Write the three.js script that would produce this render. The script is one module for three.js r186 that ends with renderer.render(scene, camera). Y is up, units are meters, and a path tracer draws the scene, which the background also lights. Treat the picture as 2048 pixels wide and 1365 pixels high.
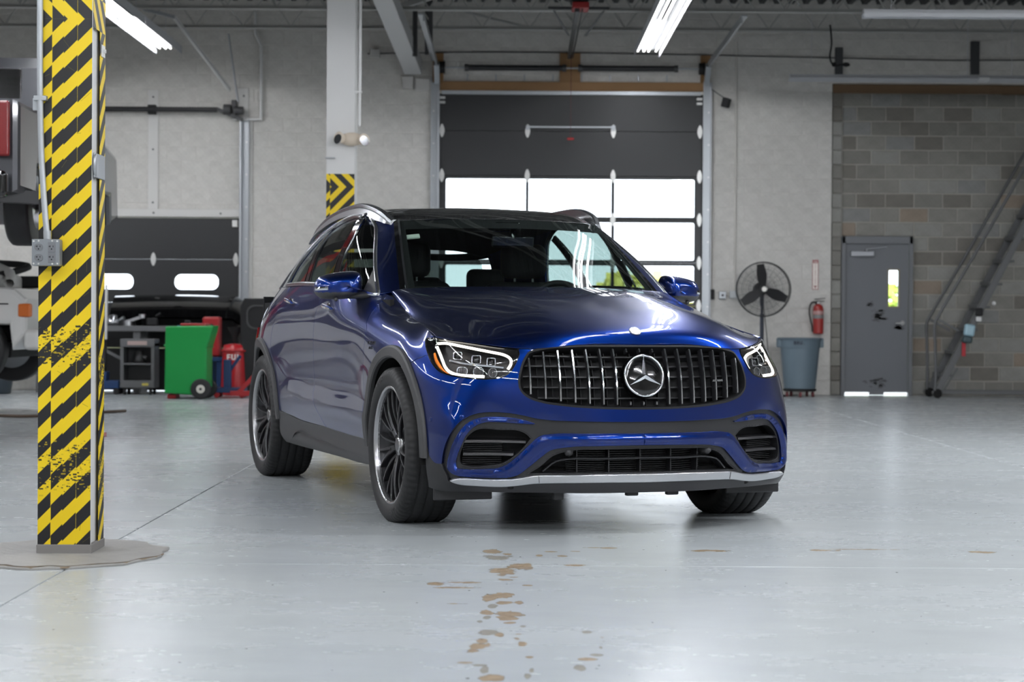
import * as THREE from 'three';
import { RoundedBoxGeometry } from 'three/addons/geometries/RoundedBoxGeometry.js';
import { TextGeometry } from 'three/addons/geometries/TextGeometry.js';
import { FontLoader } from 'three/addons/loaders/FontLoader.js';
import { mergeGeometries } from 'three/addons/utils/BufferGeometryUtils.js';
import { RectAreaLightUniformsLib } from 'three/addons/lights/RectAreaLightUniformsLib.js';

// ---------- camera, sky, light, exposure ----------
const scene = new THREE.Scene();
const FOCAL = 3982; // pixels of the 2048 x 1365 frame
const camera = new THREE.PerspectiveCamera(2 * Math.atan(1365 / 2 / FOCAL) * 180 / Math.PI, 2048 / 1365, 0.1, 400);
camera.position.set(0, 0.968, 0);
camera.rotation.set(-0.01118, 0, 0.0062, 'YXZ');
camera.focus = 9.3;
camera.userData.fStop = 4.2;
scene.add(camera);
const renderer = new THREE.WebGLRenderer({ antialias: true });
renderer.toneMapping = THREE.LinearToneMapping;
renderer.toneMappingExposure = 1;
renderer.shadowMap.enabled = true;
renderer.shadowMap.type = THREE.PCFSoftShadowMap;
RectAreaLightUniformsLib.init();
scene.background = new THREE.Color().setRGB(3.4, 3.7, 4.1); // bright overcast sky
const sun = new THREE.DirectionalLight(0xfff0d8, 16); // high sun from behind the building's street side
sun.position.set(-8, 20, 14); sun.target.position.set(0, 0, -40); sun.castShadow = true; sun.shadow.radius = 1;
Object.assign(sun.shadow.camera, { left: -40, right: 40, top: 40, bottom: -40, near: 0.5, far: 120 });
scene.add(sun, sun.target);
const TUBE_LIGHT = 62, CROSS_LIGHT = 260, TUBE_GLOW = 3; // light of the fluorescent tubes and what the eye sees of them
// ---------- smooth surfaces: a grid of measured points joined by natural cubic splines both ways ----------
function secondDerivs(t, y) {
  const n = t.length, c = new Array(n).fill(0), d = new Array(n).fill(0);
  for (let i = 1; i < n - 1; i++) {
    const a = (t[i] - t[i - 1]) / 6, b = (t[i + 1] - t[i - 1]) / 3, e = (t[i + 1] - t[i]) / 6;
    const r = (y[i + 1] - y[i]) / (t[i + 1] - t[i]) - (y[i] - y[i - 1]) / (t[i] - t[i - 1]), w = b - a * c[i - 1];
    c[i] = e / w; d[i] = (r - a * d[i - 1]) / w;
  }
  const m = new Array(n).fill(0);
  for (let i = n - 2; i > 0; i--) m[i] = d[i] - c[i] * m[i + 1];
  return m;
}
const seg = (t, x) => { let i = 0; while (i < t.length - 2 && x > t[i + 1]) i++; return i; };
function sp(t, y, m, i, x) {
  const h = t[i + 1] - t[i], a = (t[i + 1] - x) / h, b = 1 - a;
  return a * y[i] + b * y[i + 1] + ((a * a * a - a) * m[i] + (b * b * b - b) * m[i + 1]) * h * h / 6;
}
class Net {
  // rows[j][i] = [x,y,z]; sym: the first column lies on the mid plane x = 0 and the surface is mirrored there
  constructor(rows, { sym = false, disp = null, symEnd = false } = {}) {
    this.off = sym ? rows[0].length - 1 : 0;
    if (sym) rows = rows.map((r) => [...r.slice(1).reverse().map(([x, y, z]) => [-x, y, z]), ...r]);
    const nr = rows.length, nc = rows[0].length, D = (p, q) => Math.hypot(p[0] - q[0], p[1] - q[1], p[2] - q[2]);
    this.U = [0]; this.V = [0]; this.disp = disp;
    for (let i = 1; i < nc; i++) this.U.push(this.U[i - 1] + rows.reduce((s, r) => s + D(r[i], r[i - 1]), 0) / nr);
    if (sym) { const u0 = this.U[this.off]; this.U = this.U.map((u) => u - u0); }
    for (let j = 1; j < nr; j++) this.V.push(this.V[j - 1] + rows[0].reduce((s, _, i) => s + D(rows[j][i], rows[j - 1][i]), 0) / nc);
    this.P = [0, 1, 2].map((k) => rows.map((r) => r.map((p) => p[k])));
    this.Pu = this.P.map((g) => g.map((r) => secondDerivs(this.U, r)));
    this.Pv = this.P.map((g) => { const o = g.map((r) => r.slice()); for (let i = 0; i < nc; i++) secondDerivs(this.V, g.map((r) => r[i])).forEach((m, j) => (o[j][i] = m)); return o; });
    this.Pvu = this.Pv.map((g) => g.map((r) => secondDerivs(this.U, r)));
  }
  at(u, v) {
    const { U, V } = this, i = seg(U, u), j = seg(V, v), h = V[j + 1] - V[j], b = (v - V[j]) / h, a = 1 - b, q = h * h / 6, o = [0, 0, 0];
    for (let k = 0; k < 3; k++) {
      const f = (G, M, r) => sp(U, G[r], M[r], i, u);
      o[k] = a * f(this.P[k], this.Pu[k], j) + b * f(this.P[k], this.Pu[k], j + 1) + ((a * a * a - a) * f(this.Pv[k], this.Pvu[k], j) + (b * b * b - b) * f(this.Pv[k], this.Pvu[k], j + 1)) * q;
    }
    if (this.disp) this.disp(o, u, v);
    return o;
  }
  frame(u, v, e = 2e-4) {
    const p = this.at(u, v), a = this.at(u + e, v), a0 = this.at(u - e, v), b = this.at(u, v + e), b0 = this.at(u, v - e);
    const du = a.map((x, k) => (x - a0[k]) / (2 * e)), dv = b.map((x, k) => (x - b0[k]) / (2 * e));
    const n = [du[1] * dv[2] - du[2] * dv[1], du[2] * dv[0] - du[0] * dv[2], du[0] * dv[1] - du[1] * dv[0]], l = Math.hypot(...n) || 1;
    return { p, du, dv, n: n.map((x) => x / l) };
  }
  // (u, v) where two coordinates (axes a, b) of the surface take the values s, t
  inv(a, b, s, t, g) {
    let best = g, bd = 1e9;
    if (!g) for (let i = 0; i < this.U.length; i++) for (let j = 0; j < this.V.length; j++) for (const [du, dv] of [[0, 0], [0.5, 0.5]]) {
      const u = i + 1 < this.U.length ? this.U[i] + du * (this.U[i + 1] - this.U[i]) : this.U[i], v = j + 1 < this.V.length ? this.V[j] + dv * (this.V[j + 1] - this.V[j]) : this.V[j];
      if (this.guard && !this.guard(u, v)) continue;
      const p = this.at(u, v), d = Math.hypot(p[a] - s, p[b] - t);
      if (d < bd) { bd = d; best = [u, v]; }
    }
    let [u, v] = best;
    for (let k = 0; k < 30; k++) {
      const { p, du, dv } = this.frame(u, v), e = s - p[a], f = t - p[b], det = du[a] * dv[b] - dv[a] * du[b];
      if (Math.abs(det) < 1e-9) break;
      let su = (e * dv[b] - f * dv[a]) / det, sv = (f * du[a] - e * du[b]) / det; const m = Math.hypot(su, sv), c = m > 0.15 ? 0.15 / m : 1;
      u += su * c; v += sv * c;
      if (m < 1e-6) break;
    }
    return [u, v];
  }
}
// smooth closed or open curve through points; a point with a third entry 1 is a corner
function curve(pts, { closed = true, step = 0.02 } = {}) {
  const D = (p, q) => Math.hypot(p[0] - q[0], p[1] - q[1]), out = [];
  pts = pts.filter((p, i) => (i === 0 ? !closed || D(p, pts[pts.length - 1]) > 1e-4 : D(p, pts[i - 1]) > 1e-4));
  const n = pts.length;
  const P = (i) => (closed ? pts[(i + n) % n] : pts[Math.min(Math.max(i, 0), n - 1)]);
  for (let i = 0; i < (closed ? n : n - 1); i++) {
    const p1 = P(i), p2 = P(i + 1), p0 = p1[2] ? p1 : P(i - 1), p3 = p2[2] ? p2 : P(i + 2), L = D(p1, p2), k = Math.max(1, Math.ceil(L / step));
    const t1 = [0, 1].map((c) => { const d0 = D(p0, p1), d1 = L; return d0 < 1e-9 ? p2[c] - p1[c] : (((p1[c] - p0[c]) / d0 * d1 + (p2[c] - p1[c]) / d1 * d0) / (d0 + d1)) * L; });
    const t2 = [0, 1].map((c) => { const d0 = L, d1 = D(p2, p3); return d1 < 1e-9 ? p2[c] - p1[c] : (((p2[c] - p1[c]) / d0 * d1 + (p3[c] - p2[c]) / d1 * d0) / (d0 + d1)) * L; });
    for (let s = 0; s < k; s++) {
      const t = s / k, a = 2 * t ** 3 - 3 * t * t + 1, b = t ** 3 - 2 * t * t + t, c = -2 * t ** 3 + 3 * t * t, d = t ** 3 - t * t;
      out.push([0, 1].map((e) => a * p1[e] + b * t1[e] + c * p2[e] + d * t2[e]));
    }
  }
  if (!closed) out.push(pts[n - 1].slice(0, 2));
  return out;
}
// ---------- building helpers ----------
const V3 = (x, y, z) => new THREE.Vector3(x, y, z);
function rng(seed) { let s = seed >>> 0; return () => { s = (s + 0x6d2b79f5) | 0; let t = Math.imul(s ^ (s >>> 15), 1 | s); t = (t + Math.imul(t ^ (t >>> 7), 61 | t)) ^ t; return ((t ^ (t >>> 14)) >>> 0) / 4294967296; }; }
function rawGeo(pos, nor, uv, idx) {
  const g = new THREE.BufferGeometry();
  g.setAttribute('position', new THREE.Float32BufferAttribute(pos, 3));
  if (nor) g.setAttribute('normal', new THREE.Float32BufferAttribute(nor, 3));
  g.setAttribute('uv', new THREE.Float32BufferAttribute(uv || new Float32Array(pos.length / 3 * 2), 2));
  if (nor) for (let i = 0; i < idx.length; i += 3) { // turn each face the way its normals point
    const [a, b, c] = [idx[i] * 3, idx[i + 1] * 3, idx[i + 2] * 3], e = [0, 1, 2].map((k) => pos[b + k] - pos[a + k]), f = [0, 1, 2].map((k) => pos[c + k] - pos[a + k]);
    const n = [e[1] * f[2] - e[2] * f[1], e[2] * f[0] - e[0] * f[2], e[0] * f[1] - e[1] * f[0]];
    if ([0, 1, 2].reduce((q, k) => q + n[k] * (nor[a + k] + nor[b + k] + nor[c + k]), 0) < 0) { const t = idx[i]; idx[i] = idx[i + 1]; idx[i + 1] = t; }
  }
  g.setIndex(idx);
  if (!nor) g.computeVertexNormals();
  return g;
}
function merge(list) {
  list = list.flat(9).filter(Boolean).map((g) => {
    if (!g.attributes.uv) g.setAttribute('uv', new THREE.Float32BufferAttribute(new Float32Array(g.attributes.position.count * 2), 2));
    if (!g.index) g.setIndex([...Array(g.attributes.position.count).keys()]);
    for (const k of Object.keys(g.attributes)) if (!['position', 'normal', 'uv'].includes(k)) g.deleteAttribute(k);
    g.clearGroups();
    return g;
  });
  return list.length === 1 ? list[0] : mergeGeometries(list);
}
const used = {};
function numbered(n) { const k = (used[n] = (used[n] ?? -1) + 1); return k ? `${n}_${String(k).padStart(3, '0')}` : n; }
function part(name, geos, mat, parent, label) {
  const m = new THREE.Mesh(merge([geos]), mat);
  m.name = parent ? name : numbered(name);
  m.castShadow = m.receiveShadow = true;
  if (label) m.userData.label = label;
  (parent || scene).add(m);
  return m;
}
function tag(o, label, category, group) { o.userData.label = label; o.userData.category = category; if (group) o.userData.group = group; return o; }
function thing(name, label, category, [x, y, z] = [0, 0, 0], turn = 0, group) {
  const o = new THREE.Group(); o.name = numbered(name); scene.add(o); o.position.set(x, y, z); o.rotation.y = turn;
  return tag(o, label, category, group);
}
function struct(o, label, category) { o.userData.kind = 'structure'; if (label) o.userData.label = label; if (category) o.userData.category = category; return o; }
function copyOf(o, [x, y, z], label, turn) { const c = o.clone(); c.name = numbered(o.name.replace(/_\d+$/, '')); scene.add(c); c.position.set(x, y, z); if (turn !== undefined) c.rotation.y = turn; if (label) c.userData.label = label; return c; }
// boxes with small chamfers, bars, tubes
function box(w, h, d, x = 0, y = 0, z = 0, r = 0.004, seg = 1) {
  const rr = Math.min(r, w / 2.01, h / 2.01, d / 2.01);
  const g = rr > 0 ? new RoundedBoxGeometry(w, h, d, seg, rr) : new THREE.BoxGeometry(w, h, d);
  return g.translate(x, y, z);
}
function bar(a, b, r, seg = 10, r2) {
  const A = V3(...a), B = V3(...b), d = B.clone().sub(A), g = new THREE.CylinderGeometry(r2 ?? r, r, d.length(), seg);
  return g.applyQuaternion(new THREE.Quaternion().setFromUnitVectors(V3(0, 1, 0), d.normalize())).translate((a[0] + b[0]) / 2, (a[1] + b[1]) / 2, (a[2] + b[2]) / 2);
}
function beam(a, b, w, h, up = [0, 1, 0], r = 0.003) { // rectangular bar from a to b, h along up
  const A = V3(...a), B = V3(...b), Z = B.clone().sub(A), l = Z.length(); Z.normalize();
  const X = V3(...up).cross(Z).normalize(), Y = Z.clone().cross(X), g = box(w, h, l, 0, 0, 0, r);
  return g.applyMatrix4(new THREE.Matrix4().makeBasis(X, Y, Z)).translate((a[0] + b[0]) / 2, (a[1] + b[1]) / 2, (a[2] + b[2]) / 2);
}
function tube(pts, r, seg = 40, rad = 8, closed = false, tension) { return new THREE.TubeGeometry(new THREE.CatmullRomCurve3(pts.map((p) => V3(...p)), closed, 'catmullrom', tension ?? 0.5), seg, r, rad, closed); }
function pipe(pts, r, rad = 8) { return merge(pts.slice(1).map((p, i) => [bar(pts[i], p, r, rad), new THREE.SphereGeometry(r, rad, 6).translate(...p)])); }
function lathe(profile, seg = 32) { return new THREE.LatheGeometry(profile.map(([r, y]) => new THREE.Vector2(r, y)), seg); }
function disc(r, t, seg = 24, bev = 0) { return bev ? lathe([[0, t / 2], [r - bev, t / 2], [r, t / 2 - bev], [r, -t / 2 + bev], [r - bev, -t / 2], [0, -t / 2]], seg) : new THREE.CylinderGeometry(r, r, t, seg); }
function extrude(pts, depth, { holes = [], bevel = 0, curved = false, seg = 1 } = {}) {
  const S = (p, C) => { const s = new C(); p.forEach(([x, y], i) => (i ? s.lineTo(x, y) : s.moveTo(x, y))); s.closePath(); return s; };
  const s = S(pts, THREE.Shape); s.holes = holes.map((h) => S(h, THREE.Path));
  return new THREE.ExtrudeGeometry(s, { depth, bevelEnabled: bevel > 0, bevelThickness: bevel, bevelSize: bevel, bevelOffset: -bevel, bevelSegments: seg, curveSegments: 8 });
}
const roundRect = (w, h, r, n = 6, cx = 0, cy = 0) => { const o = []; for (const [sx, sy, a0] of [[1, 1, 0], [-1, 1, 1], [-1, -1, 2], [1, -1, 3]]) for (let i = 0; i <= n; i++) { const a = (a0 + i / n) * Math.PI / 2; o.push([cx + sx * (w / 2 - r) + r * Math.cos(a), cy + sy * (h / 2 - r) + r * Math.sin(a)]); } return o; };
function xf(g, { p = [0, 0, 0], r = [0, 0, 0], s = 1 } = {}) { return g.applyMatrix4(new THREE.Matrix4().compose(V3(...p), new THREE.Quaternion().setFromEuler(new THREE.Euler(...r, 'XYZ')), Array.isArray(s) ? V3(...s) : V3(s, s, s))); }
function mirrorX(g) {
  g = g.clone(); const p = g.attributes.position, n = g.attributes.normal, id = g.index.array;
  for (let i = 0; i < p.count; i++) { p.setX(i, -p.getX(i)); if (n) n.setX(i, -n.getX(i)); }
  for (let i = 0; i < id.length; i += 3) { const t = id[i]; id[i] = id[i + 1]; id[i + 1] = t; }
  return g;
}
// triangulation of a flat outline with holes: ear clipping, then inner points on a grid of size L, edges flipped to Delaunay
const area2 = (l) => l.reduce((s, p, i) => { const q = l[(i + 1) % l.length]; return s + p[0] * q[1] - q[0] * p[1]; }, 0);
function cdt(outer, holes, L) {
  outer = area2(outer) < 0 ? outer.slice().reverse() : outer; holes = holes.map((h) => (area2(h) > 0 ? h.slice().reverse() : h));
  const loops = [outer, ...holes], pts = loops.flat().map((p) => [p[0], p[1]]), nb = pts.length, M = 1 << 20, fixed = new Set();
  let o = 0; for (const l of loops) { for (let i = 0; i < l.length; i++) { const a = o + i, b = o + (i + 1) % l.length; fixed.add(a * M + b); fixed.add(b * M + a); } o += l.length; }
  const vec = (l) => l.map((p) => new THREE.Vector2(p[0], p[1])), E = new Map(), T = [];
  const orient = (a, b, c) => (pts[b][0] - pts[a][0]) * (pts[c][1] - pts[a][1]) - (pts[b][1] - pts[a][1]) * (pts[c][0] - pts[a][0]);
  const put = (t, a, b, c) => { T[t] = [a, b, c]; E.set(a * M + b, t); E.set(b * M + c, t); E.set(c * M + a, t); };
  for (const f of THREE.ShapeUtils.triangulateShape(vec(outer), holes.map(vec))) { const [a, b, c] = f, s = orient(a, b, c); if (Math.abs(s) < 1e-14) continue; s > 0 ? put(T.length, a, b, c) : put(T.length, a, c, b); }
  const inCircle = (a, b, c, d) => { const A = pts[a], B = pts[b], C = pts[c], D = pts[d], r = (P) => [P[0] - D[0], P[1] - D[1]], [ax, ay] = r(A), [bx, by] = r(B), [cx, cy] = r(C), a2 = ax * ax + ay * ay, b2 = bx * bx + by * by, c2 = cx * cx + cy * cy; return a2 * (bx * cy - by * cx) - b2 * (ax * cy - ay * cx) + c2 * (ax * by - ay * bx) > 1e-13; };
  const third = (t, a, b) => T[t].find((v) => v !== a && v !== b);
  function legal(stack) {
    let guard = 0;
    while (stack.length && guard++ < 4000) {
      const [a, b] = stack.pop(); if (fixed.has(a * M + b)) continue;
      const t = E.get(a * M + b), s = E.get(b * M + a); if (t === undefined || s === undefined) continue;
      const c = third(t, a, b), d = third(s, a, b); if (!inCircle(a, b, c, d)) continue;
      if (orient(a, d, c) <= 1e-13 || orient(d, b, c) <= 1e-13) continue;
      E.delete(a * M + b); E.delete(b * M + a); put(t, a, d, c); put(s, d, b, c);
      stack.push([a, d], [d, b], [b, c], [c, a]);
    }
  }
  for (let k = 0; k < 2; k++) for (let t = 0; t < T.length; t++) { const [a, b, c] = T[t]; legal([[a, b], [b, c], [c, a]]); }
  const xs = outer.map((p) => p[0]), ys = outer.map((p) => p[1]), x0 = Math.min(...xs), x1 = Math.max(...xs), y0 = Math.min(...ys), y1 = Math.max(...ys);
  const segs = loops.flatMap((l) => l.map((p, i) => [p, l[(i + 1) % l.length]]));
  let last = 0, row = 0;
  for (let y = y0 + L / 2; y < y1; y += L * 0.866, row++) for (let x = x0 + (row % 2 ? L / 2 : 0); x < x1; x += L) {
    let inside = false, near = false;
    for (const [p, q] of segs) {
      if ((p[1] > y) !== (q[1] > y) && x < (q[0] - p[0]) * (y - p[1]) / (q[1] - p[1]) + p[0]) inside = !inside;
      if (!near) { const dx = q[0] - p[0], dy = q[1] - p[1], t = Math.max(0, Math.min(1, ((x - p[0]) * dx + (y - p[1]) * dy) / (dx * dx + dy * dy || 1))); near = Math.hypot(p[0] + t * dx - x, p[1] + t * dy - y) < L * 0.45; }
    }
    if (!inside || near) continue;
    const v = pts.push([x, y]) - 1; let t = last, ok = false;
    for (let k = 0; k < 400 && t !== undefined; k++) { const [a, b, c] = T[t]; if (orient(a, b, v) < 0) t = E.get(b * M + a); else if (orient(b, c, v) < 0) t = E.get(c * M + b); else if (orient(c, a, v) < 0) t = E.get(a * M + c); else { ok = true; break; } }
    if (!ok) { t = T.findIndex(([a, b, c]) => orient(a, b, v) >= 0 && orient(b, c, v) >= 0 && orient(c, a, v) >= 0); if (t < 0) { pts.pop(); continue; } }
    const [a, b, c] = T[t]; if (orient(a, b, v) < 1e-12 || orient(b, c, v) < 1e-12 || orient(c, a, v) < 1e-12) { pts.pop(); continue; }
    put(t, a, b, v); put(T.length, b, c, v); put(T.length, c, a, v); last = t;
    legal([[a, b], [b, c], [c, a]]);
  }
  let st = 0; const rings = loops.map((l) => { const r = l.map((_, i) => st + i); st += l.length; return r; });
  return { pts, tris: T, rings };
}
function inset(loop, d) { // moves an outline inwards by d (holes: outwards from their middle)
  const ccw = area2(loop) > 0 ? 1 : -1, n = loop.length;
  return loop.map((p, i) => {
    const a = loop[(i + n - 1) % n], b = loop[(i + 1) % n], n1 = [-(p[1] - a[1]), p[0] - a[0]], n2 = [-(b[1] - p[1]), b[0] - p[0]], l1 = Math.hypot(...n1) || 1, l2 = Math.hypot(...n2) || 1;
    const m = [n1[0] / l1 + n2[0] / l2, n1[1] / l1 + n2[1] / l2], q = Math.max(0.7, (m[0] * m[0] + m[1] * m[1]) / 2);
    return [p[0] + ccw * d * m[0] / q, p[1] + ccw * d * m[1] / q];
  });
}
// a sheet cut out of a net by outlines in (u, v), lifted by off along the normal, with edges turned in by thick
function patch(net, outer, { holes = [], off = 0, thick = 0.012, L = 0.04, gap = 0.002, lift, round = 0.003 } = {}) {
  if (gap) { outer = inset(outer, gap); holes = holes.map((h) => inset(h, -gap)); }
  const { pts, tris, rings } = cdt(outer, holes, L), pos = [], nor = [], uv = [], idx = [];
  const F = pts.map(([u, v]) => {
    const f = net.frame(u, v), h = off + (lift ? lift(u, v) : 0);
    if (lift) { const e = 1e-3, g = (a, b) => lift(u + a, v + b), du = (g(e, 0) - g(-e, 0)) / (2 * e), dv = (g(0, e) - g(0, -e)) / (2 * e), A = f.du.map((x, k) => x + f.n[k] * du), B = f.dv.map((x, k) => x + f.n[k] * dv), n = V3(...A).cross(V3(...B)).normalize(); return { p: f.p.map((x, k) => x + f.n[k] * h), n: n.toArray(), m: f.n }; }
    return { p: f.p.map((x, k) => x + f.n[k] * h), n: f.n, m: f.n };
  });
  F.forEach((f, i) => { pos.push(...f.p); nor.push(...f.n); uv.push(...pts[i]); });
  for (const t of tris) idx.push(...t);
  if (thick) for (const ring of rings) {
    const n = ring.length, B = [];
    ring.forEach((v, i) => {
      const a = F[ring[(i + n - 1) % n]].p, b = F[ring[(i + 1) % n]].p, t = V3(b[0] - a[0], b[1] - a[1], b[2] - a[2]).normalize(), N = V3(...F[v].m), out = t.clone().cross(N).normalize(), P = V3(...F[v].p);
      const prof = round ? [[0, 0, 0], [0.7, 0.3, 0.75], [1, 1, 1.57]] : [[0, 0, 1.57]], w = round;
      const put = (o, d, ang) => { const q = P.clone().addScaledVector(out, o).addScaledVector(N, -d), m = N.clone().multiplyScalar(Math.cos(ang)).addScaledVector(out, Math.sin(ang)); pos.push(q.x, q.y, q.z); nor.push(m.x, m.y, m.z); uv.push(...pts[v]); return pos.length / 3 - 1; };
      const R = prof.map(([o, d, ang]) => put(o * w * 0.5, d * w * 0.5, ang)); R.push(put(round * 0.5, thick, 1.57)); B.push(R);
    });
    for (let i = 0; i < n; i++) { const a = B[i], b = B[(i + 1) % n]; for (let k = 0; k + 1 < a.length; k++) idx.push(a[k], a[k + 1], b[k], b[k], a[k + 1], b[k + 1]); }
  }
  return rawGeo(pos, nor, uv, idx);
}
// a profile [[across, out], ...] swept along a curve in (u, v) of a net
function strip(net, path, prof, { closed = false, off = 0, taper, smooth = false, cap = true } = {}) {
  const n = path.length, F = path.map(([u, v]) => net.frame(u, v)), rows = [];
  for (let i = 0; i < n; i++) {
    const a = F[closed ? (i + n - 1) % n : Math.max(0, i - 1)].p, b = F[closed ? (i + 1) % n : Math.min(n - 1, i + 1)].p, t = V3(b[0] - a[0], b[1] - a[1], b[2] - a[2]).normalize(), N = V3(...F[i].n), S = N.clone().cross(t).normalize(), P = V3(...F[i].p), k = taper ? taper(i / (n - 1)) : [1, 1];
    rows.push(prof.map(([x, y]) => P.clone().addScaledVector(S, x * k[0]).addScaledVector(N, y * k[1] + off)));
  }
  return sweep(rows, { closed, cap, smooth });
}
// rows of rings of points joined into a skin; ring: the profile is a closed loop
function sweep(rows, { closed = false, cap = true, smooth = false, ring = true } = {}) {
  const m = rows[0].length, n = rows.length, pos = [], idx = [], uv = [];
  const quads = ring ? m : m - 1;
  if (smooth) {
    rows.forEach((r, i) => r.forEach((p, j) => { pos.push(p.x, p.y, p.z); uv.push(i / n, j / m); }));
    for (let i = 0; i < (closed ? n : n - 1); i++) for (let j = 0; j < quads; j++) { const a = i * m + j, b = i * m + (j + 1) % m, c = ((i + 1) % n) * m + j, d = ((i + 1) % n) * m + (j + 1) % m; idx.push(a, c, b, b, c, d); }
  } else for (let j = 0; j < quads; j++) { // each side of the profile has its own smooth band
    const o = pos.length / 3;
    rows.forEach((r, i) => { const p = r[j], q = r[(j + 1) % m]; pos.push(p.x, p.y, p.z, q.x, q.y, q.z); uv.push(i / n, 0, i / n, 1); });
    for (let i = 0; i < (closed ? n : n - 1); i++) { const a = o + i * 2, b = a + 1, c = o + ((i + 1) % n) * 2, d = c + 1; idx.push(a, c, b, b, c, d); }
  }
  if (cap && ring && !closed) for (const [r, f] of [[rows[0], 1], [rows[n - 1], 0]]) { const o = pos.length / 3; const c = r.reduce((s, p) => s.add(p), V3(0, 0, 0)).divideScalar(m); r.forEach((p) => { pos.push(p.x, p.y, p.z); uv.push(0, 0); }); pos.push(c.x, c.y, c.z); uv.push(0, 0); for (let j = 0; j < m; j++) { const a = o + j, b = o + (j + 1) % m, e = o + m; f ? idx.push(a, b, e) : idx.push(b, a, e); } }
  return rawGeo(pos, null, uv, idx);
}
const FONT = await new FontLoader().loadAsync('fonts/droid/droid_sans_bold.typeface.json'), FONT_R = await new FontLoader().loadAsync('fonts/droid/droid_sans_regular.typeface.json');
function lettering(text, size, depth, font = FONT) { const g = new TextGeometry(text, { font, size, depth, curveSegments: 3, bevelEnabled: false }); g.computeBoundingBox(); const b = g.boundingBox; return g.translate(0, -b.min.y, 0); }
// ---------- materials ----------
const std = (color, roughness = 0.6, metalness = 0, more = {}) => new THREE.MeshStandardMaterial({ color, roughness, metalness, ...more });
const phys = (color, roughness, metalness, more) => new THREE.MeshPhysicalMaterial({ color, roughness, metalness, ...more });
const lin = (r, g, b) => new THREE.Color().setRGB(r, g, b);
const M = {
  paint: phys(lin(0.001, 0.02, 0.165), 0.32, 1, { clearcoat: 1, clearcoatRoughness: 0.015 }),
  blackGloss: phys(0x050506, 0.12, 0, { clearcoat: 1, clearcoatRoughness: 0.03 }),
  satinBlack: std(lin(0.018, 0.018, 0.02), 0.38), clad: std(lin(0.05, 0.05, 0.052), 0.5), dark: std(lin(0.006, 0.006, 0.007), 0.7), black: std(lin(0.003, 0.003, 0.003), 0.9),
  chrome: std(0xd8dade, 0.1, 1), satinChrome: std(0xb9bcc0, 0.24, 1), silver: std(lin(0.55, 0.56, 0.58), 0.3, 0.9), alu: std(lin(0.5, 0.51, 0.53), 0.32, 0.95),
  rubber: std(lin(0.014, 0.014, 0.015), 0.6), rim: std(lin(0.07, 0.07, 0.075), 0.32, 0.85), rimFace: std(lin(0.22, 0.22, 0.23), 0.28, 0.95), rimLip: std(lin(0.5, 0.5, 0.51), 0.25, 0.95),
  glass: phys(0xffffff, 0.0, 0, { transmission: 1, thickness: 0, ior: 1.5, color: lin(0.6, 0.68, 0.66) }), tint: phys(0xffffff, 0.0, 0, { transmission: 1, thickness: 0, ior: 1.5, color: lin(0.3, 0.36, 0.34) }),
  lens: phys(0xffffff, 0.0, 0, { transmission: 1, thickness: 0, ior: 1.45 }), roofGlass: phys(0x030303, 0.04, 0, { clearcoat: 1, clearcoatRoughness: 0.02 }),
  drl: std(0xffffff, 0.4, 0, { emissive: lin(1, 0.93, 0.8), emissiveIntensity: 2.2 }), amber: std(lin(0.75, 0.2, 0.01), 0.25, 0, { emissive: lin(1, 0.25, 0.01), emissiveIntensity: 0.12 }),
  mirrorGlass: std(0xcfd3d8, 0.02, 1), seat: std(lin(0.012, 0.012, 0.013), 0.65), cabin: std(lin(0.01, 0.01, 0.011), 0.85),
};
// ---------- fluorescent strip lights: trays whose side wings cut the light off 12 degrees below level ----------
const tubeMat = std(0xffffff, 0.5, 0, { emissive: lin(1, 0.98, 0.95), emissiveIntensity: TUBE_GLOW }), housing = std(lin(0.5, 0.51, 0.53), 0.5);
const white0 = std(lin(0.66, 0.66, 0.66), 0.5);
function stripShape(W, wing, tubes, L = 2.44) { // half width of the tray, height of its wings, places of the tubes
  const t = new THREE.Group();
  part('housing', [box(W * 0.84, 0.05, L, 0, 0.045, 0, 0.004), box(W * 2, 0.004, L, 0, 0.022, 0, 0), box(0.004, wing, L, -W, 0.03 - wing / 2, 0, 0), box(0.004, wing, L, W, 0.03 - wing / 2, 0, 0)], housing, t);
  for (const x of tubes) part('fluorescent_tube', bar([x, -0.002, -L / 2 + 0.03], [x, -0.002, L / 2 - 0.03], 0.012, 10), tubeMat, t);
  part('hanger', [bar([0, 0.07, -0.95], [0, 0.9, -0.95], 0.004, 6), bar([0, 0.07, 0.95], [0, 0.9, 0.95], 0.004, 6)], housing, t);
  return { t, tubes, L };
}
const wide = stripShape(0.155, 0.1, [-0.112, -0.038, 0.02, 0.112]), slim = stripShape(0.085, 0.046, [-0.045, 0.045]);
function hang({ t, tubes, L }, [x, y, z], turn, power, label, group) {
  const s = t.clone(); s.name = numbered('strip_light'); scene.add(s); s.position.set(x, y, z); s.rotation.y = turn; tag(s, label, 'strip light', group);
  tubes.forEach((d, i) => { // the tubes of either side shine across to the other side
    const q = i < tubes.length / 2 ? 1 : -1, e = [Math.cos(turn), -Math.sin(turn)], l = new THREE.RectAreaLight(0xf7faff, power, 0.024, L - 0.06), o = d + q * 0.0105;
    l.position.set(x + e[0] * o, y - 0.0125, z + e[1] * o); l.up.set(-e[1], 0, e[0]); l.lookAt(x + e[0] * (o + q), y - 1.0125, z + e[1] * (o + q)); l.name = 'strip_light_lamp'; scene.add(l);
  });
  return s;
}
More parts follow.
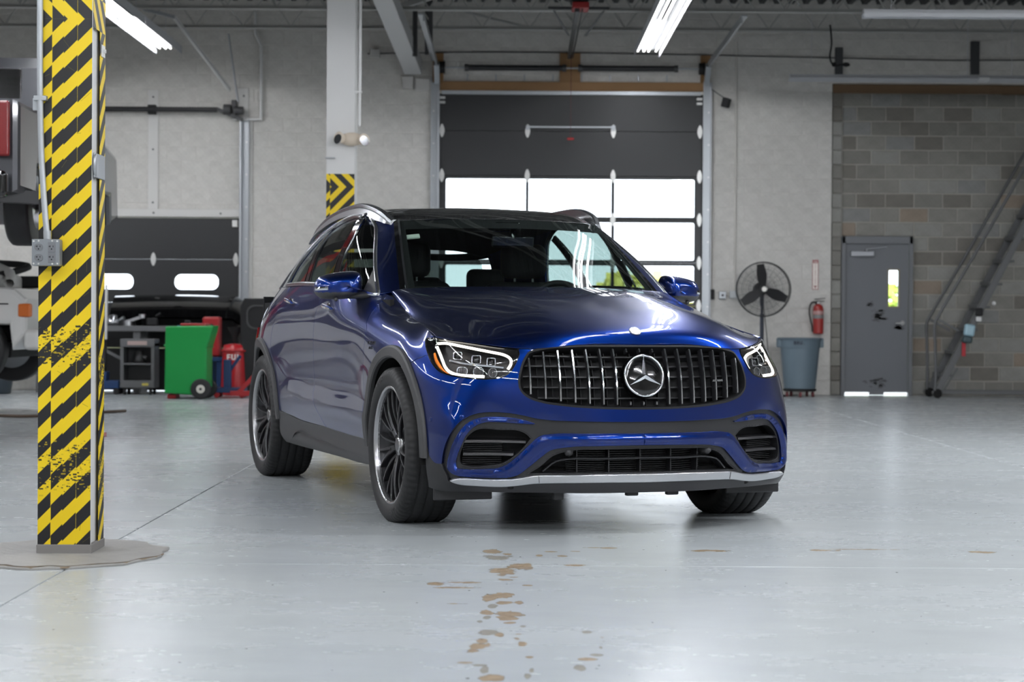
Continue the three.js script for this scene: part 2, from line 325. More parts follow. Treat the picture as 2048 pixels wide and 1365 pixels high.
for (const [x, l] of [[-4.25, 'in the left row'], [1.64, 'in the row right of the middle'], [-10, 'in the far left row']]) for (let k = 0; k < 10; k++) hang(wide, [x, 4.28, -24.6 + 1.22 + k * 2.46 + Math.floor(k / 2) * 0.4], 0, TUBE_LIGHT, k === 0 ? `four-tube strip light ${l}, nearest the back wall` : `four-tube strip light ${l}, under the roof`, 'four tube strip lights ' + l);
const dead = stripShape(0.07, 0.04, []); // two unlit rows in view on the right
for (const k of [0, 1]) for (const j of [0, 1]) { const s = dead.t.clone(); s.name = numbered('strip_light'); scene.add(s); s.position.set(3.36 + 1.22 + j * 2.44, 3.9, -24.3 + k * 5.1); s.rotation.y = Math.PI / 2; tag(s, `unlit strip light, ${['in the lower row by the bare block wall', 'in the upper row near the top'][k]}, ${['left', 'right'][j]} half`, 'strip light', 'unlit strip lights on the right'); part('end_cap', box(0.15, 0.05, 0.13, 0, 0.02, 1.14, 0.004), white0, s); }
for (const [x, zs, l] of [[4.6, [-14.1, -9, -3.9, 1.2], 'on the right'], [7.1, [-14.1, -9, -3.9, 1.2], 'far on the right'], [-1.4, [-5, 0, 4.5], 'in the middle'], [-7.4, [-21.5, -16.4, -11.3, -6.2, -1], 'on the left']]) for (const z of zs) hang(slim, [x, 3.98, z], Math.PI / 2, x > 0 ? CROSS_LIGHT * 1.9 : CROSS_LIGHT * 1.1, `slim strip light hung crosswise ${l} of the hall`, `slim cross lights ${l}`);
// ---------- textures ----------
const NS = 256, tile = (() => { // soft periodic noise, four octaves, 0..1
  const out = new Float32Array(NS * NS), r = rng(7); let amp = 0.5, tot = 0;
  for (let o = 0; o < 5; o++) {
    const n = 4 << o, g = Float32Array.from({ length: n * n }, () => r());
    for (let y = 0; y < NS; y++) for (let x = 0; x < NS; x++) { const fx = x / NS * n, fy = y / NS * n, ix = fx | 0, iy = fy | 0, a = fx - ix, b = fy - iy, s = a * a * (3 - 2 * a), t = b * b * (3 - 2 * b), G = (i, j) => g[((iy + j) % n) * n + (ix + i) % n]; out[y * NS + x] += amp * ((G(0, 0) * (1 - s) + G(1, 0) * s) * (1 - t) + (G(0, 1) * (1 - s) + G(1, 1) * s) * t); }
    tot += amp; amp *= 0.55;
  }
  return out.map((v) => v / tot);
})();
const noise = (x, y) => { x = ((x % 1) + 1) % 1 * NS; y = ((y % 1) + 1) % 1 * NS; const ix = x | 0, iy = y | 0, a = x - ix, b = y - iy, T = (i, j) => tile[((iy + j) % NS) * NS + (ix + i) % NS]; return (T(0, 0) * (1 - a) + T(1, 0) * a) * (1 - b) + (T(0, 1) * (1 - a) + T(1, 1) * a) * b; };
function dataTex(w, h, f, srgb = true, repeat) {
  const d = new Uint8Array(w * h * 4);
  for (let y = 0; y < h; y++) for (let x = 0; x < w; x++) { const c = f(x / w, y / h, x, y), o = (y * w + x) * 4; d[o] = c[0]; d[o + 1] = c[1]; d[o + 2] = c[2]; d[o + 3] = 255; }
  const t = new THREE.DataTexture(d, w, h); t.magFilter = THREE.LinearFilter; t.minFilter = THREE.LinearFilter; t.wrapS = t.wrapT = THREE.RepeatWrapping; if (srgb) t.colorSpace = THREE.SRGBColorSpace; if (repeat) t.repeat.set(...repeat); t.needsUpdate = true; return t;
}
const cl = (v) => Math.max(0, Math.min(255, v));
// floor paint: cool grey with long faint streaks and specks
const floorTone = (x, z) => { const a = noise(x * 0.11, z * 0.19) - 0.5, b = noise(x * 0.35 + 0.3, z * 1.9) - 0.5, c = noise(x * 2.1, z * 2.6) - 0.5; return [176 + a * 14 + b * 6 + c * 5, 181 + a * 13 + b * 6 + c * 5, 183 + a * 11 + b * 6 + c * 5]; };
const chipSpots = []; // [x, z, half width, half depth, tone]
{
  const crop = [[640, 185, 110, 25], [745, 205, 70, 14], [690, 228, 220, 30, 1], [840, 292, 150, 40], [720, 322, 170, 50], [720, 380, 120, 18], [790, 362, 80, 10], [250, 405, 130, 22], [420, 398, 300, 10], [440, 434, 330, 8], [710, 487, 150, 40], [615, 505, 90, 35], [720, 537, 120, 22], [825, 537, 90, 30], [640, 560, 60, 30, 1], [605, 605, 90, 35], [770, 610, 190, 35], [730, 640, 120, 30], [600, 640, 70, 30, 1], [555, 665, 60, 30, 1], [760, 675, 80, 12], [850, 700, 50, 18, 1], [610, 740, 110, 35, 1], [690, 755, 60, 30], [815, 752, 55, 10], [570, 800, 80, 35], [545, 830, 110, 40], [500, 870, 110, 40], [610, 830, 40, 30], [810, 785, 40, 20], [840, 820, 80, 45], [895, 912, 45, 14], [455, 948, 110, 14], [540, 965, 90, 12, 1], [590, 1000, 50, 40, 1], [640, 1055, 170, 50], [910, 1000, 40, 30, 1], [880, 1040, 50, 40, 1], [1285, 740, 80, 25, 1], [1390, 775, 50, 20, 1], [1385, 845, 40, 30, 1], [1350, 895, 70, 15, 1], [1270, 925, 120, 20], [1245, 985, 70, 35, 1], [375, 543, 140, 8], [880, 418, 80, 10], [1115, 217, 70, 12], [960, 212, 40, 12], [1040, 187, 70, 7], [1210, 185, 80, 6], [1330, 160, 130, 7], [1430, 162, 110, 7], [1195, 280, 120, 9], [2110, 180, 260, 14], [2900, 178, 180, 12], [3980, 190, 190, 14], [3200, 172, 400, 5]];
  // seen sizes turned into sizes on the floor in metres (the floor is seen from 0.97 m up)
  for (const [cx, cy, w, h, t] of crop) { const px = 800 + cx / 3.413 - 1024, py = 1050 + cy / 3.413 - 638 - 0.0062 * px, d = 3982 * 0.968 / py; chipSpots.push([px * d / 3982, -d, w / 3.413 * d / 3982 / 2, Math.max(0.006, h / 3.413 * d * d / (3982 * 0.968) / 2), t || 0]); }
}
const dots = (() => { const r = rng(31), l = []; for (let i = 0; i < 240; i++) l.push([-1.7 + r() * 4.5, -12.5 + r() * 8, 0.002 + r() * r() * 0.006, r()]); return l; })();
function slabTexture(x0, x1, z0, z1, w, h) {
  const near = chipSpots.filter(([x, z, a, b]) => x + a * 2 > x0 && x - a * 2 < x1 && z + b * 2 > z0 && z - b * 2 < z1);
  const grid = new Map(), key = (x, z) => Math.floor(x * 4) * 1000 + Math.floor(z * 4);
  for (const s of near) for (let x = s[0] - s[2] * 1.6; x < s[0] + s[2] * 1.6 + 0.25; x += 0.25) for (let z = s[1] - s[3] * 1.6; z < s[1] + s[3] * 1.6 + 0.25; z += 0.25) { const k = key(x, z); if (!grid.has(k)) grid.set(k, new Set()); grid.get(k).add(s); }
  const spots = new Map(); for (const s of dots) { const k = key(s[0], s[1]); if (!spots.has(k)) spots.set(k, []); spots.get(k).push(s); }
  return dataTex(w, h, (u, v) => {
    const x = x0 + u * (x1 - x0), z = z1 - v * (z1 - z0); let c = floorTone(x, z);
    const g = grid.get(key(x, z));
    if (g) for (const s of g) {
      const q = Math.hypot((x - s[0]) / s[2], (z - s[1]) / s[3]), n = (noise(x * 3.1 + s[0], z * 1.4) - 0.5) * 1.7 + (noise(x * 9, z * 5.3) - 0.5) * 1.1;
      if (q + n < 0.86) { const f = noise(x * 11, z * 11) * 40; c = s[4] ? [132 + f * 0.7, 128 + f * 0.7, 118 + f * 0.7] : [136 + f, 120 + f * 0.9, 98 + f * 0.8]; } else if (q + n < 0.93) c = [c[0] * 0.72, c[1] * 0.71, c[2] * 0.68];
    }
    const p = spots.get(key(x, z)); if (p) for (const s of p) if (Math.hypot(x - s[0], (z - s[1]) * 0.7) < s[2]) c = s[3] < 0.7 ? [92, 90, 88] : [196, 198, 198];
    return c.map(cl);
  });
}
const floorRough = dataTex(512, 512, (u, v) => { const n = noise(u * 1.0, v * 2.0) * 0.6 + noise(u * 5, v * 9) * 0.4, q = cl(255 * (0.22 + 0.1 * n)); return [q, q, q]; }, false);
const floorBump = dataTex(512, 512, (u, v) => { const q = cl(255 * (noise(u * 2, v * 2) * 0.6 + noise(u * 7, v * 7) * 0.4)); return [q, q, q]; }, false);
const tileTex = dataTex(1024, 1024, (u, v) => floorTone(u / 0.11 * 1.0, v / 0.19 * 1.0).map((q, i) => cl([176, 181, 183][i] + (noise(u, v) - 0.5) * 14 + (noise(u * 3, v * 9) - 0.5) * 7)));
// ---------- floor ----------
const floor = new THREE.Group(); floor.name = 'floor'; scene.add(floor); struct(floor, 'glossy light grey painted concrete floor with worn patches and joints', 'floor');
function slab(x0, x1, z0, z1, tex, name = 'floor_slab') {
  const g = box(x1 - x0 - 0.006, 0.2, z1 - z0 - 0.006, 0, 0, 0, 0.003), p = g.attributes.position, n = g.attributes.normal, uv = g.attributes.uv;
  const uw = (x1 - x0), uh = (z1 - z0);
  for (let i = 0; i < p.count; i++) uv.setXY(i, tex ? p.getX(i) / uw + 0.5 : (p.getX(i) + x0) / 9, tex ? 0.5 - p.getZ(i) / uh : (p.getZ(i) + z0) / 9);
  g.translate((x0 + x1) / 2, -0.1, (z0 + z1) / 2);
  const rr = floorRough.clone(), bb = floorBump.clone(); if (tex) { rr.repeat.set(uw / 3, uh / 3); bb.repeat.set(uw / 1.5, uh / 1.5); } else { rr.repeat.set(3, 3); bb.repeat.set(6, 6); }
  return part(name, g, new THREE.MeshStandardMaterial({ map: tex || tileTex, roughness: 1, roughnessMap: rr, bumpMap: bb, bumpScale: 0.0006 }), floor);
}
slab(-1.7, 2.3, -7.8, -4.5, slabTexture(-1.7, 2.3, -7.8, -4.5, 2048, 1400));
slab(-1.7, 3.4, -12.93, -7.8, slabTexture(-1.7, 3.4, -12.93, -7.8, 2048, 1600));
for (const [a, b, c, d] of [[-6.5, -1.7, -12.93, -4.5], [-12, -6.5, -12.93, -4.5], [2.3, 12, -7.8, -4.5], [3.4, 12, -12.93, -7.8], [-6.5, -1.7, -19.3, -12.93], [-12, -6.5, -19.3, -12.93], [-1.7, 3.4, -19.3, -12.93], [3.4, 12, -19.3, -12.93], [-12, -6.5, -26.1, -19.3], [-6.5, -1.7, -26.1, -19.3], [-1.7, 3.4, -26.1, -19.3], [3.4, 12, -26.1, -19.3], [-12, 0, -4.5, 7], [0, 12, -4.5, 7]]) slab(a, b, c, d, null);
part('floor_joint_bed', box(24, 0.05, 34, 0, -0.04, -9.5, 0), std(lin(0.03, 0.03, 0.03), 0.9), floor);

// ---------- walls of painted and bare concrete blocks ----------
const BW = 0.3753, BH = 0.1876, ZW = -25.9;
const blockTex = dataTex(256, 256, (u, v) => { const n = noise(u * 2, v * 2) * 26 + noise(u * 9, v * 9) * 14; const q = cl(212 + n); return [q, q, q]; });
const blockBump = dataTex(256, 256, (u, v) => { const q = cl(255 * (noise(u * 8, v * 8) * 0.5 + noise(u * 15.3, v * 15.3) * 0.5)); return [q, q, q]; }, false);
const paintTones = [[0.7, 0.68, 0.64], [0.695, 0.675, 0.635], [0.705, 0.685, 0.645], [0.69, 0.67, 0.63]].map((c) => new THREE.MeshStandardMaterial({ color: lin(...c), roughness: 0.6, map: blockTex, bumpMap: blockBump, bumpScale: 0.002 }));
const bareTones = [[0.3, 0.29, 0.262], [0.26, 0.25, 0.225], [0.34, 0.335, 0.31], [0.22, 0.205, 0.18], [0.33, 0.27, 0.215], [0.29, 0.29, 0.28]].map((c) => new THREE.MeshStandardMaterial({ color: lin(...c), roughness: 0.9, map: blockTex, bumpMap: blockBump, bumpScale: 0.004 }));
const paintMat = paintTones[0], mortarPaint = std(lin(0.62, 0.6, 0.56), 0.75), mortarBare = new THREE.MeshStandardMaterial({ color: lin(0.44, 0.42, 0.37), roughness: 0.95, map: blockTex });
function blockGeo(w, h, t = 0.03, c = 0.004, seed = 0) { // face, four chamfered edges, four sides
  const pos = [], uv = [], idx = [], q = (a, b, cc, d) => { const o = pos.length / 3; for (const p of [a, b, cc, d]) { pos.push(...p); uv.push(p[0] / 0.6 + seed * 0.37, p[1] / 0.6 + seed * 0.71); } idx.push(o, o + 1, o + 2, o, o + 2, o + 3); };
  const F = [[-w / 2 + c, -h / 2 + c, 0], [w / 2 - c, -h / 2 + c, 0], [w / 2 - c, h / 2 - c, 0], [-w / 2 + c, h / 2 - c, 0]], E = [[-w / 2, -h / 2, -c], [w / 2, -h / 2, -c], [w / 2, h / 2, -c], [-w / 2, h / 2, -c]], B = E.map((p) => [p[0], p[1], -t]);
  q(...F); for (let i = 0; i < 4; i++) { const j = (i + 1) % 4; q(E[i], E[j], F[j], F[i]); q(B[i], B[j], E[j], E[i]); }
  return rawGeo(pos, null, uv, idx);
}
// courses of blocks on a wall facing +z, leaving out openings
function courses(parent, x0, x1, y0, y1, z, { gap, chamfer, mats, holes, proud, seed, most, prefer, skip }) {
  const r = rng(seed), cells = [], geos = new Map();
  for (let row = 0, y = y0; y < y1 - 0.02; row++, y += BH) {
    const h = Math.min(BH, y1 - y) - gap; let x = x0 - (row % 2 ? BW / 2 : 0);
    for (; x < x1; x += BW) {
      const spans = [[Math.max(x, x0), Math.min(x + BW, x1)]];
      for (const [hx0, hx1, hy0, hy1] of holes) if (y + BH * 0.5 > hy0 && y + BH * 0.5 < hy1) for (let i = spans.length - 1; i >= 0; i--) { const [a, b] = spans[i]; if (a < hx1 && b > hx0) spans.splice(i, 1, ...[[a, hx0], [hx1, b]].filter(([p, q]) => q - p > 0.03)); }
      for (const [a, b] of spans) if (b - a > 0.03) cells.push({ x: (a + b) / 2, y: y + h / 2 + gap / 2, w: b - a - gap, h, k: r(), d: r(), s: Math.floor(r() * 5) });
    }
  }
  cells.sort((a, b) => prefer(b) - prefer(a));
  const rest = mats.map(() => []);
  cells.forEach((c, i) => {
    const m = Math.floor(c.k ** (skip || 1) * mats.length), key = [c.w.toFixed(2), c.h.toFixed(2), c.s].join();
    if (!geos.has(key)) geos.set(key, blockGeo(+c.w.toFixed(2), +c.h.toFixed(2), 0.03, chamfer, c.s));
    if (i < most) { const b = part('block', geos.get(key), mats[m], parent); b.position.set(c.x, c.y, z + proud * c.d); } else rest[m].push(geos.get(key).clone().translate(c.x, c.y, z + proud * c.d));
  });
  rest.forEach((l, m) => { if (l.length) part('blocks', l, mats[m], parent).userData.kind = 'stuff'; });
}
const wallBack = new THREE.Group(); wallBack.name = 'wall_back'; scene.add(wallBack); struct(wallBack, 'back wall of white painted concrete blocks with two overhead doors', 'wall');
const DOOR1 = [-0.96, 2.46, 0, 3.9], DOOR2 = [-5.97, -3.54, 0, 2.26], GREY = [4.143, 8.6, 0, 4.05], DOOR3 = [4.282, 5.205, 0, 2.07];
{ // the wall's body with its openings, in thick pieces
  const t = 0.24, z = ZW - t / 2 - 0.008, B = (x0, x1, y0, y1) => box(x1 - x0, y1 - y0, t, (x0 + x1) / 2, (y0 + y1) / 2, z, 0);
  part('wall_core', [B(-12, DOOR2[0], 0, 5.2), B(DOOR2[0], DOOR2[1], 2.26, 5.2), B(DOOR2[1], DOOR1[0], 0, 5.2), B(DOOR1[0], DOOR1[1], 3.9, 5.2), B(DOOR1[1], 4.143, 0, 5.2), B(4.143, 12, 4.05, 5.2), B(8.6, 12, 0, 4.05)], mortarPaint, wallBack);
  courses(wallBack, -12, 4.143, 0, 5.15, ZW - 0.004, { gap: 0.007, chamfer: 0.003, mats: paintTones, holes: [DOOR1, DOOR2], proud: 0.0015, seed: 5, most: 300, prefer: (c) => (c.x > -3.6 ? 10 : c.x > -6.6 ? 6 : 0) - Math.abs(c.y - 2.6) });
  courses(wallBack, 4.143, 12, 4.05, 5.15, ZW - 0.004, { gap: 0.007, chamfer: 0.003, mats: paintTones, holes: [], proud: 0.0015, seed: 6, most: 40, prefer: (c) => (c.x < 6.7 ? 1 : 0) });
}
const wallBare = new THREE.Group(); wallBare.name = 'wall_infill'; scene.add(wallBare); struct(wallBare, 'infilled section of bare grey concrete blocks around the grey metal door', 'wall');
{
  const z = ZW - 0.05, t = 0.2, B = (x0, x1, y0, y1) => box(x1 - x0, y1 - y0, t, (x0 + x1) / 2, (y0 + y1) / 2, z - t / 2 - 0.006, 0);
  part('wall_core', [B(4.143, DOOR3[0], 0, 4.05), B(DOOR3[0], DOOR3[1], 2.07, 4.05), B(DOOR3[1], 8.6, 0, 4.05)], mortarBare, wallBare);
  courses(wallBare, 4.285, 8.6, 0.003, 3.93, z, { gap: 0.014, chamfer: 0.006, mats: bareTones, holes: [DOOR3], proud: 0.006, seed: 11, most: 200, skip: 1.5, prefer: (c) => -Math.abs(c.x - 5.5) });
  const r = rng(3); for (let y = 0; y < 4.02; y += BH) { const c = part('jamb_block', blockGeo(0.125, BH - 0.008, 0.03, 0.006, Math.floor(r() * 5)), bareTones[Math.floor(r() * 4)], wallBare); c.position.set(4.215, y + BH / 2, ZW - 0.03 + r() * 0.012); }
  part('wood_lintel', [box(2.2, 0.115, 0.05, 5.25, 3.985, ZW - 0.01, 0.006), box(2.2, 0.115, 0.05, 7.45, 3.98, ZW - 0.014, 0.006)], std(lin(0.16, 0.1, 0.055), 0.85), wallBare, 'dirty brown wooden lintel');
}
function plainWall(name, g, label) { const w = struct(part(name, g, std(lin(0.36, 0.35, 0.33), 0.7)), label, 'wall'); return w; }
plainWall('wall_left', [box(0.24, 5.4, 33.4, -12.12, 2.7, -9.4, 0)], 'white painted side wall on the left');
plainWall('wall_right', [box(0.24, 5.4, 33.4, 12.12, 2.7, -9.4, 0)], 'white painted side wall on the right');
plainWall('wall_front', [box(24.5, 5.4, 0.24, 0, 2.7, 7.12, 0)], 'white painted wall behind the camera');
// ---------- roof deck, joists ----------
{
  const pts = [], P = 0.19; for (let x = -12.2; x < 12.2; x += P) pts.push([x, 0], [x + 0.06, 0], [x + 0.085, 0.06], [x + 0.165, 0.06]);
  const top = pts.slice().reverse().map(([x]) => [x, 0.1]); const deck = extrude([...pts, [top[0][0], 0.1], [-12.2, 0.1]], 33.6);
  struct(part('ceiling', deck.translate(0, 5.08, -26.3), std(lin(0.06, 0.06, 0.062), 0.7)), 'dark corrugated metal roof deck', 'ceiling');
  const j = thing('roof_joist', 'white open web roof joist running along the back wall just under the deck', 'joist', [0, 4.6, -25.05], 0, 'open web roof joists');
  const wm = std(lin(0.42, 0.42, 0.4), 0.6); j.userData.kind = 'structure';
  part('bottom_chord', [box(23.8, 0.045, 0.006, 0, 0.02, -0.02, 0), box(23.8, 0.006, 0.045, 0, 0, -0.04, 0), box(23.8, 0.045, 0.006, 0, 0.02, 0.02, 0), box(23.8, 0.006, 0.045, 0, 0, 0.04, 0)], wm, j);
  part('top_chord', [box(23.8, 0.045, 0.05, 0, 0.45, 0, 0)], wm, j);
  const web = []; for (let x = -11.8, k = 0; x < 11.7; x += 0.3, k++) web.push(bar([x, k % 2 ? 0.45 : 0.02, 0], [x + 0.3, k % 2 ? 0.02 : 0.45, 0], 0.011, 6)); part('web_rod', web, wm, j);
  for (let k = 1; k < 20; k++) { const c = copyOf(j, [0, 4.6, -25.05 + k * 1.55], k === 1 ? 'white open web roof joist second from the back wall, nearer the camera' : 'white open web roof joist high above the shop floor'); c.userData.kind = 'structure'; }
}
// ---------- outside ----------
struct(part('ground', box(120, 0.1, 70, 0, -0.12, -61.3, 0), std(lin(0.3, 0.33, 0.16), 0.95)), 'sunlit grass ground outside the doors', 'ground');
struct(part('apron', box(60, 0.1, 6, 0, -0.09, -29.3, 0), std(lin(0.5, 0.49, 0.46), 0.9)), 'pale concrete apron outside the doors', 'ground');
{
  const r = rng(17), leafM = [lin(0.42, 0.5, 0.1), lin(0.3, 0.42, 0.08), lin(0.5, 0.5, 0.14)].map((c) => phys(c, 0.8, 0, { transmission: 0.3, thickness: 0, side: THREE.DoubleSide }));
  for (let k = 0; k < 9; k++) {
    const x = -3 + k * 2.9 + r() * 0.2, z = -44 - (k % 2) * 4, h = 1.5 + r() * 1.3, b = thing('bush', `sunlit yellow green bush outside behind the overhead door windows`, 'bush', [x, -0.07, z], 0, 'bushes outside the windows');
    b.userData.label = 'sunlit yellow green bush outside, seen through the door and car windows';
    const cl2 = []; for (let i = 0; i < 420; i++) { const a = r() * 6.283, e = Math.acos(1 - r() * 1.25), q = 0.65 + 0.35 * r(), w = 1.4; const g = new THREE.PlaneGeometry(0.16 + r() * 0.16, 0.1 + r() * 0.1); g.rotateX(r() * 6).rotateY(r() * 6).translate(w * q * Math.sin(e) * Math.cos(a), h * 0.45 + h * 0.55 * q * Math.cos(e), w * q * Math.sin(e) * Math.sin(a)); cl2.push(g); }
    part('foliage', cl2, leafM[k % 3], b); part('stem', [bar([0, 0, 0], [0.1, h * 0.6, 0], 0.05, 6), bar([0, 0, 0], [-0.3, h * 0.5, 0.2], 0.04, 6)], std(lin(0.12, 0.09, 0.06), 0.9), b);
  }
}
// ---------- overhead doors and the grey metal door ----------
const doorMat = std(lin(0.012, 0.0125, 0.014), 0.42), galv = std(lin(0.42, 0.44, 0.46), 0.42, 0.75), hingeMat = std(lin(0.62, 0.62, 0.6), 0.35, 0.6), pane = phys(0xffffff, 0.0, 0, { transmission: 1, thickness: 0, ior: 1.5 });
const hingeGeo = (() => { const o = []; for (let i = 0; i <= 8; i++) { const t = i / 8, y = -0.085 + 0.17 * t; o.push([0.034 * Math.sin(Math.PI * (0.08 + 0.84 * t)), y]); } const l = o.map(([x, y]) => [-x, y]).reverse(); return merge([extrude([...o, ...l], 0.008, { bevel: 0.002 }), box(0.06, 0.012, 0.02, 0, 0, 0.006, 0.003)]); })();
function overheadDoor(name, label, [x0, x1, , y1], joints, glazed, hingeX) {
  const d = new THREE.Group(); d.name = name; scene.add(d); struct(d, label, 'door');
  const z = ZW + 0.05;
  for (let k = 0; k + 1 < joints.length; k++) {
    const [a, b] = [joints[k] + 0.001, joints[k + 1] - 0.001], holes = glazed(k, a, b);
    const s = part('door_section', extrude([[x0, a], [x1, a], [x1, b], [x0, b]], 0.05, { holes, bevel: 0.004 }).translate(0, 0, z - 0.05), doorMat, d);
    for (const h of holes) { const xs = h.map((p) => p[0]), ys = h.map((p) => p[1]), [l, r, t, u] = [Math.min(...xs), Math.max(...xs), Math.min(...ys), Math.max(...ys)]; part('pane', new THREE.PlaneGeometry(r - l + 0.01, u - t + 0.01).translate((l + r) / 2, (t + u) / 2, z - 0.03), pane, s); }
  }
  for (let k = 1; k + 1 < joints.length; k++) for (const x of hingeX) { const h = part('hinge', hingeGeo, hingeMat, d); h.position.set(x, joints[k], z + 0.004); }
  return d;
}
{
  const J = [0.01, 0.587, 1.146, 1.705, 2.264, 2.824, 3.406, 3.89];
  const d = overheadDoor('door_1', 'black overhead door with four rows of clear windows in the middle of the back wall', DOOR1, J, (k, a, b) => (k >= 1 && k <= 4 ? [[-0.868, 0.165], [0.205, 1.277], [1.319, 2.356]].map(([l, r]) => roundRect(r - l, b - a - 0.07, 0.02, 2, (l + r) / 2, (a + b) / 2 - 0.002)) : []), [-0.925, 0.185, 1.298, 2.42]);
  part('strut', [box(1.15, 0.022, 0.03, 0.737, 3.457, ZW + 0.075), box(0.05, 0.06, 0.03, 0.185, 3.45, ZW + 0.07), box(0.05, 0.06, 0.03, 1.298, 3.45, ZW + 0.07)], galv, d);
  part('top_bracket', [[-0.92, 3.83], [-0.92, 3.77], [2.41, 3.83], [2.41, 3.77]].map(([x, y]) => box(0.07, 0.03, 0.04, x, y, ZW + 0.07)), hingeMat, d);
  part('top_rail', box(3.36, 0.05, 0.03, 0.75, 3.9, ZW + 0.06), galv, d);
  const d2 = overheadDoor('door_2', 'black overhead door with rounded oval windows at the left', DOOR2, [0.01, 0.56, 1.15, 1.713, 2.25], (k, a, b) => (k === 2 ? [[-5.49, -4.921], [-4.388, -3.815]].map(([l, r]) => roundRect(r - l, 0.198, 0.085, 6, (l + r) / 2, 1.42)) : []), [-4.66, -3.59]);
  part('top_bracket', box(0.07, 0.09, 0.04, -3.6, 2.18, ZW + 0.07), hingeMat, d2);
  // tracks
  const track = (name, label, pts, x, s) => { const t = thing(name, label, 'door track'); part('vertical_track', [box(0.012, pts, 0.09, x, pts / 2, ZW + 0.08, 0.002), box(0.09, pts, 0.012, x + s * 0.045, pts / 2, ZW + 0.03, 0.002), box(0.012, pts, 0.05, x + s * 0.09, pts / 2, ZW + 0.055, 0.002), box(0.02, pts, 0.012, x - s * 0.01, pts / 2, ZW + 0.12, 0.002)], galv, t); part('track_bolt', Array.from({ length: 9 }, (_, i) => disc(0.012, 0.012, 8).rotateX(Math.PI / 2).translate(x + s * 0.06, 0.3 + i * 0.42, ZW + 0.04)), hingeMat, t); return t; };
  const tl = track('door_track', 'galvanised vertical track left of the big windowed door', 4.1, -0.975, -1), tr = track('door_track', 'galvanised vertical track right of the big windowed door', 4.05, 2.475, 1);
  for (const [t, x, s] of [[tl, -0.99, -1], [tr, 2.5, 1]]) part('overhead_track', [beam([x, 4.02, ZW + 0.1], [x, 4.24, ZW + 0.32], 0.07, 0.07), beam([x, 4.24, ZW + 0.3], [x, 4.27, ZW + 4.0], 0.02, 0.08), beam([x + s * 0.03, 4.28, ZW + 0.3], [x + s * 0.03, 4.31, ZW + 4.0], 0.07, 0.02)], galv, t);
  const t2 = track('door_track', 'galvanised vertical track right of the left door with oval windows', 3.55, -3.52, 1); part('jamb_strip', box(0.07, 3.5, 0.02, -3.42, 1.76, ZW + 0.012), std(lin(0.66, 0.65, 0.62), 0.6), t2);
  // wooden header, torsion springs and opener
  const wood = std(lin(0.27, 0.15, 0.065), 0.75), hd = thing('door_header', 'brown wooden header board with upright blocks above the windowed door', 'header');
  part('header_board', box(3.46, 0.115, 0.045, 0.75, 3.99, ZW + 0.024, 0.004), wood, hd); for (const [x, w, y0, y1] of [[-0.98, 0.14, 4.03, 4.41], [0.73, 0.27, 4.04, 4.42], [2.49, 0.13, 4.05, 4.4]]) part('bearing_block', box(w, y1 - y0, 0.05, x, (y0 + y1) / 2, ZW + 0.027, 0.004), wood, hd);
  part('header_bolt', Array.from({ length: 8 }, (_, i) => box(0.02, 0.09, 0.012, -0.6 + i * 0.37, 4.1, ZW + 0.02, 0.003)), galv, hd);
  for (const [x0, x1, l] of [[-0.62, 0.665, 'black torsion spring left of the wooden centre block'], [0.85, 2.11, 'black torsion spring right of the wooden centre block']]) { const s = thing('torsion_spring', l, 'spring'); const w = []; const n = 70, prof = []; for (let i = 0; i <= n; i++) for (const [t, q] of [[0, 0.034], [0.5, 0.039]]) prof.push([q, (x1 - x0) * (i + t) / (n + 0.5)]); part('coil', lathe(prof, 14).rotateZ(-Math.PI / 2).translate(x0, 4.215, ZW + 0.12), std(lin(0.012, 0.012, 0.014), 0.5), s); part('spring_cone', [disc(0.045, 0.05, 16).rotateZ(Math.PI / 2).translate(x0 + 0.01, 4.215, ZW + 0.12), disc(0.045, 0.05, 16).rotateZ(Math.PI / 2).translate(x1 - 0.01, 4.215, ZW + 0.12)], M.clad, s); }
  const sh = thing('spring_shaft', 'thin steel shaft with cable drums above the windowed door', 'shaft'); part('shaft', bar([-0.97, 4.215, ZW + 0.12], [2.47, 4.215, ZW + 0.12], 0.011), galv, sh); for (const x of [-0.93, 2.43]) part('cable_drum', [disc(0.075, 0.07, 20).rotateZ(Math.PI / 2).translate(x, 4.215, ZW + 0.12), disc(0.085, 0.012, 20).rotateZ(Math.PI / 2).translate(x + 0.035, 4.215, ZW + 0.12)], M.dark, sh);
  const op = thing('door_opener', 'black motor opener with red cover on a steel rail above the windowed door', 'door opener');
  part('motor', [box(0.2, 0.24, 0.34, 0.75, 4.71, -22.9, 0.02), box(0.12, 0.16, 0.3, 0.9, 4.72, -22.85, 0.02), xf(disc(0.07, 0.2, 16), { r: [Math.PI / 2, 0, 0], p: [0.62, 4.7, -22.9] })], M.dark, op); part('cover', box(0.19, 0.07, 0.36, 0.76, 4.55, -22.88, 0.01), std(lin(0.3, 0.012, 0.012), 0.5), op);
  part('rail', [beam([0.72, 4.5, -22.75], [0.72, 4.36, ZW + 0.1], 0.05, 0.05), beam([0.78, 4.5, -22.75], [0.76, 4.36, ZW + 0.1], 0.01, 0.04)], M.clad, op); part('hanger', [beam([0.45, 4.62, -23.4], [0.66, 4.38, -24.0], 0.03, 0.006), beam([1.08, 4.62, -23.4], [0.86, 4.38, -24.0], 0.03, 0.006), beam([0.4, 4.62, -23.4], [1.12, 4.62, -23.4], 0.03, 0.03)], M.clad, op); part('release_cord', bar([0.735, 4.4, ZW + 0.35], [0.735, 3.3, ZW + 0.35], 0.004, 6), std(lin(0.08, 0.02, 0.02), 0.7), op); part('release_handle', box(0.09, 0.03, 0.03, 0.735, 3.28, ZW + 0.35, 0.012), std(lin(0.4, 0.02, 0.02), 0.5), op);
}
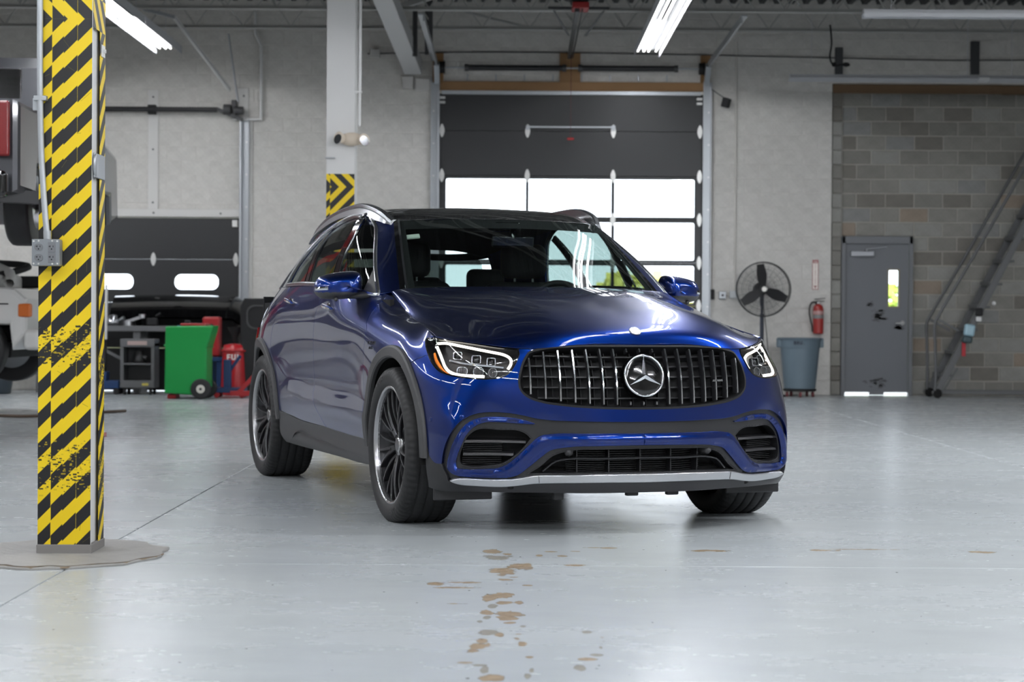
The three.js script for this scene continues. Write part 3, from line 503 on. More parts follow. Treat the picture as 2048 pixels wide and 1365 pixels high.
{ // grey metal door with frame
  const d = new THREE.Group(); d.name = 'door_3'; scene.add(d); struct(d, 'grey metal door with a narrow tall window, closer and lever handle in the bare block wall', 'door');
  const g = std(lin(0.12, 0.128, 0.14), 0.5), fr = std(lin(0.13, 0.137, 0.147), 0.5), z = ZW - 0.03;
  part('frame', [box(0.05, 2.07, 0.1, 4.305, 1.035, z, 0.006), box(0.05, 2.07, 0.1, 5.182, 1.035, z, 0.006), box(0.925, 0.1, 0.1, 4.743, 2.02, z, 0.006)], fr, d);
  const leaf = part('leaf', extrude([[4.333, 0.04], [5.152, 0.04], [5.152, 1.975], [4.333, 1.975]], 0.04, { holes: [roundRect(0.125, 0.47, 0.012, 2, 4.96, 1.395)], bevel: 0.002 }).translate(0, 0, z - 0.03), g, d);
  part('pane', new THREE.PlaneGeometry(0.14, 0.49).translate(4.96, 1.395, z - 0.01), pane, leaf); part('window_bead', extrude(roundRect(0.16, 0.505, 0.016, 3, 4.96, 1.395), 0.008, { holes: [roundRect(0.125, 0.47, 0.012, 3, 4.96, 1.395)] }).translate(0, 0, z + 0.01), std(lin(0.2, 0.17, 0.1), 0.5), leaf);
  part('door_sweep', box(0.19, 0.04, 0.03, 4.75, 0.025, z, 0.004), fr, leaf);
  part('closer', [box(0.3, 0.062, 0.05, 4.545, 1.84, z + 0.045, 0.006), beam([4.6, 1.905, z + 0.05], [4.86, 1.93, z + 0.08], 0.014, 0.01), bar([4.6, 1.85, z + 0.05], [4.6, 1.91, z + 0.05], 0.012)], std(lin(0.3, 0.31, 0.33), 0.45, 0.3), leaf); part('lever_handle', [disc(0.03, 0.02, 20).rotateX(Math.PI / 2).translate(5.075, 0.945, z + 0.03), beam([5.085, 0.945, z + 0.06], [4.975, 0.94, z + 0.065], 0.016, 0.022), bar([5.075, 0.945, z + 0.02], [5.075, 0.945, z + 0.065], 0.01)], M.chrome, leaf);
  const r = rng(41), mk = []; for (const [cx, cy, sx, sy, n] of [[4.75, 1.05, 0.12, 0.1, 26], [4.72, 0.16, 0.2, 0.07, 26], [4.65, 1.2, 0.05, 0.04, 6], [5.03, 0.88, 0.04, 0.03, 7]]) for (let i = 0; i < n; i++) { const x = cx + (r() + r() - 1) * sx, y = cy + (r() + r() - 1) * sy, s = 0.006 + r() * 0.028, k = 5 + Math.floor(r() * 3), p = Array.from({ length: k }, (_, j) => { const a = j / k * 6.283, q = s * (0.5 + r()); return [x + q * 1.5 * Math.cos(a), y + q * 0.6 * Math.sin(a)]; }); mk.push(new THREE.ShapeGeometry(new THREE.Shape(p.map(([a, b]) => new THREE.Vector2(a, b)))).translate(0, 0, z + 0.0128)); }
  part('scuff_marks', mk, std(lin(0.075, 0.078, 0.083), 0.6), leaf).userData.kind = 'stuff';
}
// ---------- steel columns with hazard tape ----------
function tapeCanvas(w, h, pxPerM, { period = 0.123, apex = null, seams = [], worn = true, phase = 0, seed = 1 }) {
  const c = document.createElement('canvas'); c.width = w; c.height = h; const g = c.getContext('2d');
  const Y = 'rgb(228,196,8)', K = 'rgb(22,22,24)', P = period * pxPerM, cols = [0, ...seams.map((s) => s[0] * pxPerM), w];
  for (let k = 0; k + 1 < cols.length; k++) {
    g.save(); g.beginPath(); g.rect(cols[k], 0, cols[k + 1] - cols[k], h); g.clip(); g.fillStyle = Y; g.fillRect(cols[k], 0, cols[k + 1] - cols[k], h);
    const sh = (k ? seams[k - 1][1] : 0) * pxPerM + phase * pxPerM; g.fillStyle = K; const ya = apex === null ? -9e9 : apex * pxPerM;
    for (let y = -w * 2 - 4 * P; y < h + w * 2 + 2 * P; y += P) { // below the apex stripes rise to the right, above it they fall
      g.save(); g.beginPath(); g.rect(0, Math.max(0, ya), w, h); g.clip(); g.beginPath(); const b = y + sh; g.moveTo(0, b); g.lineTo(w, b - w); g.lineTo(w, b - w + P / 2); g.lineTo(0, b + P / 2); g.fill(); g.restore();
      if (apex !== null) { g.save(); g.beginPath(); g.rect(0, 0, w, ya); g.clip(); g.beginPath(); const m = 2 * ya - b; g.moveTo(0, m); g.lineTo(w, m + w); g.lineTo(w, m + w - P / 2); g.lineTo(0, m - P / 2); g.fill(); g.restore(); }
    }
    g.restore();
  }
  const r = rng(seed);
  if (worn) { for (let i = 0; i < 700; i++) { const band = r() < 0.55 ? 0.66 + r() * 0.05 : 0.84 + r() * 0.07, x = r() * w, y = (band + (r() - 0.5) * 0.02) * h; g.fillStyle = r() < 0.5 ? 'rgba(196,168,20,.8)' : 'rgba(20,20,20,.85)'; if (r() < 0.75) { const s = 1 + r() * 4; g.fillRect(x, y, s * (1 + r() * 2), s); } } for (let i = 0; i < 40; i++) { g.strokeStyle = r() < 0.5 ? 'rgba(200,170,20,.6)' : 'rgba(30,30,30,.5)'; g.beginPath(); const x = r() * w, y = r() * h; g.moveTo(x, y); g.lineTo(x + (r() - 0.5) * 60, y + (r() - 0.5) * 60); g.stroke(); } }
  const t = new THREE.CanvasTexture(c); t.colorSpace = THREE.SRGBColorSpace; t.wrapS = t.wrapT = THREE.ClampToEdgeWrapping; return t;
}
const white = std(lin(0.62, 0.62, 0.61), 0.45), tapeMat = (map) => new THREE.MeshStandardMaterial({ map, roughness: 0.42 });
const sheet = (w, h, t, x, y, z) => { const g = new THREE.BoxGeometry(w, h, t), u = g.attributes.uv, p = g.attributes.position; for (let i = 0; i < p.count; i++) u.setXY(i, p.getX(i) / w + 0.5, p.getY(i) / h + 0.5); return g.translate(x, y, z); };
{
  const H = 5.08, x0 = -1.911, x1 = -1.697, xm = (x0 + x1) / 2, z0 = -8.03, c = struct(thing('column', 'steel column in the left foreground wrapped in yellow and black hazard tape', 'column'));
  part('post', [box(x1 - x0, H, 0.012, xm, H / 2, z0 - 0.006, 0.002), box(0.02, H, 0.25, xm + 0.085, H / 2, z0 - 0.13, 0.002), box(0.02, H, 0.25, xm - 0.085, H / 2, z0 - 0.13, 0.002), box(x1 - x0, H, 0.012, xm, H / 2, z0 - 0.25, 0.002)], white, c);
  part('hazard_tape', sheet(x1 - x0 - 0.001, 2.6, 0.0015, xm, 1.3 + 0.035, z0 + 0.0012), tapeMat(tapeCanvas(161, 1950, 750, { apex: 2.635 - 2.165, seams: [[0.053, 0.055], [0.1, 0.062], [0.155, 0.07]], phase: 0.03, seed: 4 })), c);
  part('hazard_tape', sheet(0.105, 2.28, 0.0015, 0, 0, 0).rotateY(Math.PI / 2).translate(x1 + 0.0008, 1.165, z0 - 0.197), tapeMat(tapeCanvas(79, 1710, 750, { phase: 0.05, seed: 9 })), c);
  part('side_tape_cap', sheet(0.235, 0.13, 0.0015, 0, 0, 0).rotateY(Math.PI / 2).translate(x1 + 0.001, 2.2, z0 - 0.13), tapeMat(tapeCanvas(235, 130, 1000, { apex: 0.2, worn: false })), c);
  part('side_bracket', [xf(disc(0.045, 0.012, 20, 0.003), { r: [0, 0, Math.PI / 2], s: [1, 1, 0.6], p: [0, 0, 0] }).translate(x1 + 0.008, 1.58, z0 - 0.03), box(0.008, 0.1, 0.2, x1 + 0.004, 1.58, z0 - 0.12, 0.003)], galv, c);
  part('bolt_plate', [box(0.006, 0.05, 0.06, x1 + 0.004, 2.06, z0 - 0.19, 0.002), disc(0.008, 0.012, 8).rotateZ(Math.PI / 2).translate(x1 + 0.01, 2.06, z0 - 0.19)], white, c);
  part('foot', [box(x1 - x0 + 0.008, 0.05, 0.27, xm, 0.02, z0 - 0.128, 0.004)], std(lin(0.2, 0.19, 0.18), 0.85), c);
  // conduit and outlet box on its front
  const cd = thing('conduit', 'galvanised conduit pipe running down the hazard striped column to the outlet box', 'conduit'), zc = z0 + 0.022;
  part('pipe', tube([[-1.905, 5.05, zc], [-1.903, 2.4, zc], [-1.901, 1.85, zc], [-1.895, 1.62, zc], [-1.884, 1.45, zc + 0.005], [-1.872, 1.32, zc + 0.01], [-1.868, 1.285, zc + 0.012]], 0.0125, 60, 12), galv, cd); part('strap', [box(0.052, 0.02, 0.03, -1.9, 1.843, zc - 0.003, 0.003), box(0.02, 0.05, 0.01, -1.925, 1.82, z0 + 0.004, 0.003)], galv, cd); part('coupling', bar([-1.868, 1.31, zc + 0.012], [-1.867, 1.275, zc + 0.012], 0.016, 12), galv, cd);
  const b = thing('outlet_box', 'grey metal outlet box with four sockets mounted on the hazard striped column', 'outlet box', [-1.868, 1.222, z0 + 0.032]), gm = std(lin(0.24, 0.255, 0.27), 0.45, 0.5), kd = std(lin(0.16, 0.165, 0.175), 0.5);
  part('box', box(0.112, 0.108, 0.055, 0, 0, 0, 0.008, 2), gm, b); part('cover', box(0.11, 0.106, 0.004, 0, 0, 0.03, 0.0018), gm, b); part('cover_screw', [[-0.047, 0.045], [0.047, 0.045], [-0.047, -0.045], [0.047, -0.045], [-0.027, 0.046], [0.027, 0.046], [-0.027, -0.046], [0.027, -0.046]].map(([x, y]) => disc(0.004, 0.004, 10, 0.001).rotateX(Math.PI / 2).translate(x, y, 0.033)), hingeMat, b);
  for (const [sx, kind] of [[-0.027, 0], [0.025, 1]]) for (const sy of [0.021, -0.021]) { const f = part('socket', kind ? box(0.03, 0.04, 0.004, sx, sy, 0.0325, 0.0015) : extrude(roundRect(0.034, 0.028, 0.013, 5, sx, sy), 0.004).translate(0, 0, 0.0315), kd, b); part('slot', [box(0.0022, 0.008, 0.001, sx - 0.006, sy + 0.003, 0.0358, 0), box(0.0022, 0.007, 0.001, sx + 0.006, sy + 0.003, 0.0358, 0), box(0.007, 0.0022, 0.001, sx - 0.008, sy + 0.003, 0.0358, 0), disc(0.0028, 0.001, 8).rotateX(Math.PI / 2).translate(sx, sy - 0.0075, 0.0358)], M.black, f); }
  // patched concrete round its foot
  const r = rng(12), ring = Array.from({ length: 44 }, (_, i) => { const a = i / 44 * 6.283, q = 1 + (r() - 0.5) * 0.1; return [-1.82 + 0.42 * q * Math.cos(a), 8.06 + (Math.sin(a) > 0 ? 0.5 : 0.5) * q * Math.sin(a)]; });
  const pt = struct(part('floor_patch', extrude(ring, 0.006, { bevel: 0.003 }).rotateX(-Math.PI / 2).translate(0, 0.001, 0), new THREE.MeshStandardMaterial({ color: lin(0.36, 0.35, 0.33), roughness: 0.55, map: blockTex, bumpMap: blockBump, bumpScale: 0.003 })), 'rough concrete patch around the foot of the striped column', 'floor patch');
  const crack = ring.filter(([, y]) => y < 8.0).map(([x, y]) => [x * 1, y]).sort((p, q) => p[0] - q[0]).map(([x, y], i) => V3(x, 0.006, -(y + 0.04 + (i % 3) * 0.01)));
  part('broken_edge', sweep(crack.map((p, i) => { const w = 0.012 + 0.02 * Math.abs(Math.sin(i * 1.7)); return [p.clone(), p.clone().add(V3(0, 0.004, 0)), p.clone().add(V3(0, 0.004, w * 1.6)), p.clone().add(V3(0, 0, w * 1.6))]; })), std(lin(0.24, 0.18, 0.12), 0.9), pt);
}
{
  const H = 5.08, x0 = -1.697, x1 = -1.438, xm = (x0 + x1) / 2, z0 = -18.1, c = struct(thing('column', 'white steel column behind the car with hazard tape on its lower half', 'column'));
  part('post', [box(x1 - x0, H, 0.014, xm, H / 2, z0 - 0.007, 0.003), box(0.02, H, 0.24, xm, H / 2, z0 - 0.13, 0), box(x1 - x0, H, 0.014, xm, H / 2, z0 - 0.25, 0.003)], white, c);
  part('hazard_tape', sheet(x1 - x0 - 0.002, 2.24, 0.0015, xm, 1.155, z0 + 0.0012), tapeMat(tapeCanvas(194, 1680, 750, { apex: 0.118, period: 0.135, phase: -0.04, worn: false, seams: [[0.035, 0.05]] })), c);
  part('bracket', [box(0.09, 0.012, 0.03, -1.66, 4.02, z0 + 0.01, 0.003), box(0.09, 0.012, 0.03, -1.66, 2.42, z0 + 0.01, 0.003)], galv, c);
  const cd = thing('conduit', 'white conduit pipe on the right edge of the far white column', 'conduit'); part('pipe', pipe([[-1.395, 5.05, z0], [-1.395, 3.2, z0], [-1.4, 2.72, z0]], 0.014), white, cd); part('strap', [box(0.07, 0.02, 0.03, -1.41, 3.02, z0, 0.004)], white, cd);
  const e = thing('emergency_light', 'beige emergency light with two lamp heads on the white column', 'emergency light', [-1.462, 2.585, z0 + 0.05]), bg = std(lin(0.6, 0.52, 0.42), 0.5);
  part('housing', xf(new THREE.SphereGeometry(1, 24, 14), { s: [0.11, 0.062, 0.05] }), bg, e); for (const [x, y, r] of [[-0.1, 0.005, -0.7], [0.1, -0.01, 0.6]]) { const h = part('lamp_head', xf(lathe([[0, -0.05], [0.03, -0.045], [0.05, 0.0], [0.056, 0.03], [0.05, 0.032], [0, 0.02]], 20), { r: [Math.PI / 2 - 0.2, 0, 0], p: [0, 0, 0] }).rotateY(r).translate(x, y, 0.03), bg, e); part('lamp_lens', xf(disc(0.046, 0.006, 20), { r: [Math.PI / 2 - 0.2, 0, 0] }).translate(0, -0.008, 0.034).rotateY(r).translate(x, y, 0.03), M.chrome, h); }
}
// ---------- things along the back wall ----------
{ // pedestal fan
  const X = 3.178, Y = 1.361, z = -25.2, f = thing('pedestal_fan', 'large black pedestal fan with wire cage and three blades beside the windowed door', 'fan', [X, 0, z]), bk = std(lin(0.012, 0.012, 0.013), 0.5), R = 0.345;
  const cage = []; for (const [r, d] of [[1, 0], [0.985, 0.05], [0.985, -0.07]]) cage.push(new THREE.TorusGeometry(R * r, 0.006, 6, 64).translate(0, Y, d)); for (let k = 1; k < 12; k++) { const r = R * k / 12; cage.push(new THREE.TorusGeometry(r, 0.0016, 4, 56).translate(0, Y, 0.02 + 0.055 * (1 - (k / 12) ** 3))); if (k % 3 === 0) cage.push(new THREE.TorusGeometry(r, 0.0016, 4, 48).translate(0, Y, -0.09)); }
  const wire = []; for (let k = 0; k < 72; k++) { const a = k / 72 * 6.283, sw = 0.5, P = (q) => [R * q * Math.cos(a + sw * (1 - q)), Y + R * q * Math.sin(a + sw * (1 - q)), 0.02 + 0.055 * (1 - q ** 3)]; wire.push(tube([P(0.12), P(0.4), P(0.7), P(1)], 0.0014, 6, 4)); } for (let k = 0; k < 24; k++) { const a = k / 24 * 6.283; wire.push(bar([R * 0.25 * Math.cos(a), Y + R * 0.25 * Math.sin(a), -0.1], [R * 0.98 * Math.cos(a), Y + R * 0.98 * Math.sin(a), -0.07], 0.0014, 4)); }
  part('cage', [cage, wire], bk, f);
  for (const a of [97, 213, 337]) { const rows = []; for (let i = 0; i <= 8; i++) { const t = i / 8, r = 0.05 + (0.32 - 0.05) * t, w = 0.05 + 0.026 * Math.sin(Math.PI * Math.min(1, t * 1.1)) , tw = 0.6 - 0.28 * t, c = a * Math.PI / 180, e = [Math.cos(c), Math.sin(c)], n = [-e[1], e[0]]; rows.push([-1, -0.4, 0.4, 1].map((q) => V3(e[0] * r + n[0] * w * q * Math.cos(tw), Y + e[1] * r + n[1] * w * q * Math.cos(tw), w * q * Math.sin(tw) * 0.7 - 0.01))); } part('blade', [sweep(rows, { ring: false, smooth: true }), sweep(rows.map((r) => r.map((p) => p.clone().add(V3(0, 0, 0.003)))), { ring: false, smooth: true })], bk, f); }
  part('hub', xf(lathe([[0, 0.05], [0.03, 0.045], [0.045, 0.02], [0.045, -0.05], [0, -0.06]], 24), { r: [Math.PI / 2, 0, 0], p: [0, Y, 0] }), bk, f); part('hub_badge', xf(disc(0.032, 0.01, 24, 0.003), { r: [Math.PI / 2, 0, 0], p: [0, Y, 0.08] }), std(lin(0.75, 0.73, 0.68), 0.5), f);
  part('motor', xf(lathe([[0, 0.1], [0.07, 0.09], [0.09, 0.0], [0.08, -0.1], [0, -0.11]], 24), { r: [Math.PI / 2, 0, 0], p: [-0.02, Y, -0.18] }), M.dark, f); part('pole', [bar([0, 0.05, -0.14], [0, 1.05, -0.14], 0.026, 14), bar([0, 0.9, -0.14], [0, Y, -0.14], 0.017, 12), beam([0, 1.15, -0.14], [0.0, 1.3, -0.16], 0.05, 0.03)], std(lin(0.012, 0.018, 0.035), 0.4), f); part('base', lathe([[0, 0.06], [0.03, 0.06], [0.06, 0.045], [0.3, 0.02], [0.31, 0.0], [0, 0]], 36).translate(0, 0, -0.14), M.dark, f);
  const cb = part('power_cord', tube([[0.02, 1.2, -0.2], [0.06, 0.9, -0.22], [0.09, 0.5, -0.2], [0.07, 0.1, -0.2], [0.3, 0.012, -0.25], [0.5, 0.012, -0.4]], 0.006, 40, 6), bk, f);
}
{ // extinguisher, sign, bin
  const s = thing('wall_sign', 'narrow upright white fire extinguisher sign with red border and red lettering', 'sign', [3.938, 1.565, ZW + 0.005]);
  const c = document.createElement('canvas'); c.width = 112; c.height = 512; const g = c.getContext('2d'); g.fillStyle = 'rgb(225,216,208)'; g.fillRect(0, 0, 112, 512); g.strokeStyle = 'rgb(128,16,26)'; g.lineWidth = 9; g.strokeRect(8, 8, 96, 496); g.fillStyle = 'rgb(128,16,26)'; g.fillRect(14, 14, 84, 46); g.fillStyle = 'rgb(225,216,208)'; g.font = 'bold 34px sans-serif'; g.textAlign = 'center'; g.fillText('FIRE', 56, 50); g.fillStyle = 'rgb(128,16,26)'; g.font = 'bold 27px sans-serif'; [...'EXTINGUISHER'].forEach((ch, i) => g.fillText(ch, 56, 92 + i * 29)); g.beginPath(); g.moveTo(30, 440); g.lineTo(82, 440); g.lineTo(56, 492); g.fill();
  const t = new THREE.CanvasTexture(c); t.colorSpace = THREE.SRGBColorSpace; part('plate', sheet(0.086, 0.394, 0.004, 0, 0, 0), new THREE.MeshStandardMaterial({ map: t, roughness: 0.4 }), s);
  const e = thing('fire_extinguisher', 'red fire extinguisher with black hose hanging on the wall below its sign', 'fire extinguisher', [3.965, 0.795, ZW + 0.1]), red = phys(lin(0.33, 0.018, 0.014), 0.3, 0, { clearcoat: 0.6, clearcoatRoughness: 0.1 });
  part('cylinder', lathe([[0, 0], [0.06, 0.0], [0.07, 0.012], [0.07, 0.31], [0.06, 0.36], [0.03, 0.385], [0.02, 0.39], [0, 0.39]], 28), red, e); part('label_band', lathe([[0.0708, 0.2], [0.0708, 0.25]], 28), std(lin(0.2, 0.2, 0.2), 0.5), e, 'grey printed band'); part('label_plate', lathe([[0.0712, 0.255], [0.0712, 0.3]], 28), std(lin(0.5, 0.3, 0.28), 0.5), e);
  part('valve', [bar([0, 0.385, 0], [0, 0.42, 0], 0.02, 12), beam([-0.05, 0.45, 0], [0.09, 0.465, 0], 0.02, 0.012), beam([-0.03, 0.42, 0], [0.08, 0.425, 0], 0.02, 0.012)], M.clad, e); part('gauge', xf(disc(0.018, 0.012, 16), { r: [Math.PI / 2, 0, 0], p: [0, 0.405, 0.025] }), M.chrome, e);
  part('hose', tube([[-0.03, 0.41, 0.01], [-0.09, 0.4, 0.02], [-0.12, 0.3, 0.03], [-0.105, 0.18, 0.04], [-0.085, 0.1, 0.045], [-0.08, 0.03, 0.05]], 0.0105, 30, 8), M.dark, e); part('wall_bracket', [box(0.05, 0.3, 0.02, 0, 0.25, -0.09, 0.004), box(0.03, 0.02, 0.1, 0, 0.4, -0.05, 0.004)], M.dark, e);
  const b = thing('waste_bin', 'grey blue round plastic waste bin with dark lettering on a dolly beside the wall', 'bin', [3.66, 0, -25.3]), bm = std(lin(0.12, 0.165, 0.2), 0.5);
  part('body', lathe([[0, 0.1], [0.19, 0.1], [0.2, 0.11], [0.247, 0.62], [0.25, 0.63], [0.252, 0.65], [0.25, 0.65], [0.2, 0.14], [0, 0.13]], 40), bm, b); part('rim', lathe([[0.25, 0.62], [0.255, 0.63], [0.262, 0.715], [0.275, 0.73], [0.287, 0.735], [0.287, 0.748], [0.26, 0.75], [0.255, 0.735], [0.25, 0.64]], 40), bm, b); part('handle', [-1, 1].map((q) => box(0.05, 0.12, 0.13, q * 0.268, 0.685, 0, 0.012, 2)), bm, b);
  const dolly = part('dolly', lathe([[0, 0.07], [0.2, 0.07], [0.21, 0.08], [0.21, 0.1], [0, 0.1]], 32), M.dark, b); part('caster', [0, 1, 2, 3, 4].map((k) => { const a = k * 1.257 + 0.4; return xf(disc(0.032, 0.03, 16, 0.004), { r: [0, 0, Math.PI / 2], p: [0.17 * Math.cos(a), 0.033, 0.17 * Math.sin(a)] }); }), std(lin(0.16, 0.03, 0.035), 0.6), b);
  const tx = lettering('BRUTE', 0.042, 0.001); tx.computeBoundingBox(); tx.translate(-tx.boundingBox.max.x / 2, 0, 0); const p = tx.attributes.position; for (let i = 0; i < p.count; i++) { const a = p.getX(i) / 0.26; p.setXYZ(i, 0.2605 * Math.sin(a), p.getY(i), 0.2605 * Math.cos(a) + p.getZ(i)); } tx.computeVertexNormals(); part('lettering', tx.translate(-0.03, 0.665, 0), std(lin(0.012, 0.014, 0.03), 0.6), b);
}
{ // switches and small devices by the big door
  const a = thing('door_control', 'small grey wall boxes and a black push button station by the windowed door', 'switch', [2.72, 1.29, ZW]);
  part('button_station', box(0.05, 0.13, 0.05, -0.12, 0.01, 0.025, 0.008), M.dark, a); part('switch_box', [box(0.095, 0.1, 0.05, 0.01, 0, 0.025, 0.008)], galv, a); part('button', xf(disc(0.016, 0.012, 16), { r: [Math.PI / 2, 0, 0], p: [0.01, 0, 0.055] }), M.dark, a); part('switch_box', box(0.1, 0.1, 0.05, 0.15, 0.01, 0.025, 0.008), std(lin(0.45, 0.47, 0.48), 0.5), a); part('pipe', [bar([0.06, 0.01, 0.02], [0.1, 0.01, 0.02], 0.012, 8), bar([0.17, 0.05, 0.015], [0.17, 3.3, 0.015], 0.011, 8), bar([-0.12, 0.07, 0.012], [-0.12, 2.7, 0.012], 0.007, 8)], std(lin(0.6, 0.58, 0.54), 0.6), a);
  const cam = thing('wall_speaker', 'small black box device on a bracket high right of the windowed door', 'speaker', [2.75, 3.78, ZW + 0.12]); part('body', xf(box(0.1, 0.12, 0.09, 0, 0, 0, 0.012, 2), { r: [0.1, -0.4, -0.25] }), M.dark, cam); part('bracket', [bar([0, 0.05, -0.03], [-0.2, 0.2, -0.11], 0.006, 6), bar([-0.2, 0.2, -0.11], [-0.22, 0.22, -0.118], 0.02, 6)], M.clad, cam);
  const st = thing('steel_stub', 'dark steel post stub on the wall above the lintel, nearer the windowed door', 'post', [4.22, 0, ZW + 0.02], 0, 'dark steel post stubs above the lintel'); part('post', box(0.1, 0.43, 0.05, 0, 4.3, 0, 0.004), std(lin(0.045, 0.047, 0.05), 0.6), st); const st2 = copyOf(st, [5.985, 0.09, ZW + 0.02], 'dark steel post stub on the wall above the lintel, at the far right'); st2.scale.set(1.1, 1, 1);
  const cb = thing('wall_cable', 'thin grey cable strung along the back wall above the doors', 'cable'); part('cable', tube([[-1.9, 4.4, ZW + 0.02], [0, 4.43, ZW + 0.02], [2.3, 4.41, ZW + 0.02], [4.2, 4.38, ZW + 0.02], [6, 4.36, ZW + 0.02], [9, 4.42, ZW + 0.02]], 0.008, 60, 6), M.clad, cb);
  const dc = thing('dangling_cable', 'black cord with a plug hanging from the roof at the right', 'cord'); part('cord', tube([[3.9, 4.62, -24.6], [3.92, 4.4, -24.6], [3.9, 4.22, -24.6], [3.95, 4.12, -24.6], [4.06, 4.13, -24.6]], 0.012, 30, 6), M.dark, dc); part('plug', [xf(new THREE.SphereGeometry(0.035, 12, 8), { s: [1.4, 0.8, 1], p: [4.1, 4.13, -24.6] }), xf(new THREE.SphereGeometry(0.03, 10, 8), { p: [3.95, 4.13, -24.6] })], M.dark, dc);
  const bx = thing('junction_box', 'white painted junction boxes on the wall left of the windowed door', 'junction box'); part('box', [box(0.14, 0.16, 0.1, -1.37, 4.02, ZW + 0.05, 0.006), box(0.2, 0.16, 0.06, -1.18, 4.0, ZW + 0.03, 0.006), box(0.13, 0.11, 0.08, -1.8, 4.4, ZW + 0.04, 0.006)], std(lin(0.5, 0.49, 0.47), 0.6), bx);
  const bm = thing('roof_beam', 'pale steel beam running from the wall left of the windowed door towards the roof', 'beam'); part('beam', beam([-1.3, 4.22, ZW + 0.1], [-1.62, 4.98, -18.2], 0.22, 0.2), std(lin(0.5, 0.5, 0.5), 0.5), bm); bm.userData.kind = 'structure';
  const br = thing('roof_brace', 'thin steel angle brace crossing under the roof left of the windowed door', 'brace'); part('angle', [beam([-1.62, 4.66, -24.2], [0.0, 5.02, -23.0], 0.07, 0.07), beam([-0.9, 4.95, -25.4], [0.3, 4.62, -25.2], 0.03, 0.03)], std(lin(0.4, 0.4, 0.39), 0.6), br); br.userData.kind = 'structure';
  const ps = thing('roof_post', 'dark steel hanger posts beside the windowed door track', 'post'); part('post', [bar([-1.22, 4.2, -24.6], [-1.22, 5.05, -24.6], 0.03, 8), beam([-1.02, 4.3, -24.4], [-1.02, 5.05, -24.4], 0.05, 0.05, [1, 0, 0]), beam([-1.1, 4.3, -25.2], [-1.1, 5.05, -25.2], 0.05, 0.05, [1, 0, 0])], M.clad, ps); ps.userData.kind = 'structure';
}
{ // left door's surroundings
  const wp = std(lin(0.6, 0.59, 0.57), 0.55), f = thing('steel_strip', 'white painted bolted steel strips framing the left overhead door', 'steel strip'); part('upright', [box(0.135, 1.56, 0.02, -4.675, 3.13, ZW + 0.014), box(0.14, 0.42, 0.02, -3.51, 3.73, ZW + 0.014)], wp, f); part('crossbar', box(2.35, 0.1, 0.05, -4.72, 2.315, ZW + 0.028), wp, f); part('bolt', [[-4.675, 3.82], [-4.675, 3.14], [-4.675, 2.45], [-4.66, 2.315], [-3.79, 2.31], [-3.5, 3.84]].map(([x, y]) => disc(0.013, 0.012, 8).rotateX(Math.PI / 2).translate(x, y, ZW + (y < 2.4 ? 0.057 : 0.028))), M.clad, f);
  const s = thing('torsion_spring', 'black torsion spring bar above the left overhead door', 'spring'); const prof = []; for (let i = 0; i <= 60; i++) prof.push([0.03, i * 0.035], [0.034, i * 0.035 + 0.018]); part('coil', lathe(prof, 14).rotateZ(-Math.PI / 2).translate(-5.95, 3.65, ZW + 0.13), std(lin(0.012, 0.012, 0.014), 0.5), s); part('drum', [disc(0.07, 0.09, 18).rotateZ(Math.PI / 2).translate(-3.7, 3.65, ZW + 0.13), disc(0.05, 0.12, 18).rotateZ(Math.PI / 2).translate(-3.55, 3.64, ZW + 0.13), box(0.06, 0.2, 0.1, -3.62, 3.68, ZW + 0.06), beam([-3.84, 3.66, ZW + 0.12], [-3.5, 3.52, ZW + 0.12], 0.03, 0.05)], M.clad, s); part('bearing_plate', box(0.1, 0.12, 0.1, -4.68, 3.65, ZW + 0.08), M.dark, s);
  const t = thing('door_chain', 'slanted white track and chain hanging above the left overhead door', 'door track'); part('rail', beam([-4.14, 4.62, ZW + 1.6], [-3.66, 3.9, ZW + 0.2], 0.03, 0.05), white, t); part('chain', bar([-3.68, 4.62, ZW + 0.2], [-3.56, 3.75, ZW + 0.15], 0.014, 8), galv, t); part('rail_arm', beam([-4.5, 4.7, ZW + 1.7], [-4.14, 4.62, ZW + 1.6], 0.04, 0.04), galv, t);
  const p = thing('conduit', 'white conduit pipe bent beside the left door track', 'conduit'); part('pipe', pipe([[-3.36, 5.0, ZW + 0.06], [-3.345, 4.64, ZW + 0.06], [-3.272, 4.48, ZW + 0.06], [-3.272, 3.535, ZW + 0.06], [-3.62, 3.535, ZW + 0.06]], 0.02), white, p);
}
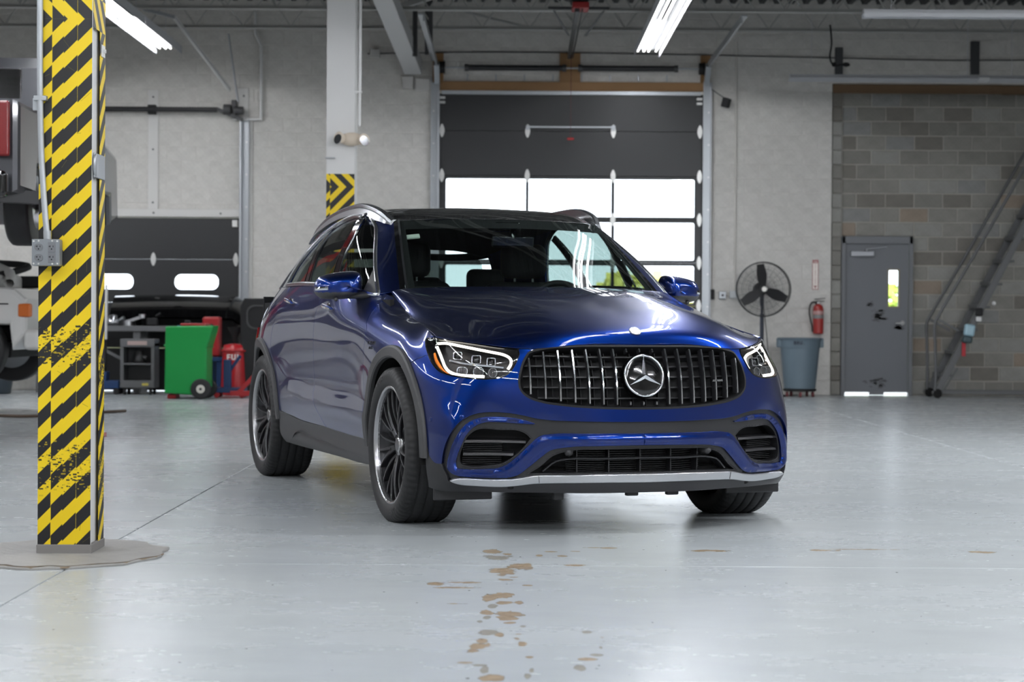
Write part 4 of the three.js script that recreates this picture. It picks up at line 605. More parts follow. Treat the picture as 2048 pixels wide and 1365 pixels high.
{ // rolling ladder
  const z = -25.1, l = thing('rolling_ladder', 'grey steel rolling ladder with handrails leaning up to the right against the bare block wall', 'ladder'), gm = std(lin(0.1, 0.103, 0.105), 0.55), P = (x, y, dz = 0) => [x, y, z + dz];
  const A = [5.36, 0.1], B = [6.95, 3.15], at = (t) => [A[0] + (B[0] - A[0]) * t, A[1] + (B[1] - A[1]) * t];
  for (const [dz, o] of [[0, 0], [-0.5, 0.0]]) { part('stringer', beam(P(A[0] + 0.02, A[1], dz), P(B[0], B[1], dz), 0.03, 0.085, [1, 0.5, 0]), gm, l); part('handrail', tube([P(5.34, 0.09, dz), P(5.345, 0.35, dz), P(5.335, 0.7, dz), P(5.33, 0.93, dz), P(5.42, 1.12, dz), P(5.9, 1.95, dz), P(6.9, 3.72, dz)], 0.02, 60, 8), gm, l); part('rail_brace', beam(P(5.36, 1.0, dz), P(5.63, 0.85, dz), 0.025, 0.03), gm, l); }
  for (let k = 0; k < 10; k++) { const [x, y] = at(0.06 + k * 0.095); part('step', [box(0.16, 0.03, 0.48, x + 0.04, y, z - 0.25, 0.004), box(0.012, 0.05, 0.5, x - 0.04, y + 0.01, z - 0.25, 0.003)], gm, l); }
  part('base_frame', [beam(P(5.3, 0.07), P(7.2, 0.07), 0.03, 0.04), beam(P(5.3, 0.07, -0.5), P(7.2, 0.07, -0.5), 0.03, 0.04), beam(P(6.9, 0.07), P(6.9, 3.0), 0.03, 0.04), beam(P(5.45, 0.1), P(5.62, 0.38), 0.02, 0.02)], gm, l); part('caster', [0, -0.5].map((dz) => xf(disc(0.06, 0.035, 20, 0.006), { r: [Math.PI / 2, 0, 0], p: P(5.37, 0.06, dz) })), M.black, l); part('red_tag', box(0.05, 0.2, 0.01, 5.685, 0.63, z + 0.05, 0.004), std(lin(0.4, 0.02, 0.03), 0.6), l, 'red warning tag'); part('white_label', [box(0.07, 0.06, 0.02, 5.87, 1.0, z + 0.05, 0.01), xf(new THREE.SphereGeometry(0.025, 10, 8), { p: [6.06, 1.2, z + 0.05] })], std(lin(0.7, 0.7, 0.7), 0.5), l); part('black_clamp', box(0.09, 0.1, 0.06, 5.88, 1.09, z + 0.03, 0.02, 2), M.dark, l);
  const bt = thing('plastic_bottle', 'pale blue plastic jug with dark bottom hung on the rolling ladder', 'bottle', [5.735, 0.8, z + 0.09]); part('bottle', xf(box(0.13, 0.15, 0.1, 0, 0.06, 0, 0.03, 3), { r: [0, 0, -0.15] }), std(lin(0.33, 0.5, 0.58), 0.4), bt); part('lower_part', xf(box(0.12, 0.09, 0.095, -0.01, -0.06, 0, 0.025, 3), { r: [0, 0, -0.15] }), std(lin(0.03, 0.06, 0.07), 0.4), bt);
}
// ---------- things on the left: benches, bins, lifts and vehicles ----------
const steel = std(lin(0.12, 0.122, 0.126), 0.5), redM = std(lin(0.36, 0.012, 0.016), 0.4), blueM = std(lin(0.012, 0.045, 0.14), 0.4);
{
  const w = thing('workbench', 'grey steel workbench with a thick top left of the green bin', 'workbench', [-4.75, 0, -25.35]);
  part('bench_top', box(1.5, 0.07, 0.6, -0.1, 0.815, 0, 0.006), steel, w); for (const [x, z] of [[0.02, 0.24], [0.6, 0.24], [-0.75, 0.24], [0.02, -0.24], [0.6, -0.24], [-0.75, -0.24]]) part('leg', box(0.09, 0.78, 0.06, x, 0.39, z, 0.004), steel, w); part('brace', beam([-0.4, 0.55, 0.24], [0.0, 0.34, 0.24], 0.02, 0.04), steel, w);
  const c = thing('tool_cart', 'small grey open tool cart on casters in front of the workbench', 'cart', [-4.62, 0, -24.72]);
  part('frame', [box(0.42, 0.1, 0.36, 0, 0.64, 0, 0.008), box(0.42, 0.09, 0.36, 0, 0.13, 0, 0.008), box(0.04, 0.48, 0.34, -0.19, 0.4, 0, 0.004), box(0.04, 0.48, 0.34, 0.19, 0.4, 0, 0.004), box(0.36, 0.02, 0.34, 0, 0.38, 0, 0.003), box(0.38, 0.5, 0.02, 0, 0.4, -0.16, 0.003)], steel, c); part('name_plate', box(0.24, 0.05, 0.006, 0, 0.64, 0.183, 0.002), std(lin(0.4, 0.3, 0.28), 0.5), c); part('yellow_label', box(0.08, 0.03, 0.006, 0.1, 0.13, 0.183, 0.002), std(lin(0.6, 0.5, 0.1), 0.5), c); for (const [x, z] of [[-0.16, 0.13], [0.16, 0.13], [-0.16, -0.13], [0.16, -0.13]]) part('caster', [xf(disc(0.04, 0.03, 16, 0.004), { r: [0, 0, Math.PI / 2], p: [x, 0.04, z] }), box(0.03, 0.05, 0.03, x, 0.075, z, 0.004)], M.dark, c);
  const inC = thing('machine_part', 'dark metal part standing inside the grey tool cart', 'part', [-4.62, 0.39, -24.7]); part('body', [lathe([[0, 0.16], [0.05, 0.15], [0.06, 0.05], [0.08, 0], [0, 0]], 20), bar([0, 0.1, 0], [0.1, 0.06, 0.05], 0.02)], M.clad, inC);
  // clutter
  const r = rng(8); const bits = [[-5.35, 'coil of grey hose lying on the workbench'], [-5.05, 'shiny pump housing lying on the workbench'], [-4.78, 'silver engine bracket lying on the workbench'], [-4.55, 'black sensor housing lying on the workbench']];
  bits.forEach(([x, l], i) => { const t = thing(['hose_coil', 'pump_housing', 'engine_bracket', 'sensor_housing'][i], l, 'engine part', [x, 0.851, -25.2]); part('body', i === 0 ? [new THREE.TorusGeometry(0.09, 0.025, 8, 24).rotateX(1.5).translate(0, 0.03, 0), new THREE.TorusGeometry(0.08, 0.02, 8, 24).rotateX(1.4).translate(0.02, 0.07, 0)] : i === 1 ? [lathe([[0, 0.14], [0.06, 0.13], [0.08, 0.06], [0.1, 0.0], [0, 0]], 20), bar([0.05, 0.05, 0], [0.15, 0.1, 0.05], 0.025)] : i === 2 ? [beam([-0.12, 0.04, 0], [0.12, 0.12, 0], 0.06, 0.04), disc(0.06, 0.06, 18).translate(-0.08, 0.03, 0), disc(0.045, 0.05, 18).translate(0.1, 0.12, 0)] : [box(0.14, 0.1, 0.12, 0, 0.05, 0, 0.02, 2), bar([0, 0.09, 0], [0.1, 0.16, 0], 0.015)], [M.clad, M.satinChrome, M.alu, M.dark][i], t); });
  const rag = thing('blue_rag', 'light blue gloves and rag hanging over the bench edge beside the green bin', 'rag', [-4.16, 0.72, -24.98]); { const rows = []; for (let i = 0; i <= 10; i++) { const t = i / 10; rows.push(Array.from({ length: 9 }, (_, j) => { const s = j / 8 - 0.5; return V3(s * (0.12 + 0.06 * t) + 0.09 * t * 0 - 0.06 * t + 0.02 * Math.sin(5 * t + j), 0.14 - 0.3 * t * t - 0.04 * Math.abs(s), 0.02 * Math.sin(j * 1.9 + t * 4) + 0.05 * (1 - t)); })); } part('cloth', [sweep(rows, { ring: false, smooth: true }), sweep(rows.map((q) => q.map((p) => p.clone().add(V3(0, 0.002, -0.006)))), { ring: false, smooth: true })], std(lin(0.25, 0.5, 0.68), 0.7), rag); }
  // black bonnet laid across the bench
  const hb = thing('loose_bonnet', 'glossy black vehicle bonnet lying across stands behind the bench', 'car part', [-4.1, 0.86, -25.45]); { const rows = []; for (let i = 0; i <= 16; i++) { const t = i / 16, x = -1.0 + 1.78 * t; rows.push(Array.from({ length: 11 }, (_, j) => { const s = j / 10; return V3(x, 0.1 + 0.3 * Math.sin(Math.min(1, s * 1.15) * 1.35) - 0.1 * (t - 0.45) ** 2 - (t > 0.92 ? 0.06 : 0), 0.28 - 0.5 * s); })); } part('panel', [sweep(rows, { ring: false, smooth: true }), sweep(rows.map((q) => q.map((p) => p.clone().add(V3(0, -0.02, -0.01)))), { ring: false, smooth: true })], M.blackGloss, hb); part('support', [box(0.05, 0.9, 0.4, 0.6, -0.4, 0, 0.005), box(0.05, 0.2, 0.4, -0.7, 0.05, 0, 0.005), box(1.3, 0.03, 0.3, 0, 0.12, -0.05, 0.005)], M.dark, hb); }
  // green wheeled bin
  const g = thing('green_bin', 'bright green wheeled plastic drain caddy with a pouring lip and white print', 'bin', [-3.83, 0, -23.55]), gp = std(lin(0.0, 0.26, 0.045), 0.42);
  part('body', extrude([[-0.24, 0.07], [0.18, 0.045], [0.255, 0.14], [0.255, 0.6], [0.275, 0.66], [0.315, 0.79], [0.33, 0.86], [0.3, 0.865], [0.06, 0.862], [-0.2, 0.855], [-0.232, 0.85]], 0.42, { bevel: 0.02, seg: 3 }).translate(0, 0, -0.21), gp, g); part('rib', [[-0.08], [0.09]].map(([x]) => box(0.012, 0.5, 0.012, x, 0.34, 0.212, 0.005)), gp, g); part('rim', extrude([[-0.25, 0.62], [0.26, 0.6], [0.275, 0.615], [-0.25, 0.64]], 0.44, { bevel: 0.006 }).translate(0, 0, -0.22), gp, g);
  part('tray', box(0.3, 0.03, 0.3, 0.08, 0.875, 0, 0.01), redM, g); part('lid_fitting', [box(0.06, 0.05, 0.08, 0.0, 0.9, 0.05, 0.01), bar([0.28, 0.83, 0.1], [0.3, 0.88, 0.1], 0.02)], M.dark, g); part('white_print', [extrude([[-0.1, 0.73], [0.08, 0.73], [0.08, 0.75], [-0.1, 0.75]], 0.002), extrude([[-0.09, 0.66], [0.07, 0.66], [0.075, 0.72], [-0.095, 0.72]], 0.002, { holes: [[[-0.08, 0.67], [-0.06, 0.67], [-0.06, 0.71], [-0.08, 0.71]], [[-0.04, 0.67], [-0.015, 0.67], [-0.015, 0.71], [-0.04, 0.71]], [[0.005, 0.67], [0.03, 0.67], [0.03, 0.71], [0.005, 0.71]]] }), disc(0.02, 0.002, 16).rotateX(Math.PI / 2).translate(-0.02, 0.78, 0.001)].map((q) => q.translate(-0.02, 0, 0.2102)), std(lin(0.7, 0.75, 0.7), 0.5), g);
  for (const z of [0.24, -0.24]) { const q = part('caddy_wheel', xf(lathe([[0.05, 0.03], [0.1, 0.035], [0.118, 0.025], [0.12, 0], [0.118, -0.025], [0.1, -0.035], [0.05, -0.03]], 32), { r: [Math.PI / 2, 0, 0], p: [0.19, 0.122, z] }), M.rubber, g); part('wheel_hub', xf(disc(0.07, 0.06, 24, 0.01), { r: [Math.PI / 2, 0, 0], p: [0.19, 0.122, z] }), std(lin(0.6, 0.58, 0.52), 0.5), q); part('axle', xf(disc(0.015, 0.075, 10), { r: [Math.PI / 2, 0, 0], p: [0.19, 0.122, z] }), M.dark, q); } part('foot', box(0.1, 0.05, 0.3, -0.17, 0.03, 0, 0.008), redM, g);
  // red drum, can, blue bottle jack, stands
  const d = thing('red_drum', 'red plastic fuel drum with white letters behind the green bin', 'drum', [-3.42, 0, -24.6]); part('body', lathe([[0, 0], [0.17, 0], [0.18, 0.02], [0.165, 0.3], [0.155, 0.55], [0.14, 0.62], [0.06, 0.64], [0, 0.64]], 30), phys(lin(0.4, 0.01, 0.015), 0.3, 0, { clearcoat: 0.4 }), d); part('band', [0.05, 0.55].map((y) => new THREE.TorusGeometry(0.165, 0.012, 8, 30).rotateX(Math.PI / 2).translate(0, y, 0)), redM, d); { const t = lettering('FUL', 0.07, 0.002); t.computeBoundingBox(); part('lettering', t.translate(-t.boundingBox.max.x / 2, 0.44, 0.16), std(lin(0.75, 0.72, 0.7), 0.5), d); }
  const fn = thing('black_funnel', 'black funnel standing on the red drum', 'funnel', [-3.42, 0.645, -24.6]); part('cone', lathe([[0.09, 0.2], [0.03, 0.08], [0.015, 0.0], [0.02, 0.0], [0.035, 0.08], [0.1, 0.2]], 24), M.dark, fn);
  const c2 = thing('red_can', 'tall red can on a blue stand behind the green bin', 'can', [-3.75, 0, -24.9]); part('can', box(0.22, 0.5, 0.2, 0, 0.72, 0, 0.03, 2), redM, c2); part('stand', [box(0.3, 0.05, 0.26, 0, 0.44, 0, 0.006), box(0.06, 0.44, 0.06, -0.1, 0.22, 0.08, 0.005), box(0.06, 0.44, 0.06, 0.1, 0.22, 0.08, 0.005), box(0.06, 0.44, 0.06, 0, 0.22, -0.08, 0.005)], blueM, c2);
  const bj = thing('blue_jack', 'blue transmission jack between the green bin and the red drum', 'jack', [-3.36, 0, -23.95]); part('frame', [box(0.36, 0.06, 0.3, -0.02, 0.09, 0, 0.008), box(0.09, 0.35, 0.09, -0.06, 0.28, 0, 0.01), bar([-0.05, 0.3, 0], [0.1, 0.5, 0.05], 0.02)], blueM, bj); for (const [x, z] of [[-0.17, 0.13], [0.13, 0.13], [-0.17, -0.13], [0.13, -0.13]]) part('caster', xf(disc(0.035, 0.03, 14, 0.004), { r: [Math.PI / 2, 0, 0], p: [x, 0.035, z] }), redM, bj);
  const st = thing('red_stand', 'red steel engine stand leg frame behind the SUV rear wheel', 'stand', [-3.05, 0, -23.7]); part('frame', [beam([-0.3, 0.06, 0], [0.35, 0.06, 0], 0.06, 0.06), beam([-0.2, 0.07, 0], [0.2, 0.5, 0], 0.05, 0.05), beam([0.2, 0.06, -0.3], [0.2, 0.75, -0.3], 0.06, 0.06), beam([0.2, 0.06, 0], [0.2, 0.06, -0.3], 0.06, 0.06)], redM, st);
  const dr = thing('loose_car_door', 'matte black car door trim panel standing upright behind the SUV', 'car part', [-3.05, 0, -24.6]); part('panel', extrude([[-0.28, 0.1], [0.5, 0.1], [0.56, 0.5], [0.56, 1.12], [0.4, 1.2], [-0.25, 1.2], [-0.3, 1.1]], 0.08, { bevel: 0.02, seg: 2, holes: [] }), M.dark, dr); part('recess_frame', extrude(roundRect(0.3, 0.3, 0.1, 5, -0.07, 0.97), 0.02, { holes: [roundRect(0.26, 0.26, 0.09, 5, -0.07, 0.97)] }).translate(0, 0, 0.09), M.clad, dr); part('latch', box(0.04, 0.07, 0.03, 0.02, 0.96, 0.1, 0.006), M.silver, dr); part('foot', [box(0.06, 0.12, 0.3, -0.2, 0.05, 0.04, 0.005), box(0.06, 0.12, 0.3, 0.4, 0.05, 0.04, 0.005)], M.dark, dr);
  const fj = thing('floor_jack', 'blue floor jack with a tall white handle left of the tool cart', 'jack', [-5.03, 0, -24.75]); part('base', [box(0.3, 0.1, 0.28, 0.02, 0.12, 0, 0.015, 2), box(0.12, 0.12, 0.2, -0.05, 0.22, 0, 0.01)], blueM, fj); for (const [x, z] of [[-0.12, 0.13], [0.14, 0.13], [-0.12, -0.13], [0.14, -0.13]]) part('caster', xf(disc(0.04, 0.03, 14, 0.004), { r: [Math.PI / 2, 0, 0], p: [x, 0.04, z] }), M.dark, fj); part('handle', bar([-0.02, 0.68, 0], [-0.015, 1.36, 0], 0.018, 12), white, fj, 'white handle'); part('handle_rod', bar([-0.03, 0.2, 0], [-0.02, 0.7, 0], 0.014, 12), M.dark, fj);
  const ys = thing('yellow_stand', 'yellow upright jack stand beside the striped column', 'stand', [-5.1, 0, -23.6]); part('post', [box(0.06, 0.55, 0.06, 0, 0.33, 0, 0.006), beam([-0.12, 0.02, 0.12], [0, 0.3, 0], 0.03, 0.03), beam([0.12, 0.02, 0.12], [0, 0.3, 0], 0.03, 0.03), beam([0, 0.02, -0.15], [0, 0.3, 0], 0.03, 0.03)], std(lin(0.6, 0.42, 0.02), 0.45), ys);
  const hs = thing('air_hose', 'brown air hose lying on the floor at the left edge', 'hose'); part('hose', tube([[-5.2, 0.014, -19.2], [-4.6, 0.014, -18.9], [-4.2, 0.014, -19.6], [-3.9, 0.014, -20.1]], 0.014, 50, 8), std(lin(0.09, 0.06, 0.04), 0.6), hs);
}
// two-post lifts
function lift(x0, x1, z, armY, label) {
  const l = thing('vehicle_lift', label, 'lift', [0, 0, z]);
  for (const [x, s] of [[x0, 1], [x1, -1]]) { part('post', [box(0.26, 3.5, 0.012, x, 1.75, -0.14, 0.003), box(0.012, 3.5, 0.28, x - 0.125, 1.75, 0, 0.003), box(0.012, 3.5, 0.28, x + 0.125, 1.75, 0, 0.003), box(0.3, 0.03, 0.36, x, 0.015, 0, 0.004)], redM, l); part('carriage', box(0.22, 0.7, 0.22, x, armY + 0.2, 0.02, 0.01), M.clad, l); for (const q of [1, -1]) { part('swing_arm', [beam([x + s * 0.1, armY - 0.08, q * 0.1], [x + s * 0.78, armY - 0.08, q * 0.9], 0.11, 0.1), disc(0.06, 0.05, 16).translate(x + s * 0.78, armY - 0.01, q * 0.9)], M.clad, l); } }
  return l;
}
lift(-5.97, -3.42, -15.9, 1.97, 'red two post vehicle lift holding up the grey pickup truck');
// vehicles
function roadWheel(parent, x, y, z, r) { const w = part('wheel', xf(lathe([[r * 0.6, 0.1], [r * 0.9, 0.115], [r * 0.98, 0.09], [r, 0.06], [r, -0.06], [r * 0.98, -0.09], [r * 0.6, -0.1]], 36), { r: [0, 0, Math.PI / 2], p: [x, y, z] }), M.rubber, parent); part('wheel_rim', xf(lathe([[0, 0.07], [r * 0.2, 0.08], [r * 0.5, 0.05], [r * 0.6, 0.1], [r * 0.62, 0.08], [r * 0.62, -0.1], [0, -0.1]], 30), { r: [0, 0, -Math.sign(x || 1) * Math.PI / 2], p: [x, y, z] }), M.alu, w); }
{
  const t = thing('pickup_truck', 'dark grey pickup truck raised on the lift, tailgate towards the camera', 'truck', [-4.72, 1.66, -15.0], 0.06), pm = phys(lin(0.06, 0.062, 0.07), 0.3, 0.4, { clearcoat: 1, clearcoatRoughness: 0.05 });
  const prof = [[0.05, 0.25], [0.05, 0.95], [1.9, 0.98], [1.95, 1.42], [2.3, 1.55], [3.6, 1.55], [4.2, 1.05], [5.4, 0.95], [5.55, 0.3], [5.0, 0.22], [4.95, 0.5], [4.1, 0.5], [4.05, 0.42], [1.75, 0.42], [1.7, 0.52], [0.85, 0.52], [0.8, 0.25]];
  part('body', extrude(prof, 1.86, { bevel: 0.05, seg: 2 }).rotateY(Math.PI / 2).translate(-0.93, 0, 0), pm, t); const tg = part('tailgate', [box(1.5, 0.52, 0.05, 0, 0.68, 0.02, 0.02, 2), box(1.3, 0.06, 0.03, 0, 0.86, 0.05, 0.012, 2), box(0.34, 0.09, 0.03, 0, 0.78, 0.05, 0.02, 2)], pm, t); part('tailgate_badge', [lettering('4X4', 0.07, 0.006).translate(0.38, 0.72, 0.046), box(0.22, 0.03, 0.008, 0.45, 0.55, 0.048, 0.003)], M.chrome, tg); for (const s of [1, -1]) part('tail_lamp', box(0.13, 0.42, 0.06, s * 0.86, 0.72, 0.03, 0.02, 2), std(lin(0.2, 0.008, 0.01), 0.2), t); part('rear_bumper', [box(1.84, 0.2, 0.14, 0, 0.3, 0.08, 0.04, 3), box(0.4, 0.14, 0.04, 0, 0.3, 0.14, 0.01)], M.blackGloss, t); part('rear_window', box(1.3, 0.32, 0.02, 0, 1.25, -1.93, 0.01), M.blackGloss, t); part('side_window', [1, -1].map((s) => box(0.02, 0.32, 1.4, s * 0.94, 1.27, -2.95, 0.01)), M.blackGloss, t); for (const [x, z] of [[0.8, -1.27], [-0.8, -1.27], [0.8, -4.52], [-0.8, -4.52]]) roadWheel(t, x, 0.24, z, 0.36); part('frame_rail', [box(0.1, 0.08, 5, 0.45, 0.37, -2.7, 0.01), box(0.1, 0.08, 5, -0.45, 0.37, -2.7, 0.01)], M.dark, t);
  const s = thing('white_suv', 'old white SUV with its bonnet off standing on jack stands at the left edge', 'car', [-6.72, 0.28, -19.9], Math.PI / 2 - 0.03), wm = phys(lin(0.62, 0.62, 0.6), 0.3, 0, { clearcoat: 0.8, clearcoatRoughness: 0.05 });
  const sp = [[-2.3, 0.35], [-2.35, 0.95], [-2.2, 1.6], [-1.9, 1.68], [0.2, 1.68], [0.75, 1.05], [2.0, 0.95], [2.12, 0.85], [2.12, 0.5], [1.98, 0.36], [1.95, 0.6], [1.15, 0.6], [1.1, 0.33], [-1.0, 0.33], [-1.05, 0.6], [-1.85, 0.6], [-1.9, 0.35]];
  part('body', extrude(sp, 1.66, { bevel: 0.05, seg: 2 }).rotateY(-Math.PI / 2).translate(0.83, 0, 0), wm, s); part('front_bumper', box(1.78, 0.2, 0.16, 0, 0.46, 2.17, 0.05, 3), wm, s); part('side_stripe', [1, -1].map((q) => box(0.012, 0.05, 0.5, q * 0.885, 0.74, 1.5, 0.003)), std(lin(0.45, 0.02, 0.02), 0.4), s); part('turn_lamp', [1, -1].map((q) => box(0.1, 0.13, 0.12, q * 0.84, 0.74, 2.1, 0.02, 2)), std(lin(0.6, 0.14, 0.02), 0.25), s); part('belt_seam', [1, -1].map((q) => box(0.01, 0.012, 1.3, q * 0.884, 0.8, 1.3, 0.002)), M.dark, s); part('engine_cover', [box(1.0, 0.14, 0.8, 0, 1.02, 1.35, 0.04, 2), xf(new THREE.SphereGeometry(0.16, 14, 10), { s: [1, 0.7, 1], p: [-0.4, 1.06, 1.5] }), tube([[0.3, 1.05, 1.7], [0, 1.16, 1.6], [-0.3, 1.1, 1.8], [-0.5, 1.0, 1.85]], 0.05, 20, 8)], std(lin(0.5, 0.5, 0.48), 0.5), s); part('engine_hoses', [tube([[0.5, 1.02, 1.2], [0.3, 1.2, 1.3], [0.0, 1.18, 1.9], [-0.4, 1.05, 1.6]], 0.035, 24, 8), box(0.4, 0.12, 0.3, 0.5, 1.03, 1.8, 0.03, 2)], M.dark, s); part('side_window', [1, -1].map((q) => extrude([[-1.95, 1.08], [0.55, 1.08], [0.15, 1.55], [-1.85, 1.55]], 0.01).rotateY(-Math.PI / 2).translate(q * 0.885 + (q > 0 ? 0.01 : 0), 0, 0)), M.blackGloss, s); for (const [x, z] of [[0.74, 1.55], [-0.74, 1.55], [0.74, -1.45], [-0.74, -1.45]]) roadWheel(s, x, 0.36, z, 0.35); part('underbody', box(1.2, 0.16, 3.8, 0, 0.36, 0, 0.02), M.dark, s);
  for (const [x, z, l] of [[-5.9, -19.4, 'front near'], [-5.9, -20.4, 'front far'], [-7.9, -19.4, 'rear near'], [-7.9, -20.4, 'rear far']]) { const j = thing('jack_stand', `steel jack stand under the ${l} side of the white SUV`, 'jack stand', [x, 0, z], 0, 'jack stands under the white SUV'); part('stand', [box(0.06, 0.42, 0.06, 0, 0.35, 0, 0.006), ...[[1, 1], [1, -1], [-1, 1], [-1, -1]].map(([a, b]) => beam([a * 0.12, 0, b * 0.12], [0, 0.34, 0], 0.025, 0.025)), box(0.1, 0.02, 0.1, 0, 0.56, 0, 0.004)], redM, j); }
  const rk = thing('perforated_post', 'grey perforated steel rack post at the left edge by the wall', 'rack', [-5.98, 0, -25.2]); part('post', extrude([[-0.035, 0], [0.035, 0], [0.035, 0.62], [-0.035, 0.62]], 0.04, { holes: Array.from({ length: 7 }, (_, i) => roundRect(0.02, 0.02, 0.009, 3, 0, 0.06 + i * 0.08)) }), steel, rk); part('shelf', box(1.2, 0.04, 0.4, -0.6, 0.63, -0.15, 0.005), steel, rk); part('rear_post', [box(0.05, 0.62, 0.04, -1.15, 0.31, 0, 0.004), box(0.05, 0.62, 0.04, -1.15, 0.31, -0.32, 0.004), box(0.05, 0.62, 0.04, 0, 0.31, -0.32, 0.004)], steel, rk);
  const tb = thing('grey_tub', 'blue grey plastic tub under the white SUV at the left edge', 'tub', [-6.5, 0, -24.6]); part('tub', lathe([[0, 0.01], [0.3, 0.01], [0.36, 0.4], [0.38, 0.42], [0.36, 0.42], [0.29, 0.03], [0, 0.03]], 32), std(lin(0.06, 0.08, 0.1), 0.5), tb);
}
// ---------- the car's skin, in metres from the ground under the front axle: x to the car's left, y up, z forward ----------
const col = (ys, xs, zs) => ys.map((y, i) => [Array.isArray(xs) ? xs[i] : xs, y, Array.isArray(zs) ? zs[i] : zs]);
const transpose = (cols) => cols[0].map((_, j) => cols.map((c) => c[j]));
const FY = [0.165, 0.23, 0.32, 0.42, 0.52, 0.61, 0.7, 0.78];
const skinCols = [
  col([...FY, 0.855], 0, [0.845, 0.864, 0.868, 0.866, 0.862, 0.858, 0.848, 0.826, 0.788]),
  col([...FY, 0.854], 0.25, [0.828, 0.848, 0.852, 0.851, 0.848, 0.844, 0.832, 0.809, 0.774]),
  col([...FY, 0.834], 0.46, [0.745, 0.768, 0.78, 0.786, 0.788, 0.787, 0.778, 0.758, 0.742]),
  col([...FY, 0.842], 0.62, [0.67, 0.7, 0.715, 0.725, 0.728, 0.728, 0.72, 0.7, 0.65]),
  col([...FY, 0.868], 0.75, [0.585, 0.63, 0.65, 0.66, 0.662, 0.66, 0.645, 0.605, 0.5]),
  col([...FY, 0.886], 0.832, [0.5, 0.59, 0.61, 0.622, 0.612, 0.58, 0.545, 0.465, 0.35]),
  col([0.165, 0.23, 0.32, 0.42, 0.52, 0.61, 0.7, 0.795, 0.904], [0.875, 0.885, 0.888, 0.888, 0.888, 0.887, 0.886, 0.882, 0.825], [0.42, 0.49, 0.51, 0.52, 0.51, 0.48, 0.44, 0.34, 0.25]),
  col([0.17, 0.235, 0.325, 0.425, 0.525, 0.62, 0.715, 0.82, 0.92], [0.895, 0.912, 0.918, 0.92, 0.92, 0.919, 0.915, 0.9, 0.81], [0.34, 0.37, 0.38, 0.385, 0.38, 0.365, 0.34, 0.23, 0.16]),
  col([0.2, 0.26, 0.34, 0.44, 0.54, 0.65, 0.76, 0.87, 0.945], [0.9, 0.922, 0.932, 0.936, 0.938, 0.94, 0.936, 0.9, 0.797], [0.14, 0.14, 0.14, 0.14, 0.14, 0.13, 0.12, 0.07, 0.02]),
  col([0.22, 0.28, 0.36, 0.46, 0.56, 0.68, 0.79, 0.91, 0.99], [0.89, 0.922, 0.938, 0.944, 0.946, 0.949, 0.946, 0.91, 0.78], -0.25),
  col([0.24, 0.3, 0.38, 0.48, 0.58, 0.7, 0.82, 0.95, 1.085], [0.88, 0.908, 0.924, 0.933, 0.928, 0.933, 0.939, 0.918, 0.77], -0.62),
  col([0.24, 0.3, 0.38, 0.48, 0.58, 0.7, 0.83, 0.96, 1.112], [0.875, 0.9, 0.917, 0.932, 0.924, 0.929, 0.939, 0.931, 0.884], -1.1),
  col([0.24, 0.3, 0.38, 0.48, 0.58, 0.7, 0.84, 0.98, 1.14], [0.875, 0.9, 0.917, 0.932, 0.924, 0.93, 0.94, 0.933, 0.882], -1.7),
  col([0.24, 0.3, 0.38, 0.48, 0.58, 0.7, 0.84, 0.985, 1.15], [0.88, 0.908, 0.927, 0.94, 0.936, 0.941, 0.948, 0.937, 0.872], -2.2),
  col([0.25, 0.31, 0.39, 0.49, 0.6, 0.72, 0.85, 0.99, 1.152], [0.9, 0.932, 0.948, 0.954, 0.957, 0.96, 0.96, 0.94, 0.853], -2.6),
  col([0.26, 0.32, 0.4, 0.5, 0.6, 0.72, 0.84, 0.98, 1.152], [0.895, 0.93, 0.945, 0.953, 0.957, 0.958, 0.953, 0.92, 0.815], -2.92),
  col([0.26, 0.32, 0.4, 0.5, 0.6, 0.72, 0.84, 0.97, 1.14], [0.86, 0.885, 0.895, 0.903, 0.906, 0.904, 0.897, 0.865, 0.762], -3.22),
  col([0.26, 0.32, 0.4, 0.5, 0.6, 0.72, 0.84, 0.96, 1.12], [0.8, 0.825, 0.835, 0.84, 0.84, 0.836, 0.826, 0.79, 0.69], -3.5),
  col([0.28, 0.34, 0.42, 0.5, 0.6, 0.72, 0.84, 0.96, 1.1], [0.62, 0.65, 0.66, 0.665, 0.665, 0.66, 0.65, 0.62, 0.56], [-3.66, -3.7, -3.72, -3.73, -3.72, -3.7, -3.69, -3.66, -3.6]),
  col([0.28, 0.34, 0.42, 0.5, 0.6, 0.72, 0.84, 0.96, 1.09], 0.32, [-3.72, -3.77, -3.79, -3.8, -3.79, -3.76, -3.75, -3.72, -3.65]),
  col([0.28, 0.34, 0.42, 0.5, 0.6, 0.72, 0.84, 0.96, 1.085], 0, [-3.74, -3.79, -3.81, -3.82, -3.81, -3.78, -3.77, -3.74, -3.67]),
];
const smooth01 = (a, b, x) => { const t = Math.min(1, Math.max(0, (x - a) / (b - a))); return t * t * (3 - 2 * t); };
